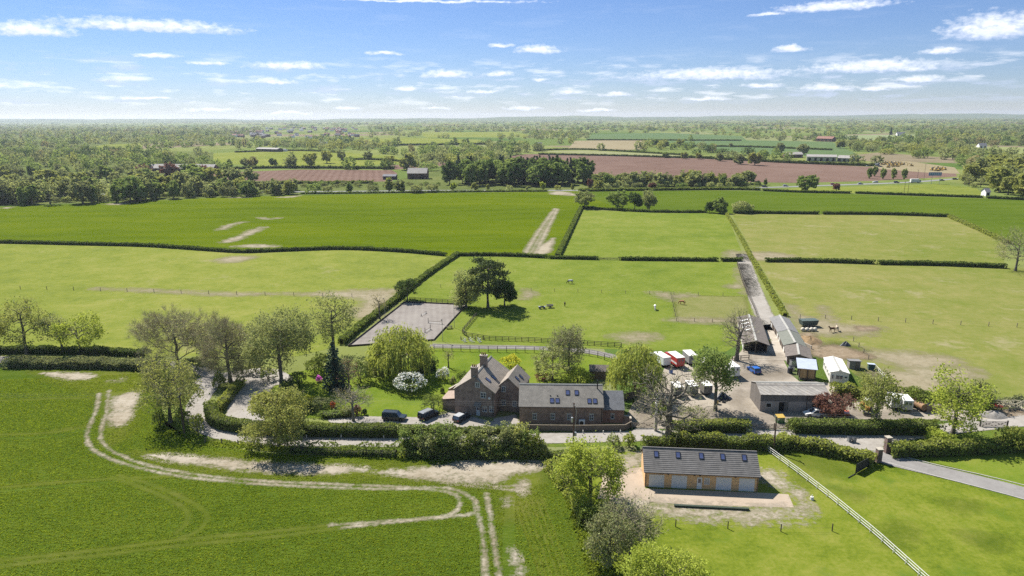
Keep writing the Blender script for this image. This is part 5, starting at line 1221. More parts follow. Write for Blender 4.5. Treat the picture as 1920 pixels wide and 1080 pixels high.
# ---------------------------------------------------------------- long stable blocks
def long_shed(name, label, a, b, zr, ze, hw, wallm, roofm, cat='stable', vg=.3, ov=.5, sky=0, posts=0, front_open=False, doors=0, end_win=False, base=0.0):
    A = Vector(G(a[0], a[1], zr)); B = Vector(G(b[0], b[1], zr)); d = B - A; Ln = d.length
    o = thing(name, (A.x, A.y), math.atan2(d.y, d.x) - pi / 2, label, cat)
    mb = MB(); mb.prism([(-hw, base), (hw, base), (hw, ze), (0, zr - .1), (-hw, ze)], 'y', .02 if not front_open else 1.6, Ln); mb.build('wall', wallm, o)
    mb = MB(); gable_roof(mb, -hw, hw, 0, Ln, ze, zr - .1, ov, vg, .1, along='y'); rf = mb.build('roof', roofm, o)
    mb = MB(); mb.prism([(-.28, zr - .03), (.28, zr - .03), (.2, zr + .1), (-.2, zr + .1)], 'y', -vg, Ln + vg); mb.build('ridge', m_ridge, rf)
    pt_ = math.atan2(zr - .1 - ze, hw)
    for k in range(sky):
        q = Ln * (.42 + .13 * k); g = MB(); g.box(-1.05, 1.05, -.35, .35, .0, .05)
        s_ = g.build('roof_light', m_white, o); s_.matrix_local = Matrix.Translation((-hw * .55, q, ze + (zr - ze) * .42 + .14)) @ Matrix.Rotation(-pt_, 4, 'Y')
    for k in range(doors):
        q = Ln * (k + .5) / doors; sx_ = -hw
        mb = MB(); mb.box(sx_ - .06, sx_ - .003, q - .6, q + .6, base + .05, base + 1.2); mb.build('stable_door', m_white if k % 3 == 0 else m_fence_d, o)
        mb = MB(); mb.box(sx_ - .04, sx_ - .003, q - .58, q + .58, base + 1.23, base + 2.15); mb.build('door_opening', m_dark, o)
    if front_open:
        mb = MB(); mb.box(-hw, hw, 1.55, 1.597, .02, ze); mb.build('opening', m_dark, o)
        for x in (-hw + .1, 0, hw - .1):
            mb = MB(); mb.box(x - .09, x + .09, .1, .28, 0, ze + .05 if abs(x) > .1 else zr - .35); mb.build('post', m_fence_t, o)
    return o, Ln
long_shed('stable_block', 'long brown roofed stable on the left of the concrete strip', (1418, 638), (1404.4, 590), 3.5, 2.5, 2.9, m_offw, m_felt, sky=4, front_open=True)
long_shed('stable_block', 'grey roofed stable block farthest up the right side', (1478, 616.5), (1462, 591), 3.3, 2.4, 2.3, m_stablewall, m_feltk, doors=4)
long_shed('stable_block', 'green roofed stable block in the middle of the right row', (1491, 641.5), (1478.4, 618), 3.2, 2.3, 2.35, m_stablewall, m_feltg, doors=4)
long_shed('stable_block', 'low brown stable block nearest in the right row', (1498.5, 664), (1495, 645), 3.0, 2.2, 2.6, m_stablewall, m_felt, doors=2)
mh, LM = long_shed('mobile_home', 'white static mobile home with pitched roof', (1575.6, 694.5), (1562, 668), 3.55, 2.95, 1.95, m_mobile, m_mroof, cat='mobile home', vg=.1, ov=.15, base=.45)
for x, w_ in ((-.05, 1.5), (-1.45, .5), (1.3, .7)):
    add_window(mh, x, 1.35 if w_ != .7 else 1.7, w_, 1.0 if w_ != .7 else .55, -.0, bars=(0, 0) if w_ < 1 else (1, 0), sill=False)
for k in range(4): add_window(mh, -1.96, 1.35, 1.0, .9, 1.6 + k * LM / 4.2, -pi / 2, bars=(1, 0), sill=False)
mb = MB(); mb.box(-1.7, 1.7, .3, LM - .3, .0, .447); mb.build('skirt', m_dark, mh)
# timber shed on posts
a = Vector(G(1497, 713)); b = Vector(G(1528, 716)); d = b - a
ts = thing('timber_shed', (a.x, a.y), math.atan2(d.y, d.x), 'yellow boarded shed with blue grey tin roof open on its left side', 'shed')
W_ = d.length; z0, z1, D_ = 3.1, 4.1, 3.6
mb = MB(); mb.box(0, W_, 0, .08, .75, z0 - .05); mb.box(W_ - .08, W_, .083, D_, .75, z0); mb.box(0, W_ - .083, D_ - .08, D_, .1, z1 - .1); mb.build('cladding', m_yellowclad, ts)
mb = MB(); mb.slab((-.5, -.35, z0), (W_ + .3, -.35, z0), (W_ + .3, D_ + .3, z1 + .1), (-.5, D_ + .3, z1 + .1), .1); mb.build('roof', m_tin, ts)
for x, y in ((.06, -.1), (W_ - .1, -.1), (.06, D_ - .2), (W_ * .5, -.1)):
    mb = MB(); mb.box(x - .09, x + .09, y - .08, y + .08, 0, z0 - .1); mb.build('post', m_fence_d, ts)
mb = MB(); mb.box(.3, W_ - .3, .3, D_ - .3, .05, 1.5); mb.build('stored_boards', m_oldtimber, ts)
# small sheds
def hut(name, label, p0, p1, h, depth, wallm, roofm, cat='shed', lip=.2, gable=False, door=True):
    loc, rz, Ln = frame(p0, p1); o = thing(name, loc, rz, label, cat)
    if gable:
        mb = MB(); gable_walls(mb, 0, Ln, 0, depth, h, h + .9); mb.build('wall', wallm, o)
        mb = MB(); gable_roof(mb, 0, Ln, 0, depth, h, h + .9, .25, .2, .08); mb.build('roof', roofm, o)
    else:
        mb = MB(); mb.prism([(0, 0), (depth, 0), (depth, h - .25), (0, h)], 'x', 0, Ln); mb.build('wall', wallm, o)
        mb = MB(); mb.slab((-lip, -lip, h + .1), (Ln + lip, -lip, h + .1), (Ln + lip, depth + lip, h - .16), (-lip, depth + lip, h - .16), .09); mb.build('roof', roofm, o)
    if door:
        mb = MB(); mb.box(Ln * .55, Ln * .55 + .85, -.05, -.003, .05, min(2.0, h - .2)); mb.build('door', m_fence_t, o)
    return o
hut('garden_shed', 'brown wooden garden shed beside the tall willow', (1106, 711), (1141, 712), 2.1, 3.2, M_stripes('shed_boards', (.135, .10, .07), (.115, .085, .06), 2, 6, .2), m_felt, gable=True, door=False)
hut('tank_shed', 'small grey block shed beside the mobile home', (1592, 692), (1612.5, 693), 2.1, 1.9, M_plain('grey_render', (.22, .20, .175), .9, .2, 2), m_feltk)
o = hut('field_shelter', 'little green field shelter with a pale tin roof', (1628, 694), (1639, 695), 1.5, 1.4, M_plain('green_boards', (.05, .09, .07), .8, .2, 3), m_tin, door=False)

# ---------------------------------------------------------------- walls, gates, pillars
def wall_run(name, label, pts, w, h, mat, cat='wall', cap=None):
    q = gp(pts); c = q[0]; o = thing(name, c, 0, label, cat)
    for i, (a, b) in enumerate(zip(q[:-1], q[1:])):
        d = Vector((b[0] - a[0], b[1] - a[1])); ln = d.length; mb = MB()
        mb.M = Matrix.Translation((a[0] - c[0], a[1] - c[1], 0)) @ Matrix.Rotation(math.atan2(d.y, d.x), 4, 'Z')
        mb.box(.002 * i, ln, -w / 2, w / 2, 0, h - .002 * i); wl = mb.build('wall', mat, o)
        if cap:
            mb2 = MB(); mb2.M = mb.M; mb2.box(-.02 + .004 * i, ln + .02, -w / 2 - .05, w / 2 + .05, h + .003, h + .1 - .002 * i); mb2.build('coping', cap, wl)
    return o
wall_run('garden_wall', 'low brick garden wall left of the house', [(842, 738), (856, 730), (872, 722)], .3, 1.1, m_brick, cap=m_stone)
wall_run('yard_wall', 'low brick wall at the right end of the converted barn', [(1170, 794), (1181, 796), (1182, 800)], .3, 1.7, m_brick2, cap=m_stone)
wall_run('board_fence', 'dark low boarded fence in front of the converted barn', [(985, 808), (1080, 809), (1172, 808), (1184, 801)], .10, 1.25, m_boardfence, 'fence', cap=m_fence_t)
wall_run('panel_fence', 'woven panel fence below the tall willow', [(1170, 752), (1185, 748), (1200, 738)], .1, 1.7, m_boardfence, 'fence')
for bx, by, ty, lb in ((1646, 866, 842, 'brick gate pillar holding the dark timber gate'), (1662, 849, 820, 'taller brick gate pillar at the end of the laurel hedge')):
    g = G(bx, by); h = hgt(bx, by, bx, ty); o = thing('gate_pillar', g, .1, lb, 'pillar')
    mb = MB(); mb.box(-.42, .42, -.42, .42, 0, h); mb.build('shaft', m_brickp, o)
    mb = MB(); mb.box(-.52, .52, -.52, .52, h + .003, h + .12); mb.build('cap', m_stone, o)
loc, rz, Ln = frame((1604, 889), (1639, 869)); o = thing('timber_gate', loc, rz, 'dark panelled timber gate standing open on the grass', 'gate')
for k in range(6):
    mb = MB(); mb.box(Ln * k / 6 + .04, Ln * (k + 1) / 6 - .04, -.03, .03, .25, 1.75); mb.build('panel', m_fence_d, o)
mb = MB()
for k in range(7): mb.box(Ln * k / 6 - .037, Ln * k / 6 + .037, -.06, .06, .1, 1.9)
mb.build('stiles', m_black, o)
for z in (.14, 1.76):
    mb = MB(); mb.box(0, Ln, -.05, .05, z, z + .1); mb.build('rail', m_black, o)
mb = MB(); mb.box(-2.4, 0, -.06, .06, .06, .16); mb.build('sliding_rail', m_black, o)

def bar_gate(p0, p1, label, mat, h=1.15, n=5, braces=True):
    loc, rz, Ln = frame(p0, p1); o = thing('field_gate', loc, rz, label, 'gate')
    for x in (-.1, Ln + .1):
        mb = MB(); mb.box(x - .1, x + .1, -.1, .1, 0, h + .25); mb.build('post', mat, o)
    for k in range(n):
        z = .18 + (h - .22) * k / (n - 1); mb = MB(); mb.box(.02, Ln - .02, -.03, .03, z, z + .075); mb.build('bar', mat, o)
    if braces:
        mb = MB(); m_ = Ln / 2
        for a, b in (((.1, .2), (m_, h)), ((m_, h), (Ln - .1, .2)), ((.1, h), (m_, .2)), ((m_, .2), (Ln - .1, h))): mb.tube((a[0], -.05, a[1]), (b[0], -.05, b[1]), .04, n=4)
        mb.build('brace', mat, o)
    return o
bar_gate((1184, 803), (1226, 803), 'pale five bar gate beside the converted barn', m_fence_t)
bar_gate((1403, 805), (1450, 806), 'weathered gate into the yard, left of the bin', m_fence_t)
bar_gate((1452, 806), (1476, 807), 'short yard gate next to the green topped bin', m_fence_t)
bar_gate((1838, 800), (1887, 801), 'dark gate behind the lopsided tree', m_fence_d)
bar_gate((1122, 487), (1161, 488), 'thin pale gate gap in the far paddock hedge', m_fence_t, n=4)
g = G(1229, 808); hh = hgt(1229, 808, 1229, 736)
o = thing('gate_post', g, 0, 'tall slim white stone post at the barn gate', 'post')
mb = MB(); mb.box(-.28, .28, -.28, .28, 0, hh * .45); mb.build('base', m_stone, o)
mb = MB(); mb.tube((0, 0, hh * .45), (0, 0, hh * .95), .22, .18, 10); mb.build('shaft', m_offw, o)
for z in (.55, .72, .93):
    mb = MB(); mb.tube((0, 0, hh * z), (0, 0, hh * z + .15), .32, .32, 10); mb.build('collar', m_offw, o)

# ---------------------------------------------------------------- fences
def fence(name, label, pts, spacing, h, rails, mat, pr=.07, rr=.045, group=None, wire=False, railm=None, square=True, flat=False):
    q = gp(pts); c = q[0]; o = thing(name, c, 0, label, 'fence', group)
    S_ = [0]
    for a, b in zip(q[:-1], q[1:]): S_.append(S_[-1] + math.hypot(b[0] - a[0], b[1] - a[1]))
    n = max(2, min(100, int(S_[-1] / spacing) + 1)); pm = MB()
    if square: pm.box(-pr, pr, -pr, pr, 0, h)
    else: pm.tube((0, 0, 0), (0, 0, h), pr, pr * .85, 6)
    pme = pm.mesh('post', mat); P = []
    for k in range(n):
        s = S_[-1] * k / (n - 1); i = max(j for j in range(len(q) - 1) if S_[j] <= s + 1e-6); u = (s - S_[i]) / max(S_[i + 1] - S_[i], 1e-6)
        x = q[i][0] + (q[i + 1][0] - q[i][0]) * u - c[0]; y = q[i][1] + (q[i + 1][1] - q[i][1]) * u - c[1]
        P.append((x, y)); link('post', pme, o, (x, y, 0))
    for k in range(rails):
        z = h * (k + 1) / rails - (.08 if not wire else .04) - (0 if k == rails - 1 else .0); mb = MB()
        for a, b in zip(P[:-1], P[1:]):
            if wire: mb.tube((a[0], a[1], z), (b[0], b[1], z), rr, n=3, cap=False)
            else:
                d = Vector((b[0] - a[0], b[1] - a[1])); nn = Vector((-d.y, d.x)).normalized() * .03
                off = nn * (pr / .03 + 1.05)
                mb.slab((a[0] + off.x + nn.x, a[1] + off.y + nn.y, z - rr), (b[0] + off.x + nn.x, b[1] + off.y + nn.y, z - rr), (b[0] + off.x + nn.x, b[1] + off.y + nn.y, z + rr), (a[0] + off.x + nn.x, a[1] + off.y + nn.y, z + rr), .06)
        mb.build('wire' if wire else 'rail', railm or mat, o)
    return o
fence('post_fence', 'dark post and rail fence curving along the near side of the horse paddock', [(893, 592), (866, 624), (872, 631), (916, 638), (1000, 641), (1165, 651)], 1.8, 1.25, 3, m_fence_d, .075, .06)
fence('mesh_fence', 'tall dark fence in front of the grey path', [(814, 657), (900, 660), (985, 661), (1085, 664), (1120, 670), (1146, 680)], 2.4, 1.7, 3, m_fence_d, .07, .03)
fence('post_fence', 'dark post and rail fence behind the arena', [(768, 564), (850, 569)], 1.9, 1.25, 3, m_fence_d, .075, .06)
fence('wire_fence', 'thin wire fence across the left pale pasture', [(-60, 540), (180, 545), (420, 552), (660, 557)], 10.0, 1.3, 1, m_fence_t, .065, .012, wire=True)
fence('wire_fence', 'thin wire fence across the middle of the horse paddock', [(785, 538), (985, 545), (1180, 551), (1402, 556)], 8.0, 1.2, 1, m_fence_t, .06, .012, wire=True)
fence('wire_fence', 'thin wire fence across the dry paddock', [(1500, 597), (1565, 598), (1682, 604), (1812, 610), (1960, 616)], 7.0, 1.3, 2, m_fence_t, .07, .012, wire=True)
fence('wire_fence', 'thin wire fence round the little chestnut horse paddock', [(1258, 553), (1268, 602), (1330, 604), (1404, 607)], 5.0, 1.1, 1, m_fence_t, .07, .02, wire=True)
fence('wire_fence', 'thin wire fence in the meadow below the forecourt', [(1170, 984), (1355, 991), (1437, 995), (1525, 1000), (1560, 996)], 7.5, 1.25, 2, m_fence_d, .06, .012, wire=True)
fence('white_fence', 'long white three rail fence running down the meadow', [(1428, 840), (1500, 893), (1560, 940), (1640, 1006), (1728, 1086), (1900, 1240)], 2.4, 1.25, 3, m_offw, .032, .038, railm=m_white)
fence('track_fence', 'pale low fence on the left edge of the farm track', [(1382, 495), (1392, 530), (1412, 575), (1422, 602)], 2.6, 1.1, 2, m_fence_t, .07, .05)
fence('post_fence', 'short dark post and rail fence by the bare ash', [(1356, 676), (1380, 676), (1404, 674)], 2.0, 1.2, 2, m_fence_d, .08, .06)
fence('white_fence', 'short pale rail fence beside the little field shelter', [(1640, 692), (1650, 703), (1662, 716)], 2.2, 1.1, 2, m_offw, .06, .06)
fence('wire_fence', 'thin wire fence at the lane bend beside the wheat', [(385, 830), (443, 834), (500, 840), (540, 842)], 3.0, 1.1, 2, m_fence_t, .08, .012, wire=True)
fence('wire_fence', 'thin post and wire fence by the mud behind the stables', [(1600, 640), (1614, 655), (1628, 674)], 4.5, 1.3, 1, m_fence_t, .07, .015, wire=True)

pm = MB(); pm.box(-.07, .07, -.07, .07, 0, .75); pme = pm.mesh('marker_post', m_offw)
for i, (px, py) in enumerate(((1093, 813), (1131, 814), (1163, 813), (1540, 814), (1585, 816), (1628, 816), (1672, 812), (640, 822), (720, 823), (575, 822))):
    o = link('marker_post', pme, None, (*G(px, py), 0)); tag(o, 'short pale marker post on the lane verge', 'post', 'marker posts along the lane')

# ---------------------------------------------------------------- utility poles and wires
m_wire = M_plain('grey_wire', (.16, .16, .16), .9, .1, 1)
def pole(bx, by, h, label, arm=True, box=False):
    g = G(bx, by); o = thing('utility_pole', g, R(8), label, 'pole', None)
    mb = MB(); mb.tube((0, 0, 0), (0, 0, h), .17, .12, 8); mb.build('pole', m_post, o)
    if arm:
        mb = MB(); mb.box(-.06, .06, -.9, .9, h - .45, h - .33); mb.build('crossarm', m_fence_d, o)
        for y in (-.8, 0, .8):
            mb = MB(); mb.tube((0, y, h - .33), (0, y, h - .08), .05, .035, 6); mb.build('insulator', m_offw, o)
    if box:
        mb = MB(); mb.bbox(.15, .55, -.25, .25, h * .22, h * .30, .04); mb.build('switch_box', m_steel, o)
        mb = MB(); mb.bbox(-.5, -.15, -.2, .2, h * .55, h * .66, .04); mb.build('fuse_box', m_steel, o)
        mb = MB(); mb.tube((.25, 0, h * .3), (.5, 0, h * .8), .03, n=5); mb.tube((.5, 0, h * .8), (.1, 0, h * .95), .03, n=5); mb.build('cable', m_offw, o)
    return Vector((g[0], g[1], h))
p1 = pole(1075, 834, 8.5, 'brown utility pole with switch boxes in front of the barn', True, True)
p2 = pole(1450, 847, 7.0, 'dark slim utility pole behind the garage fence', True)
p3 = pole(346, 812, 8.2, 'utility pole half hidden by the rough oak', True)
p4 = pole(1978, 830, 7.6, 'utility pole beyond the right edge', True)
p5 = Vector((*G(-420, 800), 8.0))
for a, b, lb in ((p3, p1, 'three thin wires crossing in front of the house'), (p1, p2, 'thin wires from the brown pole to the slim pole'), (p2, p4, 'thin wires above the long clipped hedge'), (p5, p3, 'thin wires over the wheat at the left')):
    o = thing('power_line', (a.x, a.y, a.z), 0, lb, 'wires')
    for y in (-.8, 0, .8):
        mb = MB(); A = Vector((0, y, -.1)); B = b - a + Vector((0, y, -.1)); pr_ = None
        for k in range(13):
            u = k / 12; q = A.lerp(B, u) - Vector((0, 0, 4 * u * (1 - u) * .6))
            if pr_ is not None: mb.tube(pr_, q, .007, n=3, cap=False)
            pr_ = q
        mb.build('wire', m_wire, o)
for bx, by, ty, lb in ((852, 615, 570, 'slim grey lamp post on the right side of the arena'), (830, 640, 600, 'slim grey lamp post at the near corner of the arena'), (722, 596, 560, 'slim lamp post in the hedge left of the arena')):
    g = G(bx, by); h = hgt(bx, by, bx, ty); o = thing('lamp_post', g, 0, lb, 'lamp post')
    mb = MB(); mb.tube((0, 0, 0), (0, 0, h), .07, .05, 6); mb.build('pole', m_steel, o)
    mb = MB(); mb.bbox(-.35, .05, -.15, .15, h - .12, h + .08, .03); mb.build('lamp', m_black, o)

# ---------------------------------------------------------------- vehicles (x forward, y left, z up)
def wheel(parent, x, y, r, w=.22):
    o = bpy.data.objects.new('wheel', MESHW(r, w)); COL.objects.link(o); o.parent = parent; o.location = (x, y, r)
    rm = link('rim', MESHR(r, w), o)
    return o
_wc = {}
def MESHW(r, w):
    if ('w', r, w) not in _wc:
        mb = MB(); n = 14
        vs = []; prof = [(-w / 2, r * .6), (-w / 2, r * .93), (-w * .3, r), (w * .3, r), (w / 2, r * .93), (w / 2, r * .6)]
        for i in range(n):
            a = 2 * pi * i / n
            for q in prof: vs.append((q[1] * math.cos(a), q[0], q[1] * math.sin(a)))
        m = len(prof); fs = [(i * m + k, i * m + (k + 1) % m, ((i + 1) % n) * m + (k + 1) % m, ((i + 1) % n) * m + k) for i in range(n) for k in range(m)]
        mb.add(vs, fs); _wc[('w', r, w)] = mb.mesh('tyre', m_rubber, True)
    return _wc[('w', r, w)]
def MESHR(r, w):
    if ('r', r, w) not in _wc:
        mb = MB(); mb.tube((0, -w * .42, 0), (0, w * .42, 0), r * .6, n=12)
        for s in (-1, 1):
            for k in range(5):
                a = 2 * pi * k / 5; mb.tube((0, s * w * .44, 0), (math.cos(a) * r * .52, s * w * .46, math.sin(a) * r * .52), .03, n=4)
        _wc[('r', r, w)] = mb.mesh('rim', m_rim)
    return _wc[('r', r, w)]

def car(px, py, heading, col, label, Lc=4.5, Wc=1.82, Hc=1.5, kind='hatch', cat='car', group=None, roofm=None, loc=None):
    g = loc or G(px, py); o = thing('parked_car', g, heading, label, cat, group)
    pm = paint[col]; h = Wc / 2; hb = Hc * (.58 if kind != 'suv' else .56); x0, x1 = -Lc / 2, Lc / 2; gc = .2 if kind != 'suv' else .30
    wr = .32 if kind != 'suv' else .38
    def loft(profile, name, mat, parent):
        """side profile with per-point half width"""
        mb = MB(); n = len(profile); vs = [(p[0], -p[2], p[1]) for p in profile] + [(p[0], p[2], p[1]) for p in profile]
        fs = [tuple(range(n)), tuple(range(2 * n - 1, n - 1, -1))] + [(i, n + i, n + (i + 1) % n, (i + 1) % n) for i in range(n)]
        mb.add(vs, fs); b = mb.build(name, mat, parent)
        md = b.modifiers.new('bevel', 'BEVEL'); md.width = .06; md.segments = 2; md.limit_method = 'ANGLE'; md.angle_limit = R(25)
        return b
    if kind == 'suv': body = [(x0, gc + .12, h * .95), (x0 + .02, hb * .9, h), (x0 + .08, hb, h * .97), (x1 - 1.15, hb * 1.0, h * .97), (x1 - .12, hb * .93, h * .93), (x1, hb * .78, h * .9), (x1, gc + .1, h * .92), (x1 - .3, gc, h * .95), (x0 + .3, gc, h * .95)]
    else: body = [(x0, gc + .2, h * .92), (x0 + .03, hb * .92, h * .95), (x0 + .12, hb, h * .96), (x1 - 1.2, hb * 1.0, h * .96), (x1 - .25, hb * .82, h * .9), (x1, hb * .62, h * .84), (x1 - .02, gc + .08, h * .86), (x1 - .35, gc, h * .94), (x0 + .35, gc, h * .94)]
    loft(body, 'body', pm, o)
    ra = {'suv': (.03, .10, 1.75, 1.2), 'hatch': (.05, .35, 2.1, 1.2), 'saloon': (.55, 1.05, 2.15, 1.35)}[kind]
    gl = [(x0 + ra[0], hb - .02, h * .93), (x0 + ra[1], Hc - .09, h * .80), (x1 - ra[2], Hc - .09, h * .80), (x1 - ra[3], hb - .02, h * .93)]
    cb = loft(gl, 'cabin', m_glass, o)
    rf = MB(); rf.bbox(x0 + ra[1] - .03, x1 - ra[2] + .03, -h * .80, h * .80, Hc - .088, Hc, .03); rf.build('roof', roofm or pm, o)
    pl = MB()
    for s in (-1, 1):
        for a, b in (((x0 + ra[0], hb - .02), (x0 + ra[1], Hc - .07)), ((x1 - ra[3], hb - .02), (x1 - ra[2], Hc - .07)), ((x0 + Lc * .36, hb - .02), (x0 + Lc * .38, Hc - .07))):
            pl.tube((a[0], s * h * .935, a[1]), (b[0], s * h * .81, b[1]), .045, n=5)
    pl.build('pillars', pm, o)
    for sx in (x0 + Lc * .19, x1 - Lc * .19):
        for s in (-1, 1): wheel(o, sx, s * (h - .09), wr)
    for sx in (x0 + Lc * .19, x1 - Lc * .19):
        for s in (-1, 1):
            ar = MB(); ar.tube((sx, s * (h - .02), wr), (sx, s * (h + .004), wr), wr * 1.16, n=16); ar.build('wheel_arch', m_black, o)
    for s in (-1, 1):
        mb = MB(); mb.bbox(x1 - .10, x1 + .01, s * h * .68 - .17, s * h * .68 + .17, hb * .62, hb * .76, .02); mb.build('headlight', m_lamp, o)
        mb = MB(); mb.bbox(x0 - .02, x0 + .06, s * h * .78 - .12, s * h * .78 + .12, hb * .66, hb * .86, .02); mb.build('tail_light', m_tail, o)
        mb = MB(); mb.bbox(x1 - ra[3] - .28, x1 - ra[3] - .08, s * (h + .09) - .08, s * (h + .09) + .08, hb, hb + .14, .02); mb.build('mirror', pm, o)
    mb = MB(); mb.box(x0 - .03, x0 + .002, -.27, .27, hb * .42, hb * .52); mb.build('number_plate', paint['yellow'], o)
    if kind == 'suv':
        mb = MB(); mb.tube((x0 - .2, 0, .9), (x0 - .0, 0, .9), .36, n=14); mb.build('spare_wheel', m_rubber, o)
        for s in (-1, 1):
            mb = MB(); mb.tube((x0 + .4, s * h * .7, Hc + .05), (x1 - 2.0, s * h * .7, Hc + .05), .025, n=5); mb.box(x0 + .5, x0 + .56, s * h * .7 - .02, s * h * .7 + .02, Hc, Hc + .04); mb.build('roof_rail', m_black, o)
    return o
car(740, 787, R(-8), 'navy', 'dark blue estate car with spare wheel parked on the gravel drive', 4.85, 1.9, 1.85, 'suv')
car(804, 783, R(50), 'black', 'black off road car under the ivy mound', 4.6, 1.95, 1.85, 'suv', roofm=paint['grey'])
car(866, 787, R(55), 'charcoal', 'charcoal hatchback with a pale roof beside the house door', 4.2, 1.8, 1.5, 'hatch', roofm=paint['silver'])
car(1413, 697, R(100), 'blue', 'bright blue hatchback parked alone in the yard', 4.1, 1.8, 1.5, 'hatch')
car(1527, 779, R(180), 'white', 'white car half hidden behind the clipped hedge', 4.4, 1.8, 1.5, 'hatch')
car(1547, 780, R(185), 'silver', 'pale silver car beside the copper tree', 4.2, 1.8, 1.45, 'saloon')
car(1350, 760, R(150), 'navy', 'dark car among the black tarpaulin by the yard', 4.0, 1.75, 1.45, 'hatch') if False else None
RD = 'cars on the main road'
for px, py, hd, c, lb, k in ((1434, 351, -2, 'charcoal', 'dark car at the left end of the open road', 'suv'), (1473, 349.5, -2, 'silver', 'grey car on the road left of the lone round tree', 'hatch'), (1562, 346.5, -3, 'red', 'red car just left of the small red tree', 'hatch'),
                             (1613, 345.5, -3, 'silver', 'silver car right of the small red tree on the road', 'saloon'), (1641, 342.5, 177, 'white', 'pale car on the far side of the road', 'hatch'), (1681, 343, -3, 'black', 'black car following the white lorry', 'suv'),
                             (1766, 339, -4, 'grey', 'grey car under the blue road sign', 'saloon'), (1791, 337, -4, 'charcoal', 'dark car at the right end of the road', 'suv')):
    car(px, py, R(hd), c, lb, 4.6, 1.9, 1.6, k, group=RD)

def box_vehicle(name, label, px, py, hd, L_, W_, H_, boxm, roofm, cabm=None, cat='trailer', draw=True, stripe=None, door=False, z0=.75, wheels=2, group=None, fly=False):
    o = thing(name, G(px, py), hd, label, cat, group); h = W_ / 2
    mb = MB(); mb.bbox(-L_ / 2, L_ / 2, -h, h, z0, H_, .06); mb.build('box', boxm, o)
    mb = MB(); mb.bbox(-L_ / 2 - .05, L_ / 2 + .05, -h - .04, h + .04, H_ + .003, H_ + .10, .04); mb.build('roof', roofm, o)
    mb = MB(); mb.box(-L_ / 2 + .1, L_ / 2 - .1, -h * .7, h * .7, z0 - .25, z0 - .003); mb.build('chassis', m_black, o)
    for k in range(wheels):
        x = (-.35 + .75 * k) if cabm is None else (-L_ * .28 + k * L_ * .8)
        for s in (-1, 1): wheel(o, x, s * (h - .12), .36 if cabm is None else .45)
    if cabm is not None:
        mb = MB(); c0 = L_ / 2 + .06; mb.prism([(c0, .6), (c0 + 1.9, .6), (c0 + 2.0, 1.5), (c0 + 1.55, H_ * .82), (c0, H_ * .86)], 'y', -h * .95, h * .95); mb.build('cab', cabm, o)
        mb = MB(); mb.prism([(c0 + 2.03, 1.55), (c0 + 1.6, H_ * .78), (c0 + 1.57, H_ * .78), (c0 + 2.0, 1.55)], 'y', -h * .85, h * .85); mb.build('windscreen', m_glass, o)
        for s in (-1, 1):
            mb = MB(); mb.box(c0 + .5, c0 + 1.4, s * h * .96 - .01, s * h * .96 + .01, 1.5, H_ * .74); mb.build('side_window', m_glass, o)
    elif draw:
        mb = MB(); mb.tube((L_ / 2, -.5, z0 - .1), (L_ / 2 + 1.2, 0, z0 - .15), .05, n=5); mb.tube((L_ / 2, .5, z0 - .1), (L_ / 2 + 1.2, 0, z0 - .15), .05, n=5); mb.tube((L_ / 2 + 1.2, 0, 0), (L_ / 2 + 1.2, 0, z0 - .1), .04, n=5); mb.build('drawbar', m_black, o)
    if stripe is not None:
        for s in (-1, 1):
            mb = MB(); mb.box(-L_ / 2 + .1, L_ / 2 - .1, s * (h + .004) - .006, s * (h + .004) + .006, z0 + .5, z0 + .95); mb.build('stripe', stripe, o)
    if door:
        mb = MB(); mb.box(-L_ / 2 - .03, -L_ / 2 - .003, -h * .8, h * .8, z0 + .1, H_ - .15); d = mb.build('rear_door', boxm if not fly else paint['silver'], o)
        for s in (-1, 1):
            mb = MB(); mb.box(-L_ / 2 - .05, -L_ / 2 - .033, s * h * .4 - .25, s * h * .4 + .25, H_ - .9, H_ - .3); mb.build('window', m_glass, d)
    return o
box_vehicle('horse_lorry', 'red horse lorry with a pale roof in the row by the paddock', 1267, 686, R(105), 4.8, 2.2, 2.9, paint['red'], m_offw, paint['red'], 'lorry', stripe=paint['white'], door=True)
box_vehicle('box_trailer', 'grey box trailer right of the red horse lorry', 1293, 681, R(98), 4.4, 2.2, 2.7, M_plain('grey_panel', (.24, .235, .225), .6, .2, 2), m_offw, door=True)
box_vehicle('box_van', 'white van half hidden by the tall willow', 1241, 684, R(110), 4.6, 2.1, 2.6, paint['white'], m_offw, paint['white'], 'van')
box_vehicle('box_van', 'white box trailer parked next to the blue hatchback', 1370, 705, R(100), 4.2, 2.3, 3.0, m_white, m_white, door=True)
box_vehicle('box_trailer', 'white trailer behind the green sycamore', 1325, 693, R(100), 3.6, 2.1, 2.4, m_white, m_offw)
TG = 'trailers behind the gnarled oak'
gpan = M_plain('grey_green_panel', (.13, .135, .11), .7, .25, 2)
box_vehicle('horse_trailer', 'left white roofed trailer behind the gnarled oak', 1269, 741, R(95), 3.4, 1.9, 2.5, gpan, m_white, group=TG, door=True)
box_vehicle('horse_trailer', 'middle white roofed trailer behind the gnarled oak', 1296, 739, R(95), 3.4, 1.9, 2.5, gpan, m_white, group=TG, door=True)
box_vehicle('horse_trailer', 'right grey fronted trailer beside the sycamore trunk', 1322, 738, R(95), 3.4, 1.9, 2.5, M_plain('taupe_panel', (.17, .155, .135), .7, .25, 2), m_white, group=TG, door=True)
box_vehicle('horse_trailer', 'white horse trailer half behind the ivy wrapped tree', 1673, 764, R(80), 3.6, 1.9, 2.6, m_white, m_white, door=True, fly=True)
box_vehicle('horse_trailer', 'white horse trailer with dark rear windows beside the rusty tank', 1695, 768, R(80), 3.6, 1.9, 2.7, m_white, m_white, door=True, fly=True)
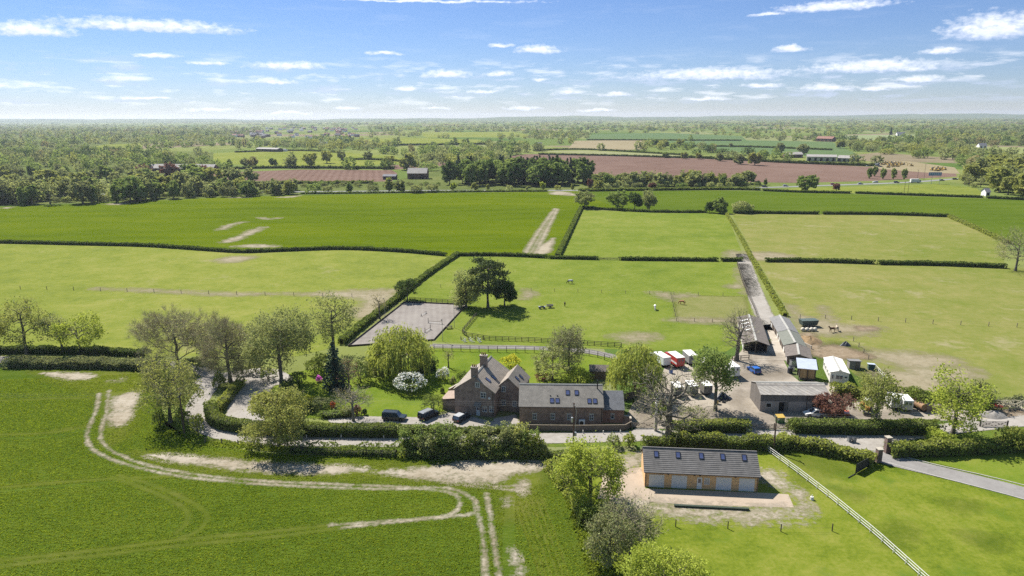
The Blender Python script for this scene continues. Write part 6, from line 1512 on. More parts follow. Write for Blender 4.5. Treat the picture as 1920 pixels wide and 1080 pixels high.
box_vehicle('lorry', 'white lorry on the main road', 1714, 343, R(-3), 7.0, 2.5, 3.6, m_white, m_white, paint['white'], 'lorry', wheels=2)

# tractor
def tractor(px, py, hd, label):
    o = thing('tractor', G(px, py), hd, label, 'tractor')
    om = paint['orange']
    mb = MB(); mb.bbox(.1, 1.9, -.38, .38, .85, 1.5, .08); mb.build('bonnet', om, o)
    mb = MB(); mb.bbox(-.9, .1, -.45, .45, .7, 1.2, .05); mb.build('body', m_black, o)
    c = MB()
    for x, y in ((-.95, -.6), (-.95, .6), (.15, -.6), (.15, .6)): c.box(x - .05, x + .05, y - .05, y + .05, 1.1, 2.35)
    cb = c.build('cab', om, o)
    mb = MB(); mb.box(-.94, .14, -.58, .58, 1.3, 2.3); mb.build('glass', m_glass, cb)
    mb = MB(); mb.bbox(-1.1, .3, -.7, .7, 2.353, 2.48, .05); mb.build('roof', m_offw, cb)
    for s in (-1, 1):
        wheel(o, -.7, s * .8, .72, .42); wheel(o, 1.45, s * .65, .45, .3)
        mb = MB(); mb.prism([(-1.4, 1.1), (-1.0, 1.55), (-.3, 1.55), (0, 1.2), (-.35, 1.47), (-.95, 1.47)], 'y', s * .8 - .24, s * .8 + .24); mb.build('mudguard', om, o)
    mb = MB(); mb.tube((1.5, .25, 1.5), (1.5, .25, 2.2), .05, n=6); mb.build('exhaust', m_black, o)
    mb = MB(); mb.box(-2.6, -1.5, -.95, .95, .35, .75); mb.tube((-1.5, 0, .6), (-.9, 0, .7), .06, n=5); mb.build('rear_implement', om, o)
    mb = MB(); mb.tube((1.2, -.55, 1.2), (2.7, -.55, .6), .07, n=5); mb.tube((1.2, .55, 1.2), (2.7, .55, .6), .07, n=5); mb.box(2.6, 3.1, -.9, .9, .25, .75); mb.build('front_loader', m_black, o)
    return o
tractor(1624, 770, R(-110), 'orange tractor parked beside the ivy wrapped tree')
tractor(1566, 776, R(160), 'small orange tractor half hidden by the copper tree')

# tank, crates, bins and yard clutter
o = thing('fuel_tank', G(1722, 768), R(100), 'rusty round tank on a stand beside the horse trailer', 'tank')
mb = MB(); mb.tube((-1.5, 0, 1.15), (1.5, 0, 1.15), .75, n=16); mb.build('drum', M_plain('rusty_steel', (.30, .155, .06), .7, .4, 2, col2=(.16, .12, .09)), o)
mb = MB(); mb.box(-1.1, -.9, -.6, .6, 0, .5); mb.box(.9, 1.1, -.6, .6, 0, .5); mb.build('stand', m_black, o)
for k, (px, py, lb) in enumerate(((1740, 771, 'left pale timber crate beside the rusty tank'), (1753, 772, 'right pale timber crate beside the gravel road'))):
    o = thing('timber_crate', G(px, py), R(5), lb, 'crate', 'crates in the right yard')
    mb = MB()
    for q in range(5):
        z = .12 + q * .32
        mb.box(-.75, .75, -.62, -.57, z, z + .26); mb.box(-.75, .75, .57, .62, z, z + .26); mb.box(-.80, -.75, -.62, .62, z, z + .26); mb.box(.75, .80, -.62, .62, z, z + .26)
    mb.build('slats', M_plain('crate_wood_%d' % k, (.27, .20, .15), .9, .3, 3), o)
    mb = MB(); mb.bbox(-.73, .73, -.55, .55, .05, 1.62, .1); mb.build('load', M_plain('crate_load_%d' % k, (.22, .19, .16), .95, .4, 3), o)
for px, py, lb in ((1592, 829, 'left grey wheelie bin on the lane edge'), (1601, 830, 'right grey wheelie bin on the lane edge')):
    o = thing('wheelie_bin', G(px, py), R(10), lb, 'bin', 'wheelie bins')
    mb = MB(); vs = [(-.24, -.25, .05), (.24, -.25, .05), (.24, .25, .05), (-.24, .25, .05), (-.30, -.33, 1.0), (.30, -.33, 1.0), (.30, .33, 1.0), (-.30, .33, 1.0)]
    mb.add(vs, [(0, 3, 2, 1), (4, 5, 6, 7), (0, 1, 5, 4), (1, 2, 6, 5), (2, 3, 7, 6), (3, 0, 4, 7)]); mb.build('body', paint['grey'], o)
    mb = MB(); mb.bbox(-.33, .33, -.37, .36, 1.003, 1.09, .03); mb.build('lid', paint['charcoal'], o)
    for s in (-1, 1): wheel(o, s * .25, .28, .11, .06)
o = thing('feed_bin', G(1462, 792), R(3), 'green box bin with a yellow lid by the yard gate', 'bin')
mb = MB(); mb.bbox(-.75, .75, -.6, .6, .1, 1.3, .05); mb.build('body', paint['green'], o)
mb = MB(); mb.slab((-.8, -.68, 1.32), (.8, -.68, 1.32), (.8, .65, 1.55), (-.8, .65, 1.55), .08); mb.build('lid', paint['yellow'], o)
for s in (-1, 1):
    for q in (-1, 1): wheel(o, s * .55, q * .45, .1, .08)
o = thing('heat_pump', G(1091, 799), R(0), 'white heat pump unit standing against the barn wall', 'heat pump')
mb = MB(); mb.bbox(-.6, .6, -.2, .25, .1, 1.35, .03); mb.build('case', m_white, o)
mb = MB(); mb.tube((-.12, -.215, .75), (-.12, -.203, .75), .42, n=18); mb.build('fan_grille', m_black, o)
mb = MB(); mb.box(-.55, .55, -.15, .2, 0, .097); mb.build('feet', m_black, o)
# heaps and covers
def heap(name, label, px, py, rx, ry, h, mat, cat='heap', n=160, lump=.25, parts=None):
    r = np.random.default_rng(int(px)); o = MB(); nu, nv = 22, 7; ph = r.uniform(0, 6.3, 4); vs = []
    for j in range(nv + 1):
        a = j / nv
        for i in range(nu):
            t_ = 2 * pi * i / nu; k = 1 + lump * .4 * math.sin(3 * t_ + ph[0]) + lump * .3 * math.sin(5 * t_ + ph[1] + 3 * a)
            z = h * (1 - a ** 1.6) * (1 + lump * .5 * math.sin(4 * t_ + ph[2] + 6 * a)) if j < nv else 0
            vs.append((rx * a * k * math.cos(t_), ry * a * k * math.sin(t_), max(0, z)))
    fs = [(j * nu + i, j * nu + (i + 1) % nu, (j + 1) * nu + (i + 1) % nu, (j + 1) * nu + i) for j in range(nv) for i in range(nu)]
    o.add(vs, fs); ob = o.build(name, mat, None, True, loc=(*G(px, py), 0.0)); return tag(ob, label, cat)
heap('gravel_heap', 'low heap of grey gravel at the right end of the yard', 1860, 780, 3.4, 1.8, 1.1, M_plain('grey_gravel', (.25, .23, .205), .95, .35, 4, bump=.8))
heap('tarpaulin_heap', 'black tarpaulin heap with tyres in the yard', 1354, 748, 1.9, 1.3, 1.3, M_plain('black_tarpaulin', (.016, .022, .036), .45, .4, 2, bump=.6), lump=.6)
heap('muck_heap', 'brown straw muck heap behind the stable blocks', 1518, 640, 3.0, 3.6, 1.3, M_plain('straw_muck', (.22, .15, .08), .95, .35, 2, bump=.8), lump=.4)
heap('covered_heap', 'small dark covered heap in the grass behind the mobile home', 1585, 648, 1.3, 1.0, 1.1, M_plain('grey_cover', (.05, .055, .065), .5, .3, 2), lump=.4)
mb = MB(); mb.box(-.05, 4.2, -.12, .12, 0, 1.0); mb.box(4.0, 4.25, .123, 3.2, 0, 1.0)
tag(mb.build('bay_wall', m_conc_wall if 'm_conc_wall' in globals() else M_plain('pale_bay_block', (.38, .33, .27), .9, .2, 2), None, loc=(*G(1521, 655), 0), rot=(0, 0, R(105))), 'pale low wall of the muck bay', 'wall')
for i, (px, py, lb, c) in enumerate(((1343, 757, 'small yellow tub beside the black heap', 'yellow'), (1248, 764, 'small orange tub behind the gnarled oak', 'orange'), (1552, 686, 'red plastic barrel beside the mobile home', 'red'), (1271, 742, 'blue water butt between the trailers', 'blue'), (1258, 700, 'blue plastic drum by the white van', 'blue'))):
    o = thing('plastic_tub', G(px, py), 0, lb, 'tub'); mb = MB(); mb.tube((0, 0, 0), (0, 0, .95), .42, .5, 12); mb.build('tub', paint[c], o)
    mb = MB(); mb.tube((0, 0, .953), (0, 0, 1.0), .53, .53, 12); mb.build('rim', m_black, o)
ty = MESHW(.42, .26)
for i, (px, py, z) in enumerate(((1350, 751, 0), (1360, 752, 0), (1347, 753, 0), (1357, 755, 0), (1366, 750, 0))):
    o = link('old_tyre', ty, None, (*G(px, py), .13), (pi / 2, 0, 0)); tag(o, 'old black tyre lying beside the tarpaulin heap', 'tyre', 'old tyres by the black heap')
mtub = M_plain('stone_planter', (.30, .25, .18), .9, .3, 3); mred = M_plain('red_feed_tub', (.28, .09, .06), .8, .3, 3)
GT = 'tubs along the right stable blocks'
for i, (px, py, m_) in enumerate(((1449, 609, mtub), (1452, 614, mtub), (1457, 620, mred), (1461, 627, mtub), (1465, 634, mtub), (1469, 643, mtub), (1474, 652, m_steel), (1442, 645, mtub))):
    o = thing('planter_tub', G(px, py), .3 * i, 'pale tub standing against the stable fronts' if m_ is not mred else 'red tub among the pale tubs by the stables', 'tub', GT)
    mb = MB(); mb.tube((0, 0, 0), (0, 0, .75), .5, .6, 10); mb.build('tub', m_, o)
    C = np.random.default_rng(i).normal(size=(60, 3)) * .28 + np.array([0, 0, .95]); link('plant', quads_mesh('plant', rquads(C, .25, rng), [L['hedge'] if i % 2 else L['brown']]), o)
# clutter on the left side of the timber shed
for i, (px, py, lb, m_, s_) in enumerate(((1484, 694, 'white feed sack pile beside the timber shed', m_white, .6), (1481, 700, 'blue barrow shaped box beside the timber shed', paint['navy'], .5), (1486, 686, 'grey box beside the timber shed', m_steel, .7))):
    o = thing('storage_box', G(px, py), .2, lb, 'box'); mb = MB(); mb.bbox(-s_, s_, -s_ * .8, s_ * .8, 0, 1.0 + .3 * i, .08); mb.build('box', m_, o)
    mb = MB(); mb.bbox(-s_ - .05, s_ + .05, -s_ * .85, s_ * .85, 1.003 + .3 * i, 1.1 + .3 * i, .04); mb.build('lid', m_black, o)
# trailer with bulk bags behind the stables
o = thing('muck_trailer', G(1515, 612), R(5), 'dark green skip trailer behind the stable blocks', 'trailer')
mb = MB(); mb.add([(-2.2, -1, .6), (2.2, -1, .6), (2.2, 1, .6), (-2.2, 1, .6), (-2.5, -1.3, 2.1), (2.5, -1.3, 2.1), (2.5, 1.3, 2.1), (-2.5, 1.3, 2.1)], [(0, 3, 2, 1), (0, 1, 5, 4), (1, 2, 6, 5), (2, 3, 7, 6), (3, 0, 4, 7), (4, 5, 6, 7)]); mb.build('skip', M_plain('dull_green_paint', (.07, .095, .085), .7, .3, 2), o)
for s in (-1, 1): wheel(o, .4, s * .95, .4); wheel(o, -.5, s * .95, .4)
BG = M_plain('bulk_bag_cloth', (.50, .46, .38), .9, .2, 2)
for i, px in enumerate((1505, 1513, 1521, 1528)):
    mb = MB(); mb.ball((0, 0, .55), .62, .6, .6, 10, 7, jit=.08)
    tag(mb.build('bulk_bag', BG, None, True, loc=(*G(px, 621), 0)), 'pale bulk bag in the row below the green skip', 'bag', 'bulk bags behind the stables')
# stacked logs and dead branches
o = thing('branch_pile', G(1897, 766), 0, 'tangled pile of dead branches behind the right gate', 'branch pile')
mb = MB(); rr = random.Random(3)
for k in range(70):
    a = rr.uniform(0, pi); c = Vector((rr.uniform(-2.6, 2.6), rr.uniform(-1, 1), rr.uniform(.2, 1.6))); d = Vector((math.cos(a), math.sin(a) * .6, rr.uniform(-.3, .5))) * rr.uniform(.8, 2.0)
    mb.tube(c - d, c + d, rr.uniform(.04, .11), .03, 5)
mb.build('branches', twig_grey, o)
o = thing('harrow', G(1869, 766), R(20), 'red farm harrow beside the gravel heap', 'harrow')
mb = MB()
for k in range(4): mb.tube((-1.0, -.8 + k * .5, .55), (1.0, -.8 + k * .5, .55), .05, n=5)
for x in (-.9, 0, .9): mb.tube((x, -.8, .55), (x, .7, .55), .05, n=5)
mb.tube((-.6, .7, .55), (0, 1.9, .9), .05, n=5); mb.tube((.6, .7, .55), (0, 1.9, .9), .05, n=5); mb.build('frame', paint['red'], o)
mb = MB()
for k in range(4):
    for x in np.linspace(-.95, .95, 7): mb.tube((x, -.8 + k * .5, .5), (x, -.85 + k * .5, 0), .02, n=4)
mb.build('tines', m_steel, o)
# long dark pipe on the rubble below the forecourt
a = Vector((*G(1264, 950), .16)); b = Vector((*G(1404, 957), .16)); mb = MB(); mb.box(0, (b - a).length, -.22, .22, -.16, .22)
tag(mb.build('drainage_channel', M_plain('dark_green_membrane', (.035, .05, .035), .7, .3, 3), None, loc=a, rot=(0, 0, math.atan2(b.y - a.y, b.x - a.x))), 'long dark green roll lying on the rubble below the forecourt', 'roll')
mb = MB(); mb.tube((0, 0, 0), (0, 0, .55), .3, .26, 10); mb.tube((0, 0, .55), (0, 0, .9), .06, n=6)
tag(mb.build('bore_cover', m_offw, None, loc=(*G(1522, 937), 0)), 'small pale standpipe beside the white fence', 'standpipe')

# arena edging boards, jumps
q = gp([(758.7, 567), (875, 572), (813.7, 638.5), (652.5, 650)])
o = thing('arena_kickboard', q[0], 0, 'low dark boards edging the grey riding arena', 'edging')
for i in range(4):
    a, b = Vector(q[i]), Vector(q[(i + 1) % 4]); d = (b - a).normalized(); n_ = Vector((-d.y, d.x)) * .06; mb = MB(); o0 = Vector(q[0]); a = a - o0 + d * .07; b = b - o0 - d * .07
    mb.slab((a.x - n_.x, a.y - n_.y, .45), (b.x - n_.x, b.y - n_.y, .45), (b.x + n_.x, b.y + n_.y, .45), (a.x + n_.x, a.y + n_.y, .45), .45); mb.build('board', m_fence_d, o)
def jump(p0, p1, label, poles=2, h=1.5):
    loc, rz, Ln = frame(p0, p1); o = thing('horse_jump', loc, rz, label, 'jump')
    for x in (0, Ln):
        mb = MB(); mb.box(x - .06, x + .06, -.06, .06, 0, h); mb.box(x - .06, x + .06, -.4, -.063, 0, .1); mb.box(x - .06, x + .06, .063, .4, 0, .1); mb.build('wing', m_fence_d, o)
    for k in range(poles):
        z = .35 + k * .4; mb = MB(); mb.tube((.06, -.1, z), (Ln - .06, -.1, z), .06, n=8); mb.build('pole', m_fence_t if k else m_white, o)
    return o
jump((803, 606), (829, 608), 'wide jump with dark uprights in the arena', 2, 1.7)
jump((790, 593), (799, 588), 'low crossed jump farther up the arena', 1, .8)
jump((797, 624), (807, 618), 'jump partly hidden by the garden willow', 2, 1.5)
GJ = 'jump stands stacked by the dark fence'
for i in range(10):
    px = 864 + i * 4.6; py = 637 + (i % 3) * 2.2; o = thing('jump_stand', G(px, py), rng.uniform(0, 3), 'white jump stand in the heap by the dark fence', 'jump stand', GJ)
    mb = MB(); mb.box(-.06, .06, -.06, .06, 0, 1.1); mb.box(-.5, .5, -.05, .05, 0, .1); mb.box(-.6, -.5, -.05, .05, 0, .8); mb.tube((-.5, 0, .8), (0, 0, 1.1), .04, n=5); mb.tube((-.5, 0, .4), (0, 0, .4), .04, n=5); mb.build('stand', m_white if i % 3 else m_fence_t, o)
o = thing('picnic_bench', G(842, 616), R(15), 'dark bench beside the arena lamp post', 'bench')
mb = MB(); mb.box(-1, 1, -.35, .35, .7, .76); mb.build('table_top', m_fence_d, o)
for s in (-1, 1):
    mb = MB(); mb.box(-1, 1, s * .75 - .14, s * .75 + .14, .42, .47); mb.build('seat', m_fence_d, o)
    mb = MB(); mb.box(s * .7 - .05, s * .7 + .05, -.85, .85, .3, .38); mb.tube((s * .7, -.6, 0), (s * .7, -.2, .7), .05, n=4); mb.tube((s * .7, .6, 0), (s * .7, .2, .7), .05, n=4); mb.build('leg', m_fence_d, o)

# ---------------------------------------------------------------- animals, person, quad bike
import bmesh
def skinned(name, verts, edges, rad, mat, parent, root=0, sub=2):
    me = bpy.data.meshes.new(name); bm = bmesh.new(); sk = bm.verts.layers.skin.verify(); vs = [bm.verts.new(v) for v in verts]
    for a, b in edges: bm.edges.new((vs[a], vs[b]))
    for v, r_ in zip(vs, rad): v[sk].radius = r_ if isinstance(r_, tuple) else (r_, r_)
    vs[root][sk].use_root = True; bm.to_mesh(me); bm.free()
    for m in (mat if isinstance(mat, (list, tuple)) else [mat]): me.materials.append(m)
    o = link(name, me, parent); s_ = o.modifiers.new('skin', 'SKIN'); s_.use_smooth_shade = True
    o.modifiers.new('subdivision', 'SUBSURF').levels = sub; o.modifiers['subdivision'].render_levels = sub
    return o
def horse(px, py, hd, coat, label, graze=True, rug=None, mane=None, scale=1.0, loc=None):
    """x forward; about 1.5 m at the withers"""
    o = thing('horse', loc or G(px, py), hd, label, 'horse'); o.scale = (scale,) * 3
    V = [(-.62, 0, 1.22), (-.25, 0, 1.20), (.2, 0, 1.18), (.58, 0, 1.22)]; E = [(0, 1), (1, 2), (2, 3)]; Rr = [.30, .30, (.31, .29), .28]
    if graze: N = [(.80, 0, 1.12), (1.08, 0, .82), (1.25, 0, .52), (1.30, 0, .32), (1.34, 0, .10)]; NR = [(.17, .21), (.11, .15), (.10, .12), (.10, .12), (.065, .07)]
    else: N = [(.82, 0, 1.42), (1.02, 0, 1.68), (1.14, 0, 1.86), (1.30, 0, 1.78), (1.52, 0, 1.58)]; NR = [(.17, .21), (.11, .15), (.10, .11), (.10, .12), (.065, .07)]
    b = len(V); V += N; Rr += NR; E += [(3, b), (b, b + 1), (b + 1, b + 2), (b + 2, b + 3), (b + 3, b + 4)]
    for s in (-1, 1):      # ears
        k = len(V); q = N[2]; V.append((q[0] - .02, s * .07, q[2] + .14)); Rr.append(.025); E.append((b + 2, k))
    for s, dx in ((-1, .10), (1, -.12)):   # front legs
        k = len(V); V += [(.56 + dx * .2, s * .16, .86), (.56 + dx, s * .16, .46), (.55 + dx * 1.2, s * .16, .12), (.60 + dx * 1.2, s * .16, .03)]; Rr += [.11, .062, .045, .06]; E += [(3, k), (k, k + 1), (k + 1, k + 2), (k + 2, k + 3)]
    for s, dx in ((-1, -.08), (1, .12)):   # hind legs: stifle, hock, fetlock, hoof
        k = len(V); V += [(-.58 + dx * .3, s * .17, .84), (-.80 + dx, s * .17, .52), (-.72 + dx, s * .17, .14), (-.66 + dx, s * .17, .03)]; Rr += [.14, .065, .048, .06]; E += [(0, k), (k, k + 1), (k + 1, k + 2), (k + 2, k + 3)]
    skinned('body', V, E, Rr, coat, o, 1)
    mm = mane or m_black
    t0 = [(-.88, 0, 1.32), (-1.02, 0, 1.15), (-1.05, 0, .8), (-1.0, 0, .5)]; skinned('tail', t0, [(0, 1), (1, 2), (2, 3)], [.05, .07, .07, .03], mm, o)
    mb = MB(); pts = [(.62, 1.50)] + [(p[0] - .02, p[2] + .16) for p in N[:3]]
    for a, c in zip(pts[:-1], pts[1:]): mb.slab((a[0], -.025, a[1] + .03), (c[0], -.025, c[1] + .03), (c[0], .03, c[1] + .03), (a[0], .03, a[1] + .03), .12)
    mb.build('mane', mm, o)
    if rug:
        mb = MB(); n = 10; xs_ = (-.95, -.6, -.2, .25, .62); vs = []
        for x in xs_:
            for i in range(n + 1):
                a = -.25 + (pi + .5) * i / n; vs.append((x, .37 * math.cos(a), 1.20 + .375 * math.sin(a) - (.1 if math.sin(a) < 0 else 0)))
        fs = [(j * (n + 1) + i, j * (n + 1) + i + 1, (j + 1) * (n + 1) + i + 1, (j + 1) * (n + 1) + i) for j in range(4) for i in range(n)]
        mb.add(vs, fs); r_ = mb.build('rug', rug, o, True); r_.modifiers.new('solid', 'SOLIDIFY').thickness = .02
    return o
c_bay = M_plain('bay_coat', (.09, .04, .022), .6, .25, 2); c_ches = M_plain('chestnut_coat', (.30, .11, .045), .6, .25, 2); c_white = M_plain('white_coat', (.62, .59, .54), .7, .15, 2)
c_dark = M_plain('dark_coat', (.03, .026, .025), .6, .25, 2); c_tan = M_plain('cream_coat', (.42, .34, .25), .65, .2, 2); c_rug = M_plain('pale_rug', (.42, .43, .46), .9, .15, 2)
horse(1069, 532, R(180), c_dark, 'dark horse in a grey rug grazing far up the paddock', rug=c_rug)
horse(1228, 581, R(-100), c_white, 'white rugged horse grazing right of the quad bike', rug=m_white)
horse(1279, 571, R(150), c_ches, 'chestnut horse grazing in the small square paddock', mane=c_ches)
horse(1560, 623, R(190), c_bay, 'reddish bay horse standing in the trodden field', graze=False)
horse(1569, 621, R(80), c_tan, 'pale cream horse close behind the bay horse', graze=False, mane=c_tan)

# person: dark clothes, walking
o = thing('person', G(1059, 575), R(60), 'person in dark clothes standing alone in the horse paddock', 'person')
cl = M_plain('dark_jacket', (.025, .028, .035), .9, .3, 3); skin = M_plain('skin', (.42, .25, .18), .6, .1, 4); hair = M_plain('dark_hair', (.03, .02, .015), .7, .2, 6)
V = [(0, 0, .98), (0, 0, 1.20), (0, 0, 1.42), (.01, 0, 1.52), (.02, 0, 1.60), (.03, 0, 1.70)]; E = [(0, 1), (1, 2), (2, 3), (3, 4), (4, 5)]; Rr = [(.15, .11), (.15, .11), (.17, .11), .055, (.078, .09), (.075, .09)]
for s in (-1, 1):
    k = len(V); V += [(0, s * .19, 1.41), (-.02 * s, s * .25, 1.13), (.10, s * .24, .88), (.13, s * .235, .80)]; Rr += [.065, .05, .036, (.042, .022)]; E += [(2, k), (k, k + 1), (k + 1, k + 2), (k + 2, k + 3)]
    for f, (dx, dy, ln) in enumerate(((.035, -.0, .085), (.015, .0, .095), (-.006, .0, .09), (-.026, .0, .07), (.05, -.03 * s, .05))):
        j = len(V); V += [(.13 + dx, s * .235 + dy, .765), (.15 + dx, s * .235 + dy * 1.6, .765 - ln)]; Rr += [.010, .008]; E += [(k + 3, j), (j, j + 1)]
    k = len(V); st = .16 * s; V += [(.02 * s, s * .10, .88), (.08 * s, s * .10, .50), (st * .4, s * .10, .09), (st * .4 + .15, s * .11, .04)]; Rr += [.095, .062, .042, (.045, .035)]; E += [(0, k), (k, k + 1), (k + 1, k + 2), (k + 2, k + 3)]
skinned('body', V, E, Rr, skin, o, 0)
mb = MB(); 
V2 = [(0, 0, .90), (0, 0, 1.20), (0, 0, 1.44)]; E2 = [(0, 1), (1, 2)]; R2 = [(.18, .14), (.175, .135), (.195, .13)]
for s in (-1, 1):
    k = len(V2); V2 += [(0, s * .2, 1.41), (-.02 * s, s * .25, 1.13), (.09, s * .24, .90)]; R2 += [.08, .065, .05]; E2 += [(2, k), (k, k + 1), (k + 1, k + 2)]
skinned('jacket', V2, E2, R2, cl, o, 0)
V2 = [(0, 0, .96)]; E2 = []; R2 = [(.165, .125)]
for s in (-1, 1):
    k = len(V2); st = .16 * s; V2 += [(.02 * s, s * .10, .86), (.08 * s, s * .10, .50), (st * .4, s * .10, .10)]; R2 += [.11, .078, .06]; E2 += [(0, k), (k, k + 1), (k + 1, k + 2)]
skinned('trousers', V2, E2, R2, M_plain('dark_trousers', (.03, .032, .045), .9, .3, 3), o, 0)
mb = MB(); mb.ball((.01, 0, 1.72), .095, .085, .085, 12, 8); mb.build('hair', hair, o, True)
f = MB()
for s in (-1, 1): f.ball((.105, s * .032, 1.675), .012, .012, .010, 6, 4); f.ball((.03, s * .085, 1.665), .014, .01, .03, 6, 4)
f.ball((.125, 0, 1.65), .02, .014, .022, 6, 4); f.ball((.108, 0, 1.612), .012, .028, .008, 6, 4); f.build('face', M_plain('face_features', (.22, .10, .08), .6, .1, 5), o, True)

o = thing('quad_bike', G(1016, 579), R(185), 'dark quad bike pulling a small trailer in the paddock', 'quad bike')
mb = MB(); mb.bbox(-.95, .95, -.3, .3, .45, .75, .08); mb.build('body', paint['navy'], o)
mb = MB(); mb.bbox(-.6, .15, -.2, .2, .753, .92, .06); mb.build('seat', m_black, o)
for x in (-.7, .7):
    mb = MB(); mb.bbox(x - .4, x + .4, -.6, .6, .66, .74, .04); mb.build('mudguard', paint['navy'], o)
    for s in (-1, 1): wheel(o, x, s * .45, .31, .24)
mb = MB(); mb.tube((.35, 0, .75), (.25, 0, 1.08), .035, n=6); mb.tube((.25, -.4, 1.1), (.25, .4, 1.1), .025, n=6); mb.build('handlebar', m_black, o)
mb = MB(); mb.box(-1.2, -.75, -.45, .45, .80, .83); mb.box(.6, 1.1, -.45, .45, .80, .83); mb.build('rack', m_steel, o)
o = thing('small_trailer', G(1031, 577), R(187), 'grey tipping trailer hitched behind the quad bike', 'trailer')
mb = MB(); mb.add([(-.9, -.5, .5), (.9, -.5, .5), (.9, .5, .5), (-.9, .5, .5), (-1.05, -.65, 1.0), (1.05, -.65, 1.0), (1.05, .65, 1.0), (-1.05, .65, 1.0)], [(0, 3, 2, 1), (0, 1, 5, 4), (1, 2, 6, 5), (2, 3, 7, 6), (3, 0, 4, 7)]); b_ = mb.build('tub', paint['grey'], o); b_.modifiers.new('solid', 'SOLIDIFY').thickness = .04
mb = MB(); mb.bbox(-.9, .9, -.52, .52, .6, .88, .1); mb.build('load', M_plain('muck_load', (.10, .075, .05), .95, .4, 3), o)
for s in (-1, 1): wheel(o, -.1, s * .62, .3, .18)
mb = MB(); mb.tube((.9, 0, .45), (1.7, 0, .45), .04, n=5); mb.build('drawbar', m_steel, o)

# ---------------------------------------------------------------- far trees: single ones where they show largest
def ppoly(px, x, y):
    c = False; n = len(px)
    for i in range(n):
        (ax, ay), (bx, by) = px[i], px[(i + 1) % n]
        if (ay > y) != (by > y) and x < (bx - ax) * (y - ay) / (by - ay) + ax: c = not c
    return c
PR = {}
def proto(key):
    """crown and trunk meshes of a far tree, 12 m high and 9 m wide"""
    if key in PR: return PR[key]
    kind, leaf, v = key; sd_ = 900 + len(PR)
    if kind == 'round': pm = make_tree_meshes('tree', 12, 10, sd_, detail=.42, leafm=L[leaf], leafsize=1.15, base=.03, dens=1.3, tt=.7)
    elif kind == 'airy': pm = make_tree_meshes('tree', 12, 9, sd_, detail=.42, leafm=L[leaf], leafsize=.9, base=.10, dens=1.0, tw=3)
    elif kind == 'tall': pm = make_tree_meshes('tree', 12, 6, sd_, detail=.42, leafm=L[leaf], leafsize=.95, base=.03, dens=1.2)
    elif kind == 'bush': pm = make_tree_meshes('bush', 6, 9, sd_, leafm=L[leaf], leafsize=1.0, dens=.12)
    elif kind == 'spruce': pm = make_tree_meshes('spruce', 12, 5, sd_, leafm=L[leaf], leafsize=.9, detail=.45)
    elif kind == 'bare': pm = make_tree_meshes('bare', 12, 9, sd_, detail=.35, leafm=L[leaf], leafsize=.9, dens=.25, base=.12, tw=8)
    PR[key] = pm; return pm
rf_ = random.Random(11)
def far_tree(px, py, h, wk, key, label, group, name='tree'):
    g = G(px, py); o = thing(name, g, rf_.uniform(0, 6.28), label, 'tree', group)
    base = 6.0 if key[0] == 'bush' else 12.0
    o.scale = (h / 12 * wk if base == 12 else h / 6 * wk,) * 2 + (h / base,)
    for pn, me in proto(key): link(pn, me, o)
    return o
def scatter(poly, step, keys, hs, label, group, name='tree', nmax=999, wk=(.8, 1.25)):
    """trees over an outlined piece of ground, evenly loose"""
    W = gp(poly); x0, x1 = min(p[0] for p in W), max(p[0] for p in W); y0, y1 = min(p[1] for p in W), max(p[1] for p in W)
    pts = []
    y = y0
    while y < y1:
        x = x0 + rf_.uniform(0, step)
        while x < x1:
            q = (x + rf_.uniform(-.45, .45) * step, y + rf_.uniform(-.45, .45) * step)
            if ppoly(W, *q): pts.append(q)
            x += step
        y += step * .95
    rf_.shuffle(pts); pts = sorted(pts[:nmax], key=lambda q: q[1])
    for q in pts:
        h = rf_.uniform(*hs); key = rf_.choice(keys)
        o = thing(name, q, rf_.uniform(0, 6.28), label, 'shrub' if 'bush' in name else 'tree', group); k = rf_.uniform(*wk)
        b = 6.0 if key[0] == 'bush' else 12.0
        if key[0] == 'bush': h *= .5
        o.scale = (h / b * k, h / b * k, h / b)
        for pn, me in proto(key): link(pn, me, o)
K = lambda *a: [(k, l, v) for k, l, v in a]
mixed = K(('round', 'pale', 0), ('round', 'olive', 1), ('round', 'green', 0), ('round', 'olive', 0), ('airy', 'olive', 0), ('round', 'oak', 0), ('tall', 'green', 0), ('bare', 'olive', 0), ('round', 'oak', 1), ('bush', 'pale', 0), ('airy', 'hedgegrey', 0))
scatter([(-160, 396), (0, 386), (240, 379), (370, 372), (370, 359), (240, 365), (0, 372), (-160, 378)], 9.5, mixed, (13, 20), 'tall leafy tree in the left half of the long belt behind the crop field', 'trees of the long belt', nmax=66, wk=(.85, 1.25))
scatter([(370, 372), (562, 365), (562, 356), (370, 359)], 9.5, mixed, (8, 12.5), 'lower leafy tree in the right half of the long belt behind the crop field', 'trees of the long belt', nmax=30, wk=(.9, 1.4))
scatter([(-120, 372), (0, 368), (240, 363), (400, 354), (562, 350), (400, 340), (385, 330), (270, 330), (0, 330), (-120, 336)], 17, mixed, (12, 18), 'tree in the mixed wood behind the long belt', 'trees of the mixed wood', nmax=40, wk=(1.1, 1.6))
scatter([(835, 349), (905, 350), (1000, 350), (1085, 349), (1105, 345), (1080, 340), (900, 338), (840, 341)], 10, K(('round', 'green', 0), ('round', 'dark', 0), ('tall', 'green', 0), ('round', 'green', 1), ('round', 'dark', 0)), (18, 23), 'tall green tree in the dark wood by the main road', 'trees of the dark roadside wood', nmax=34)
scatter([(850, 345), (1105, 344), (1080, 336), (860, 334)], 9, K(('spruce', 'spruce', 0), ('spruce', 'spruce', 1), ('spruce', 'pine', 0)), (22, 26), 'dark conifer in the roadside wood', 'conifers of the dark roadside wood', name='conifer', nmax=26, wk=(.9, 1.3))
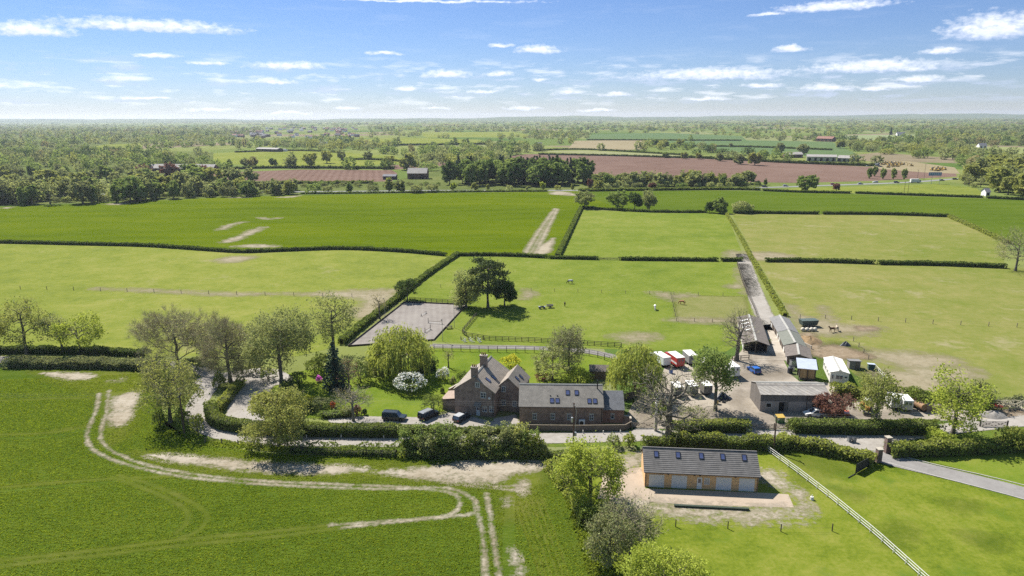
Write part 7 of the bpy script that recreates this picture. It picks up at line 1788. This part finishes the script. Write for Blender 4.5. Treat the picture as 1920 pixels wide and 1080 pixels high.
scatter([(1110, 350), (1300, 350), (1425, 347), (1425, 343), (1250, 344), (1110, 344)], 10, mixed, (8, 14), 'rounded tree in the row along the main road', 'trees along the main road', nmax=52, wk=(1.1, 1.5))
scatter([(1110, 353), (1300, 353), (1425, 349), (1425, 345), (1110, 348)], 8, K(('bush', 'green', 0), ('bush', 'olive', 0), ('bush', 'pale', 0), ('bush', 'hedgegrey', 0)), (6, 10), 'leafy bush in the row along the main road', 'bushes along the main road', 'roadside_bush', nmax=60)
scatter([(-100, 386), (0, 383), (240, 377), (400, 369), (560, 364), (560, 361), (400, 365), (0, 378)], 8, K(('bush', 'green', 0), ('bush', 'olive', 0), ('bush', 'pale', 0), ('bush', 'hedgegrey', 0)), (6, 11), 'leafy bush at the foot of the long belt', 'bushes of the long belt', 'belt_bush', nmax=70)
scatter([(560, 352), (740, 352), (825, 352), (825, 347), (560, 347)], 9, K(('bush', 'olive', 0), ('bush', 'hedgegrey', 0), ('bush', 'green', 0)), (4, 8), 'low scrub bush between the brown field and the main road', 'scrub below the low brown field', 'scrub_bush', nmax=45)
for px, py, h, k in ((655, 361, 9, ('tall', 'green', 0)), (730, 360, 12, ('tall', 'oak', 0)), (750, 360, 10, ('round', 'olive', 0)), (780, 362, 7, ('bush', 'olive', 0)), (810, 360, 7, ('bush', 'olive', 0)), (850, 357, 7, ('round', 'oakbright', 0)), (890, 357, 7, ('round', 'oak', 0)), (915, 356, 5, ('tall', 'oak', 0)), (955, 356, 4, ('bush', 'pale', 0)), (988, 357, 3.5, ('tall', 'pale', 0)), (1018, 356, 8, ('tall', 'oakbright', 0)), (1045, 356, 4, ('bush', 'oak', 0)), (1073, 356, 5, ('tall', 'oak', 0)), (590, 362, 8, ('bush', 'green', 0)), (615, 361, 6, ('bush', 'olive', 0)), (700, 361, 6, ('bush', 'hedgegrey', 0)), (1107, 352, 9, ('tall', 'copper', 0)), (1120, 357, 9, ('round', 'oak', 0)), (1135, 357, 6, ('bush', 'pale', 0)), (1223, 356, 7, ('round', 'copper', 0)), (1435, 347, 6, ('tall', 'dark', 0))):
    far_tree(px, py, h, 1.1, k, 'small tree or bush standing alone beside the main road', 'single bushes beside the main road')
scatter([(1795, 358), (1845, 366), (1960, 374), (2040, 376), (2040, 312), (1920, 312), (1840, 328)], 15, K(('round', 'oak', 0), ('round', 'olive', 0), ('airy', 'oak', 0), ('round', 'oak', 1), ('bare', 'olive', 0)), (15, 21), 'yellowish tree in the wood at the right edge beyond the road', 'trees of the right roadside wood', nmax=80, wk=(1.0, 1.4))
scatter([(1790, 352), (1840, 352), (1860, 338), (1840, 330), (1800, 345)], 14, K(('bush', 'hedgegrey', 0), ('bush', 'olive', 0), ('bare', 'olive', 0)), (6, 12), 'scrubby tree at the left end of the right roadside wood', 'scrub of the right roadside wood', nmax=10)
for px, py, top, k in ((512, 313, 297, ('round', 'dark', 0)), (545, 315, 284, ('airy', 'olive', 0)), (583, 315, 284, ('airy', 'oak', 0)), (613, 306, 280, ('airy', 'oak', 0)), (640, 300, 278, ('airy', 'olive', 0)), (690, 302, 282, ('round', 'hedgegrey', 0)), (460, 314, 294, ('airy', 'hedgegrey', 0)), (475, 314, 292, ('airy', 'brown', 0)), (430, 316, 296, ('tall', 'green', 0)), (730, 313, 290, ('airy', 'oak', 0)), (765, 319, 286, ('round', 'oak', 0))):
    far_tree(px, py, hgt(px, py, px, top), 1.15, k, 'single spreading tree on the pasture below the dark barn', 'single trees on the far pasture')
for px, py, top, k in ((270, 329, 306, 'copper'), (318, 329, 303, 'copper'), (355, 331, 306, 'green'), (384, 329, 308, 'copper')):
    far_tree(px, py, hgt(px, py, px, top), 1.4, ('round', k, 3), 'dark red copper beech beside the long brown barn' if k == 'copper' else 'green tree between the copper beeches', 'copper beeches by the brown barn' if k == 'copper' else None)
for px, py, top in ((1247, 296, 284), (1282, 298, 284), (1310, 299, 286), (1348, 302, 286), (1385, 308, 288), (1415, 310, 284), (1245, 278, 248), (1370, 276, 268), (1462, 285, 267), (1505, 290, 262), (1575, 278, 257), (1600, 280, 260), (1640, 278, 264), (1660, 282, 266), (1230, 276, 252), (1275, 276, 254)):
    far_tree(px, py, min(17, hgt(px, py, px, top)), 1.2, ('round', rf_.choice(('oak', 'olive', 'green', 'olive')), 5), 'rounded hedgerow tree among the far fields right of the dark wood', 'hedgerow trees among the far fields')
for px, py in ((1630, 335), (1655, 336), (1675, 336), (1695, 337), (1640, 331)):
    far_tree(px, py, 11, .9, ('tall', 'green', 2), 'slim green tree at the corner of the brown field', 'slim trees at the brown field corner')
far_tree(1670, 253, 26, 1.0, ('spruce', 'spruce', 3), 'big dark conifer by the white far house', None, 'conifer')
for px, py in ((716, 245), (728, 245), (748, 246), (140, 262), (298, 255)): far_tree(px, py, 24, 1.0, ('spruce', 'pine', 3), 'dark conifer standing above the skyline woods', 'skyline conifers', 'conifer')

# ---------------------------------------------------------------- far woods: masses no one could count
FIELDS_PX = [gp_ for gp_ in (
    [(950, 294), (985, 289), (1160, 291), (1300, 296), (1480, 306), (1640, 313), (1790, 322), (1795, 331), (1640, 339), (1500, 343), (1300, 340), (1100, 326), (940, 305)],
    [(385, 325), (560, 318), (735, 319), (745, 325), (735, 340), (560, 343), (400, 336)], [(400, 288), (450, 285), (560, 282), (650, 286), (740, 293), (770, 304), (640, 314), (500, 313), (400, 305)],
    [(160, 277), (200, 271), (270, 269), (262, 283), (190, 290)], [(1078, 264), (1210, 262), (1205, 280), (1065, 279)], [(1005, 284), (1100, 282), (1280, 291), (1290, 295), (1160, 291)],
    [(1110, 252), (1240, 249), (1390, 255), (1400, 263), (1095, 263)], [(1225, 265), (1400, 263), (1560, 266), (1620, 296), (1500, 293), (1360, 284)], [(1570, 254), (1715, 252), (1725, 262), (1600, 263)], [(1780, 273), (1940, 277), (1960, 294), (1860, 290)],
    [(640, 262), (760, 258), (900, 262), (920, 270), (700, 272)], [(780, 248), (960, 247), (1010, 256), (800, 258)], [(1500, 300), (1600, 300), (1790, 318), (1780, 300), (1640, 296), (1520, 288)])]
WOODS = [[(-900, 372), (0, 366), (240, 360), (385, 330), (270, 332), (400, 306), (400, 285), (270, 284), (160, 292), (160, 276), (270, 268), (430, 264), (500, 242), (0, 232), (-900, 236)],
         [(640, 290), (760, 292), (830, 282), (930, 274), (985, 276), (990, 290), (940, 304), (840, 312), (770, 300)], [(560, 344), (735, 342), (830, 344), (830, 350), (560, 356)], [(1110, 344), (1300, 342), (1430, 344), (1430, 350), (1110, 352)],
         [(1720, 272), (1700, 240), (1960, 238), (2300, 246), (2300, 275), (1920, 275)], [(780, 252), (960, 248), (1010, 240), (900, 236), (770, 238)], [(690, 262), (560, 264), (430, 268), (440, 282), (690, 283), (770, 270)], [(1700, 300), (1800, 296), (1840, 316), (1800, 318)], [(500, 242), (720, 238), (760, 250), (690, 252), (680, 236), (560, 234)]]
def noise2(x, y, s):
    return (math.sin(x * s + 1.3 * math.sin(y * s * .7)) + math.sin(y * s * 1.3 + 2 * math.sin(x * s * .6 + 1)) + math.sin((x + y) * s * .53 + 2.1)) / 3
LOD = {}
def lod(level, seed):
    """a rough crown for a tree far off: leaf-clump faces through a lumpy ball"""
    if (level, seed) in LOD: return LOD[(level, seed)]
    r = np.random.default_rng(seed * 7 + level); n = (260, 110, 42)[level]; sz = (1.7, 2.4, 3.6)[level]
    d = r.normal(size=(n, 3)); d /= np.linalg.norm(d, axis=1, keepdims=True); ph = r.uniform(0, 6, 3)
    k = (.55 + .45 * r.random(n) ** .5) * (1 + .2 * np.sin(d[:, 0] * 4 + ph[0]) + .2 * np.sin(d[:, 1] * 4 + ph[1]))
    C = d * k[:, None] * np.array([5.6, 5.6, 6.2]); C[:, 2] += 6.0; C[:, 2] = np.maximum(C[:, 2], .3)
    LOD[(level, seed)] = rquads(C, sz, r); return LOD[(level, seed)]
acc = {k: [] for k in ('green', 'olive', 'oak', 'dark', 'hedgegrey', 'brown')}
rw = np.random.default_rng(5); y = 224.0; ntree = 0
while y < 372:
    D = mpp(960, y) * FPX; cw = 15.0 * FPX / D; big = 1.0 if D < 2200 else min(2.6, D / 2200)
    stepx = max(cw * .82 * big, 1.6); x = -420.0
    while x < 2340:
        px = x + rw.uniform(-.5, .5) * stepx; py = y + rw.uniform(-.5, .5) * max(1.0, cw * .34)
        x += stepx
        if py < 222.5: continue
        wood = any(ppoly(w_, px, py) for w_ in WOODS); field = any(ppoly(f_, px, py) for f_ in FIELDS_PX)
        if field: continue
        g = G(px, py)
        if wood:
            p_ = .9 if noise2(g[0] + 300, g[1], .0065) > -.42 else .12
        elif py > 322: continue
        else:
            nz = noise2(g[0], g[1], .0045) + .5 * noise2(g[0] + 900, g[1], .013)
            p_ = .9 if nz > (.38 if py > 262 else .22 if py > 246 else -.05) else (.05 if py > 250 else .2)
            # hedgerow grid
            hx = abs((g[0] * .96 + g[1] * .28) % 260 - 130); hy = abs((g[1] * .96 - g[0] * .2) % 330 - 165)
            if hx < 6 + D * .002 or hy < 10 + D * .004: p_ = max(p_, .9)
            if 440 < px < 690 and 238 < py < 263: p_ *= .07
        if D < 760: continue
        if rw.random() > p_: continue
        lv = 0 if D < 1500 else (1 if D < 3200 else 2)
        Q = lod(lv, int(rw.integers(5))); a = rw.uniform(0, 6.28); ca, sa = math.cos(a), math.sin(a)
        h = rw.uniform(.75, 1.5) * (1 if wood else .9); wk = rw.uniform(.95, 1.65) * big
        M3 = np.array([[ca * wk, -sa * wk, 0], [sa * wk, ca * wk, 0], [0, 0, h]])
        ty_ = 1.25 * noise2(g[0], g[1], .012) + rw.normal() * .42
        key = 'oak' if ty_ > .75 else 'olive' if ty_ > .15 else 'green' if ty_ > -.5 else 'hedgegrey' if ty_ > -.8 else ('dark' if rw.random() < .75 else 'brown')
        acc[key].append(Q @ M3.T + np.array([g[0], g[1], 0])); ntree += 1
    y += max(.9, cw * .36 * big)
names = dict(green='mid green', olive='olive', oak='yellow green', dark='dark', hedgegrey='greyish', brown='brownish half bare')
for k, v in acc.items():
    if v: tag(link('woodland', quads_mesh('woodland', np.concatenate(v), [L[k]])), names[k] + ' trees of the far woods and hedgerows out to the horizon', 'woodland', None, 'stuff')

# ---------------------------------------------------------------- far hedges
FH = 'far field hedges'
def fhedge(px, label, w_=3.0, h=2.6, leaf='hedgedark', dens=1.6, size=1.3): hedge(px, w_, h, label, leaf, FH, size, dens, .15)
fhedge([(1000, 283), (1100, 281), (1290, 292)], 'dark far hedge above the pale strip field')
fhedge([(1010, 290), (1160, 293), (1290, 297)], 'dark far hedge along the top edge of the brown field')
fhedge([(1290, 296), (1480, 306), (1640, 312)], 'dark far hedge between the brown field and the yard', 4, 3.5)
fhedge([(1100, 263), (1390, 264)], 'dark line hedge between two blue green fields', 4, 3)
fhedge([(1240, 274), (1400, 276), (1560, 282)], 'dark hedge across the right blue green field', 4, 3)
fhedge([(440, 286), (560, 283), (640, 287)], 'far hedge on the upper edge of the pasture below the dark barn')
fhedge([(400, 319), (500, 316), (600, 316), (740, 317)], 'dark clipped hedge along the top of the low brown field', 4, 3)
fhedge([(640, 300), (700, 300), (760, 304)], 'far hedge at the right end of the pasture')
fhedge([(430, 346), (560, 345), (700, 344)], 'rough far hedge under the low brown field', 3, 2.5, 'hedge')
fhedge([(565, 364), (740, 362), (900, 360), (1025, 359)], 'low rough hedge along the far edge of the bright crop field', 2.0, 1.2, 'hedge', 3)
fhedge([(1085, 359), (1330, 356), (1425, 357)], 'rough hedge in front of the roadside bushes', 3.0, 2.0, 'hedge', 3)
fhedge([(640, 273), (760, 273), (920, 271)], 'far hedge below the skyline field strip', 5, 4)

# ---------------------------------------------------------------- far buildings
def block(name, label, p0, p1, h, depth, rise, wallm, roofm, cat, group=None, openings=0):
    loc, rz, Ln = frame(p0, p1); o = thing(name, loc, rz, label, cat, group)
    mb = MB(); gable_walls(mb, 0, Ln, 0, depth, h, h + rise); mb.build('wall', wallm, o)
    mb = MB(); gable_roof(mb, 0, Ln, 0, depth, h, h + rise, .5, .4, .2); mb.build('roof', roofm, o)
    for k in range(openings):
        x = Ln * (k + .5) / openings; mb = MB(); mb.box(x - min(1.5, Ln / openings * .3), x + min(1.5, Ln / openings * .3), -.08, -.003, .2, h * .75); mb.build('opening', m_dark, o)
    return o
mdk = M_plain('black_barn_cladding', (.035, .038, .045), .8, .2, 1); mgr = M_plain('far_grey_roof', (.27, .25, .23), .8, .2, .5); mbr = M_plain('far_brown_brick', (.15, .085, .065), .9, .25, .5); mwh = M_plain('far_white_render', (.75, .73, .68), .8, .1, .5); mrt = M_plain('far_red_tile', (.22, .11, .08), .85, .25, .5); mst = M_plain('far_slate', (.13, .13, .145), .8, .2, .5)
block('dark_barn', 'black far barn with a flat pale roof above the pasture', (480, 284), (520, 285), 5, 14, 2, mdk, mgr, 'barn', openings=3)
block('barn_annex', 'low white annex beside the black far barn', (522, 284), (535, 284), 3.5, 10, 1, mwh, mst, 'shed')
block('long_barn', 'long brown barn between the copper beeches', (280, 324), (400, 325), 5.5, 12, 4, mbr, mgr, 'barn', openings=6)
block('roadside_barn', 'grey roofed barn left of the dark wood', (764, 336), (800, 336), 6, 13, 4.5, mbr, mgr, 'barn', openings=2)
block('roadside_barn', 'low dark shed left of the grey roofed barn', (718, 337), (742, 337), 3.5, 8, 1.5, mdk, mst, 'shed')
block('farm_building', 'long low white shed above the brown field', (1512, 302), (1568, 303), 6, 18, 2.5, M_plain('far_cream_wall', (.36, .35, .27), .8, .1, .5), mgr, 'shed', openings=5)
block('farm_building', 'shorter grey shed at the right end of the long white one', (1569, 303), (1597, 304), 5, 16, 3, M_plain('far_grey_wall', (.22, .23, .2), .8, .1, .5), mgr, 'shed', openings=3)
block('farm_building', 'grey farm shed among the trees left of the long white one', (1470, 296), (1505, 296), 5, 16, 3, mbr, mgr, 'shed', openings=3)
block('farmhouse', 'white far house behind the stubble field', (1005, 277), (1016, 277), 6, 9, 4, mwh, mst, 'house', openings=3)
block('farmhouse', 'white far house beside the big dark conifer', (1682, 256), (1697, 256), 7, 12, 5, mwh, mst, 'house', openings=3)
block('farmhouse', 'far brick farmhouse among the trees above the blue green field', (1530, 265), (1560, 266), 7, 14, 5, mbr, mrt, 'house', openings=4)
block('farmhouse', 'small white house at the foot of the right roadside wood', (1848, 368), (1856, 368), 3.5, 6, 2.2, mwh, mst, 'house', openings=1)
block('farmhouse', 'dark roofed house in the right far wood', (1836, 278), (1850, 278), 5, 10, 4, mwh, mst, 'house', openings=2)
block('farmhouse', 'far house with a dark roof above the pasture', (597, 275), (612, 275), 6, 10, 4, mwh, mst, 'house', openings=2)
VG = 'houses of the far village'
for i in range(80):
    px = 432 + 250 * rf_.random(); py = 240 + (px - 432) / 250 * 1 + 20 * rf_.random() ** 1.3
    if 560 < px < 600 and rf_.random() < .3: continue
    g = G(px, py); w_, d_, h_ = rf_.uniform(11, 19), rf_.uniform(8, 11), rf_.uniform(5, 7); kind = rf_.choice(((mwh, mst, 'white walled house with a slate roof in the far village'), (mbr, mrt, 'brick house with a red roof in the far village'), (mbr, mst, 'brick house with a slate roof in the far village'), (mwh, mrt, 'white walled house with a red roof in the far village')))
    o = thing('village_house', g, rf_.uniform(-.7, .7), kind[2], 'house', VG)
    mb = MB(); gable_walls(mb, 0, w_, 0, d_, h_, h_ + 3.6); mb.build('wall', kind[0], o)
    mb = MB(); gable_roof(mb, 0, w_, 0, d_, h_, h_ + 3.6, .4, .3, .25); mb.box(w_ * .2, w_ * .2 + .9, d_ / 2 - .4, d_ / 2 + .4, h_ + 3, h_ + 5); mb.build('roof', kind[1], o)

# machinery yard, sign, pylons
def digger(o):
    mb = MB(); mb.bbox(-1.8, 1.8, -1.3, -.7, 0, .8, .15); mb.bbox(-1.8, 1.8, .7, 1.3, 0, .8, .15); mb.build('track', m_black, o)
    mb = MB(); mb.bbox(-1.9, 1.0, -1.2, 1.2, .9, 1.9, .1); mb.build('body', paint['yellow'], o)
    mb = MB(); mb.bbox(-.1, 1.2, -1.2, -.1, 1.903, 3.0, .1); mb.build('cab', m_glass, o)
    mb = MB(); mb.tube((1.0, .3, 1.6), (3.0, .3, 3.6), .28, .22, 6); mb.tube((3.0, .3, 3.6), (4.4, .3, 1.6), .22, .16, 6); mb.bbox(4.0, 5.0, -.2, .8, .6, 1.5, .1); mb.build('boom', paint['yellow'], o)
MG = 'yellow machines in the far yard'
d0 = None
for i in range(34):
    if i < 24: px, py = 1655 + 55 * rf_.random(), 306 + 9 * rf_.random()
    else: px, py = 1742 + 30 * rf_.random(), 315 + 6 * rf_.random()
    lb = 'yellow digger parked in the far machinery yard'
    if d0 is None: d0 = thing('digger', G(px, py), rf_.uniform(0, 6), lb, 'digger', MG); digger(d0)
    else: copy_thing(d0, G(px, py), rf_.uniform(0, 6.28))
sheet('yard', [(1618, 306), (1700, 302), (1790, 314), (1800, 326), (1740, 324), (1640, 316)], g_beige, Z3, 'pale hardstanding of the far machinery yard', 'yard')
c0 = None
for i in range(16):
    px, py = 1626 + 32 * rf_.random(), 307 + 7 * rf_.random()
    car(px, py, rf_.uniform(0, 6.28), rf_.choice(('white', 'silver', 'red', 'navy', 'charcoal')), 'car parked at the left end of the far machinery yard', 4.5, 1.9, 1.6, 'hatch', group='cars in the far yard')
g = G(1753, 345); o = thing('road_sign', g, R(-3), 'big blue road sign on two legs beside the main road', 'road sign')
hs_ = hgt(1753, 345, 1753, 323)
for x in (-3.2, 3.6):
    mb = MB(); mb.tube((x, .1, 0), (x, .1, hs_), .2, .16, 8); mb.build('leg', m_steel, o)
mb = MB(); mb.box(-6.5, 4.6, -.1, .05, hs_ - 3.0, hs_); bd = mb.build('board', M_paint('sign_blue', (.04, .13, .36), .4), o)
mb = MB()
for k in range(2):
    for q in range(6): mb.box(-5.8 + q * 1.7, -4.7 + q * 1.7, -.12, -.103, hs_ - 1.2 - k * 1.2, hs_ - .75 - k * 1.2)
mb.build('white_marks', m_white, bd)
for px, by, ty in ((1695, 362, 340), (1702, 362, 341), (1732, 338, 308), (1720, 336, 318)):
    gg = G(px, by); hh = hgt(px, by, px, ty); o = thing('roadside_pole', gg, 0, 'tall thin pole beside the main road', 'pole', 'thin poles by the main road'); mb = MB(); mb.tube((0, 0, 0), (0, 0, hh), .16, .11, 6); mb.build('pole', m_post, o)
    mb = MB(); mb.box(-.9, .9, -.08, .08, hh - .6, hh - .45); mb.build('crossarm', m_fence_d, o)
mb = MB(); Hh = 44
for sx in (-1, 1):
    for sy in (-1, 1): mb.tube((sx * 4, sy * 4, 0), (sx * .6, sy * .6, Hh * .62), .35, .25, 4); mb.tube((sx * .6, sy * .6, Hh * .62), (0, 0, Hh), .25, .15, 4)
for z, w_ in ((.62, 9), (.75, 11), (.87, 8)): mb.tube((-w_, 0, Hh * z), (w_, 0, Hh * z), .3, n=4)
for k in range(5):
    z0 = Hh * .62 * k / 5; z1 = Hh * .62 * (k + 1) / 5; a = 4 - 3.4 * k / 5; b = 4 - 3.4 * (k + 1) / 5
    mb.tube((-a, -a, z0), (b, -b, z1), .2, n=3); mb.tube((a, -a, z0), (-b, -b, z1), .2, n=3)
pme = mb.mesh('pylon', m_steel)
for px, py in ((34, 238), (157, 237), (270, 236), (352, 235), (477, 235), (853, 234), (985, 233), (1045, 233)):
    o = link('pylon', pme, None, (*G(px, py), 0)); tag(o, 'tiny grey power pylon on the horizon', 'pylon', 'pylons on the horizon')

# ---------------------------------------------------------------- low hills and the air
nx_, X = 90, np.linspace(-13500, 13500, 90); vs = []; fs = []
for j, (Y, k) in enumerate(((9800, 0), (10800, .55), (12000, 1.0), (13200, .9), (13350, 0))):
    for x in X:
        b = 38 + 16 * math.sin(x * .0007 + 1) + 10 * math.sin(x * .0019) + 6 * math.sin(x * .0047 + 2) + (34 * math.exp(-((x - 6200) / 2600) ** 2))
        vs.append((x, Y, max(0, b * k + (4 * math.sin(x * .011 + j) if k else 0)) - (1 if k == 0 else 0)))
for j in range(4):
    for i in range(nx_ - 1): fs.append((j * nx_ + i, j * nx_ + i + 1, (j + 1) * nx_ + i + 1, (j + 1) * nx_ + i))
me = bpy.data.meshes.new('hills'); me.from_pydata(vs, [], fs); me.materials.append(M_ground('wooded_hills', ((.04, .06, .02), (.07, .095, .03), (.12, .14, .05)), .0012, .006, .03, bump=0, stretch=(.5, 1, 1))); me.update()
tag(link('hills', me), 'low wooded hills along the horizon', 'hills', None, 'structure')
HAZE_D = 0.00005
m, t, o = newmat('haze_air'); pv = t.n('ShaderNodeVolumePrincipled'); pv.inputs['Color'].default_value = (.80, .88, 1.0, 1); pv.inputs['Density'].default_value = HAZE_D; pv.inputs['Anisotropy'].default_value = 0.3
t.l(pv.outputs[0], o.inputs['Volume'])
mb = MB(); mb.box(-13900, 13900, -110, 13390, -1.5, 112); tag(mb.build('haze', m), 'thin summer haze over the fields', 'haze', None, 'stuff')

# ---------------------------------------------------------------- standing crop and grass near the camera
def tufts(name, label, poly, per_m2, size, mats, seed, avoid_lines=(), avoid_polys=(), hz=.5, rows=None, far_y=1e9, pow_=0):
    r = np.random.default_rng(seed); W = gp(poly); x0, x1 = min(p[0] for p in W), max(p[0] for p in W); y0, y1 = max(60, min(p[1] for p in W)), min(far_y, max(p[1] for p in W))
    n = int((x1 - x0) * (y1 - y0) * per_m2); X = x0 + (x1 - x0) * r.random(n); Y = y0 + (y1 - y0) * r.random(n)
    keep = inside(X, Y, W) & (np.abs(X) < Y * .85 + 4); X, Y = X[keep], Y[keep]
    D = np.full(X.shape, 99.0)
    for ln, wd in avoid_lines: D = np.minimum(D, dist_line(X, Y, spline(gp(ln))) - wd)
    for pl in avoid_polys:
        q = spline(gp(pl) + [G(*pl[0])]); D = np.where(inside(X, Y, q), -1, D)
    nz = np.sin(X * .31 + 1.7 * np.sin(Y * .23)) + np.sin(Y * .41 + 1.3 * np.sin(X * .19 + 2)) + np.sin((X + Y) * .9)
    k = (D > .1) & ((nz > -2.2) | (r.random(len(X)) < .6)); X, Y = X[k], Y[k]
    if pow_: k = nz_keep = (np.sin(X * .13 + 2 * np.sin(Y * .11)) + np.sin(Y * .17 + X * .05) > pow_) ; X, Y = X[k], Y[k]
    C = np.stack([X, Y, np.full(X.shape, size * hz * .5)], 1)
    if rows:
        ph = (X * rows[0] + Y * rows[1]) / rows[2]; k = ((ph - np.floor(ph)) < .62) | (r.random(len(X)) < (.6 if rows[2] > 1 else .45)); X, Y = X[k], Y[k]; C = C[k]
    up = r.normal(size=(len(X), 3)) * .35 + np.array([0, 0, 1.0])
    Q = rquads(C, size, r, dirs=up); Q[:, :, 2] = np.maximum(Q[:, :, 2], .03)
    tag(link(name, quads_mesh(name, Q, mats)), label, name, None, 'stuff')
WL = M_leaf('wheat_blade', (.096, .130, .010), (.126, .150, .014), .45, .1)
GL = M_leaf('grass_blade', (.088, .118, .013), (.115, .135, .020), .45, .2)
tl = [([(186, 738), (180, 770), (166, 805), (164, 828), (185, 850), (240, 872), (330, 892), (450, 905), (560, 912), (700, 917), (800, 915), (850, 918), (885, 935), (896, 960), (905, 1010), (912, 1100), (918, 1200)], .5),
      ([(204, 732), (200, 770), (190, 805), (192, 830), (222, 852), (290, 876), (400, 894), (520, 904), (640, 909), (760, 914), (840, 923), (862, 938), (850, 962), (800, 972), (700, 980), (620, 985)], .45), ([(912, 925), (918, 960), (926, 1020), (938, 1100), (945, 1200)], .45), ([(893, 952), (880, 965), (800, 973), (640, 990)], .4),
      ([(620, 985), (480, 1000), (340, 1012), (200, 1030), (60, 1045), (-60, 1055)], .3), ([(640, 990), (500, 1008), (350, 1022), (200, 1040), (0, 1062)], .3), ([(0, 914), (120, 904), (210, 898), (330, 893)], .3), ([(0, 815), (90, 812), (165, 800)], .3), ([(0, 752), (100, 748), (185, 748)], .3),
      ([(210, 895), (280, 920), (340, 950), (352, 975), (330, 1000)], .3), ([(225, 892), (300, 915), (370, 948), (388, 970), (372, 995), (340, 1008)], .3), ([(0, 922), (120, 911), (215, 903)], .25), ([(0, 823), (90, 819), (165, 806)], .25)]
tp = [[(80, 700), (130, 699), (180, 704), (165, 711), (135, 713), (110, 708)], [(190, 735), (255, 735), (262, 742), (240, 790), (214, 800), (190, 800)], [(270, 852), (420, 862), (690, 880), (600, 892), (400, 880)], [(690, 884), (880, 864), (1040, 870), (1000, 900), (930, 908), (780, 900)], [(950, 895), (1045, 885), (1125, 1130), (955, 1130)]]
tufts('wheat', 'standing young wheat blades filling the near field', [(-60, 715), (285, 700), (310, 800), (480, 850), (1030, 872), (1060, 940), (1110, 1085), (1130, 1130), (-100, 1130)], 44, .2, [WL], 3, tl, tp, rows=(-.16, .985, 1.05))
tufts('grass', 'long grass along the lane verges and field edge', [(1040, 880), (1062, 880), (1160, 1100), (1110, 1100)], 22, .5, [GL], 6)
tufts('grass', 'long grass on the verge below the lane', [(380, 836), (540, 850), (760, 860), (1040, 862), (1040, 850), (760, 848), (540, 838), (400, 824)], 20, .45, [GL], 7)
_a, _b = G(980, 910), G(1040, 1095); _d = Vector((_b[0] - _a[0], _b[1] - _a[1])).normalized()
tufts('wheat', 'drilled wheat rows on the narrow headland strip', [(965, 925), (1040, 900), (1066, 960), (1108, 1085), (1125, 1130), (965, 1130)], 34, .22, [WL], 9, [([(912, 925), (918, 960), (926, 1020), (938, 1100), (945, 1200)], .45)], [[(940, 936), (958, 936), (958, 948), (945, 948)], [(962, 1030), (980, 1055), (985, 1078), (968, 1078)]], rows=(-_d.y, _d.x, .95))
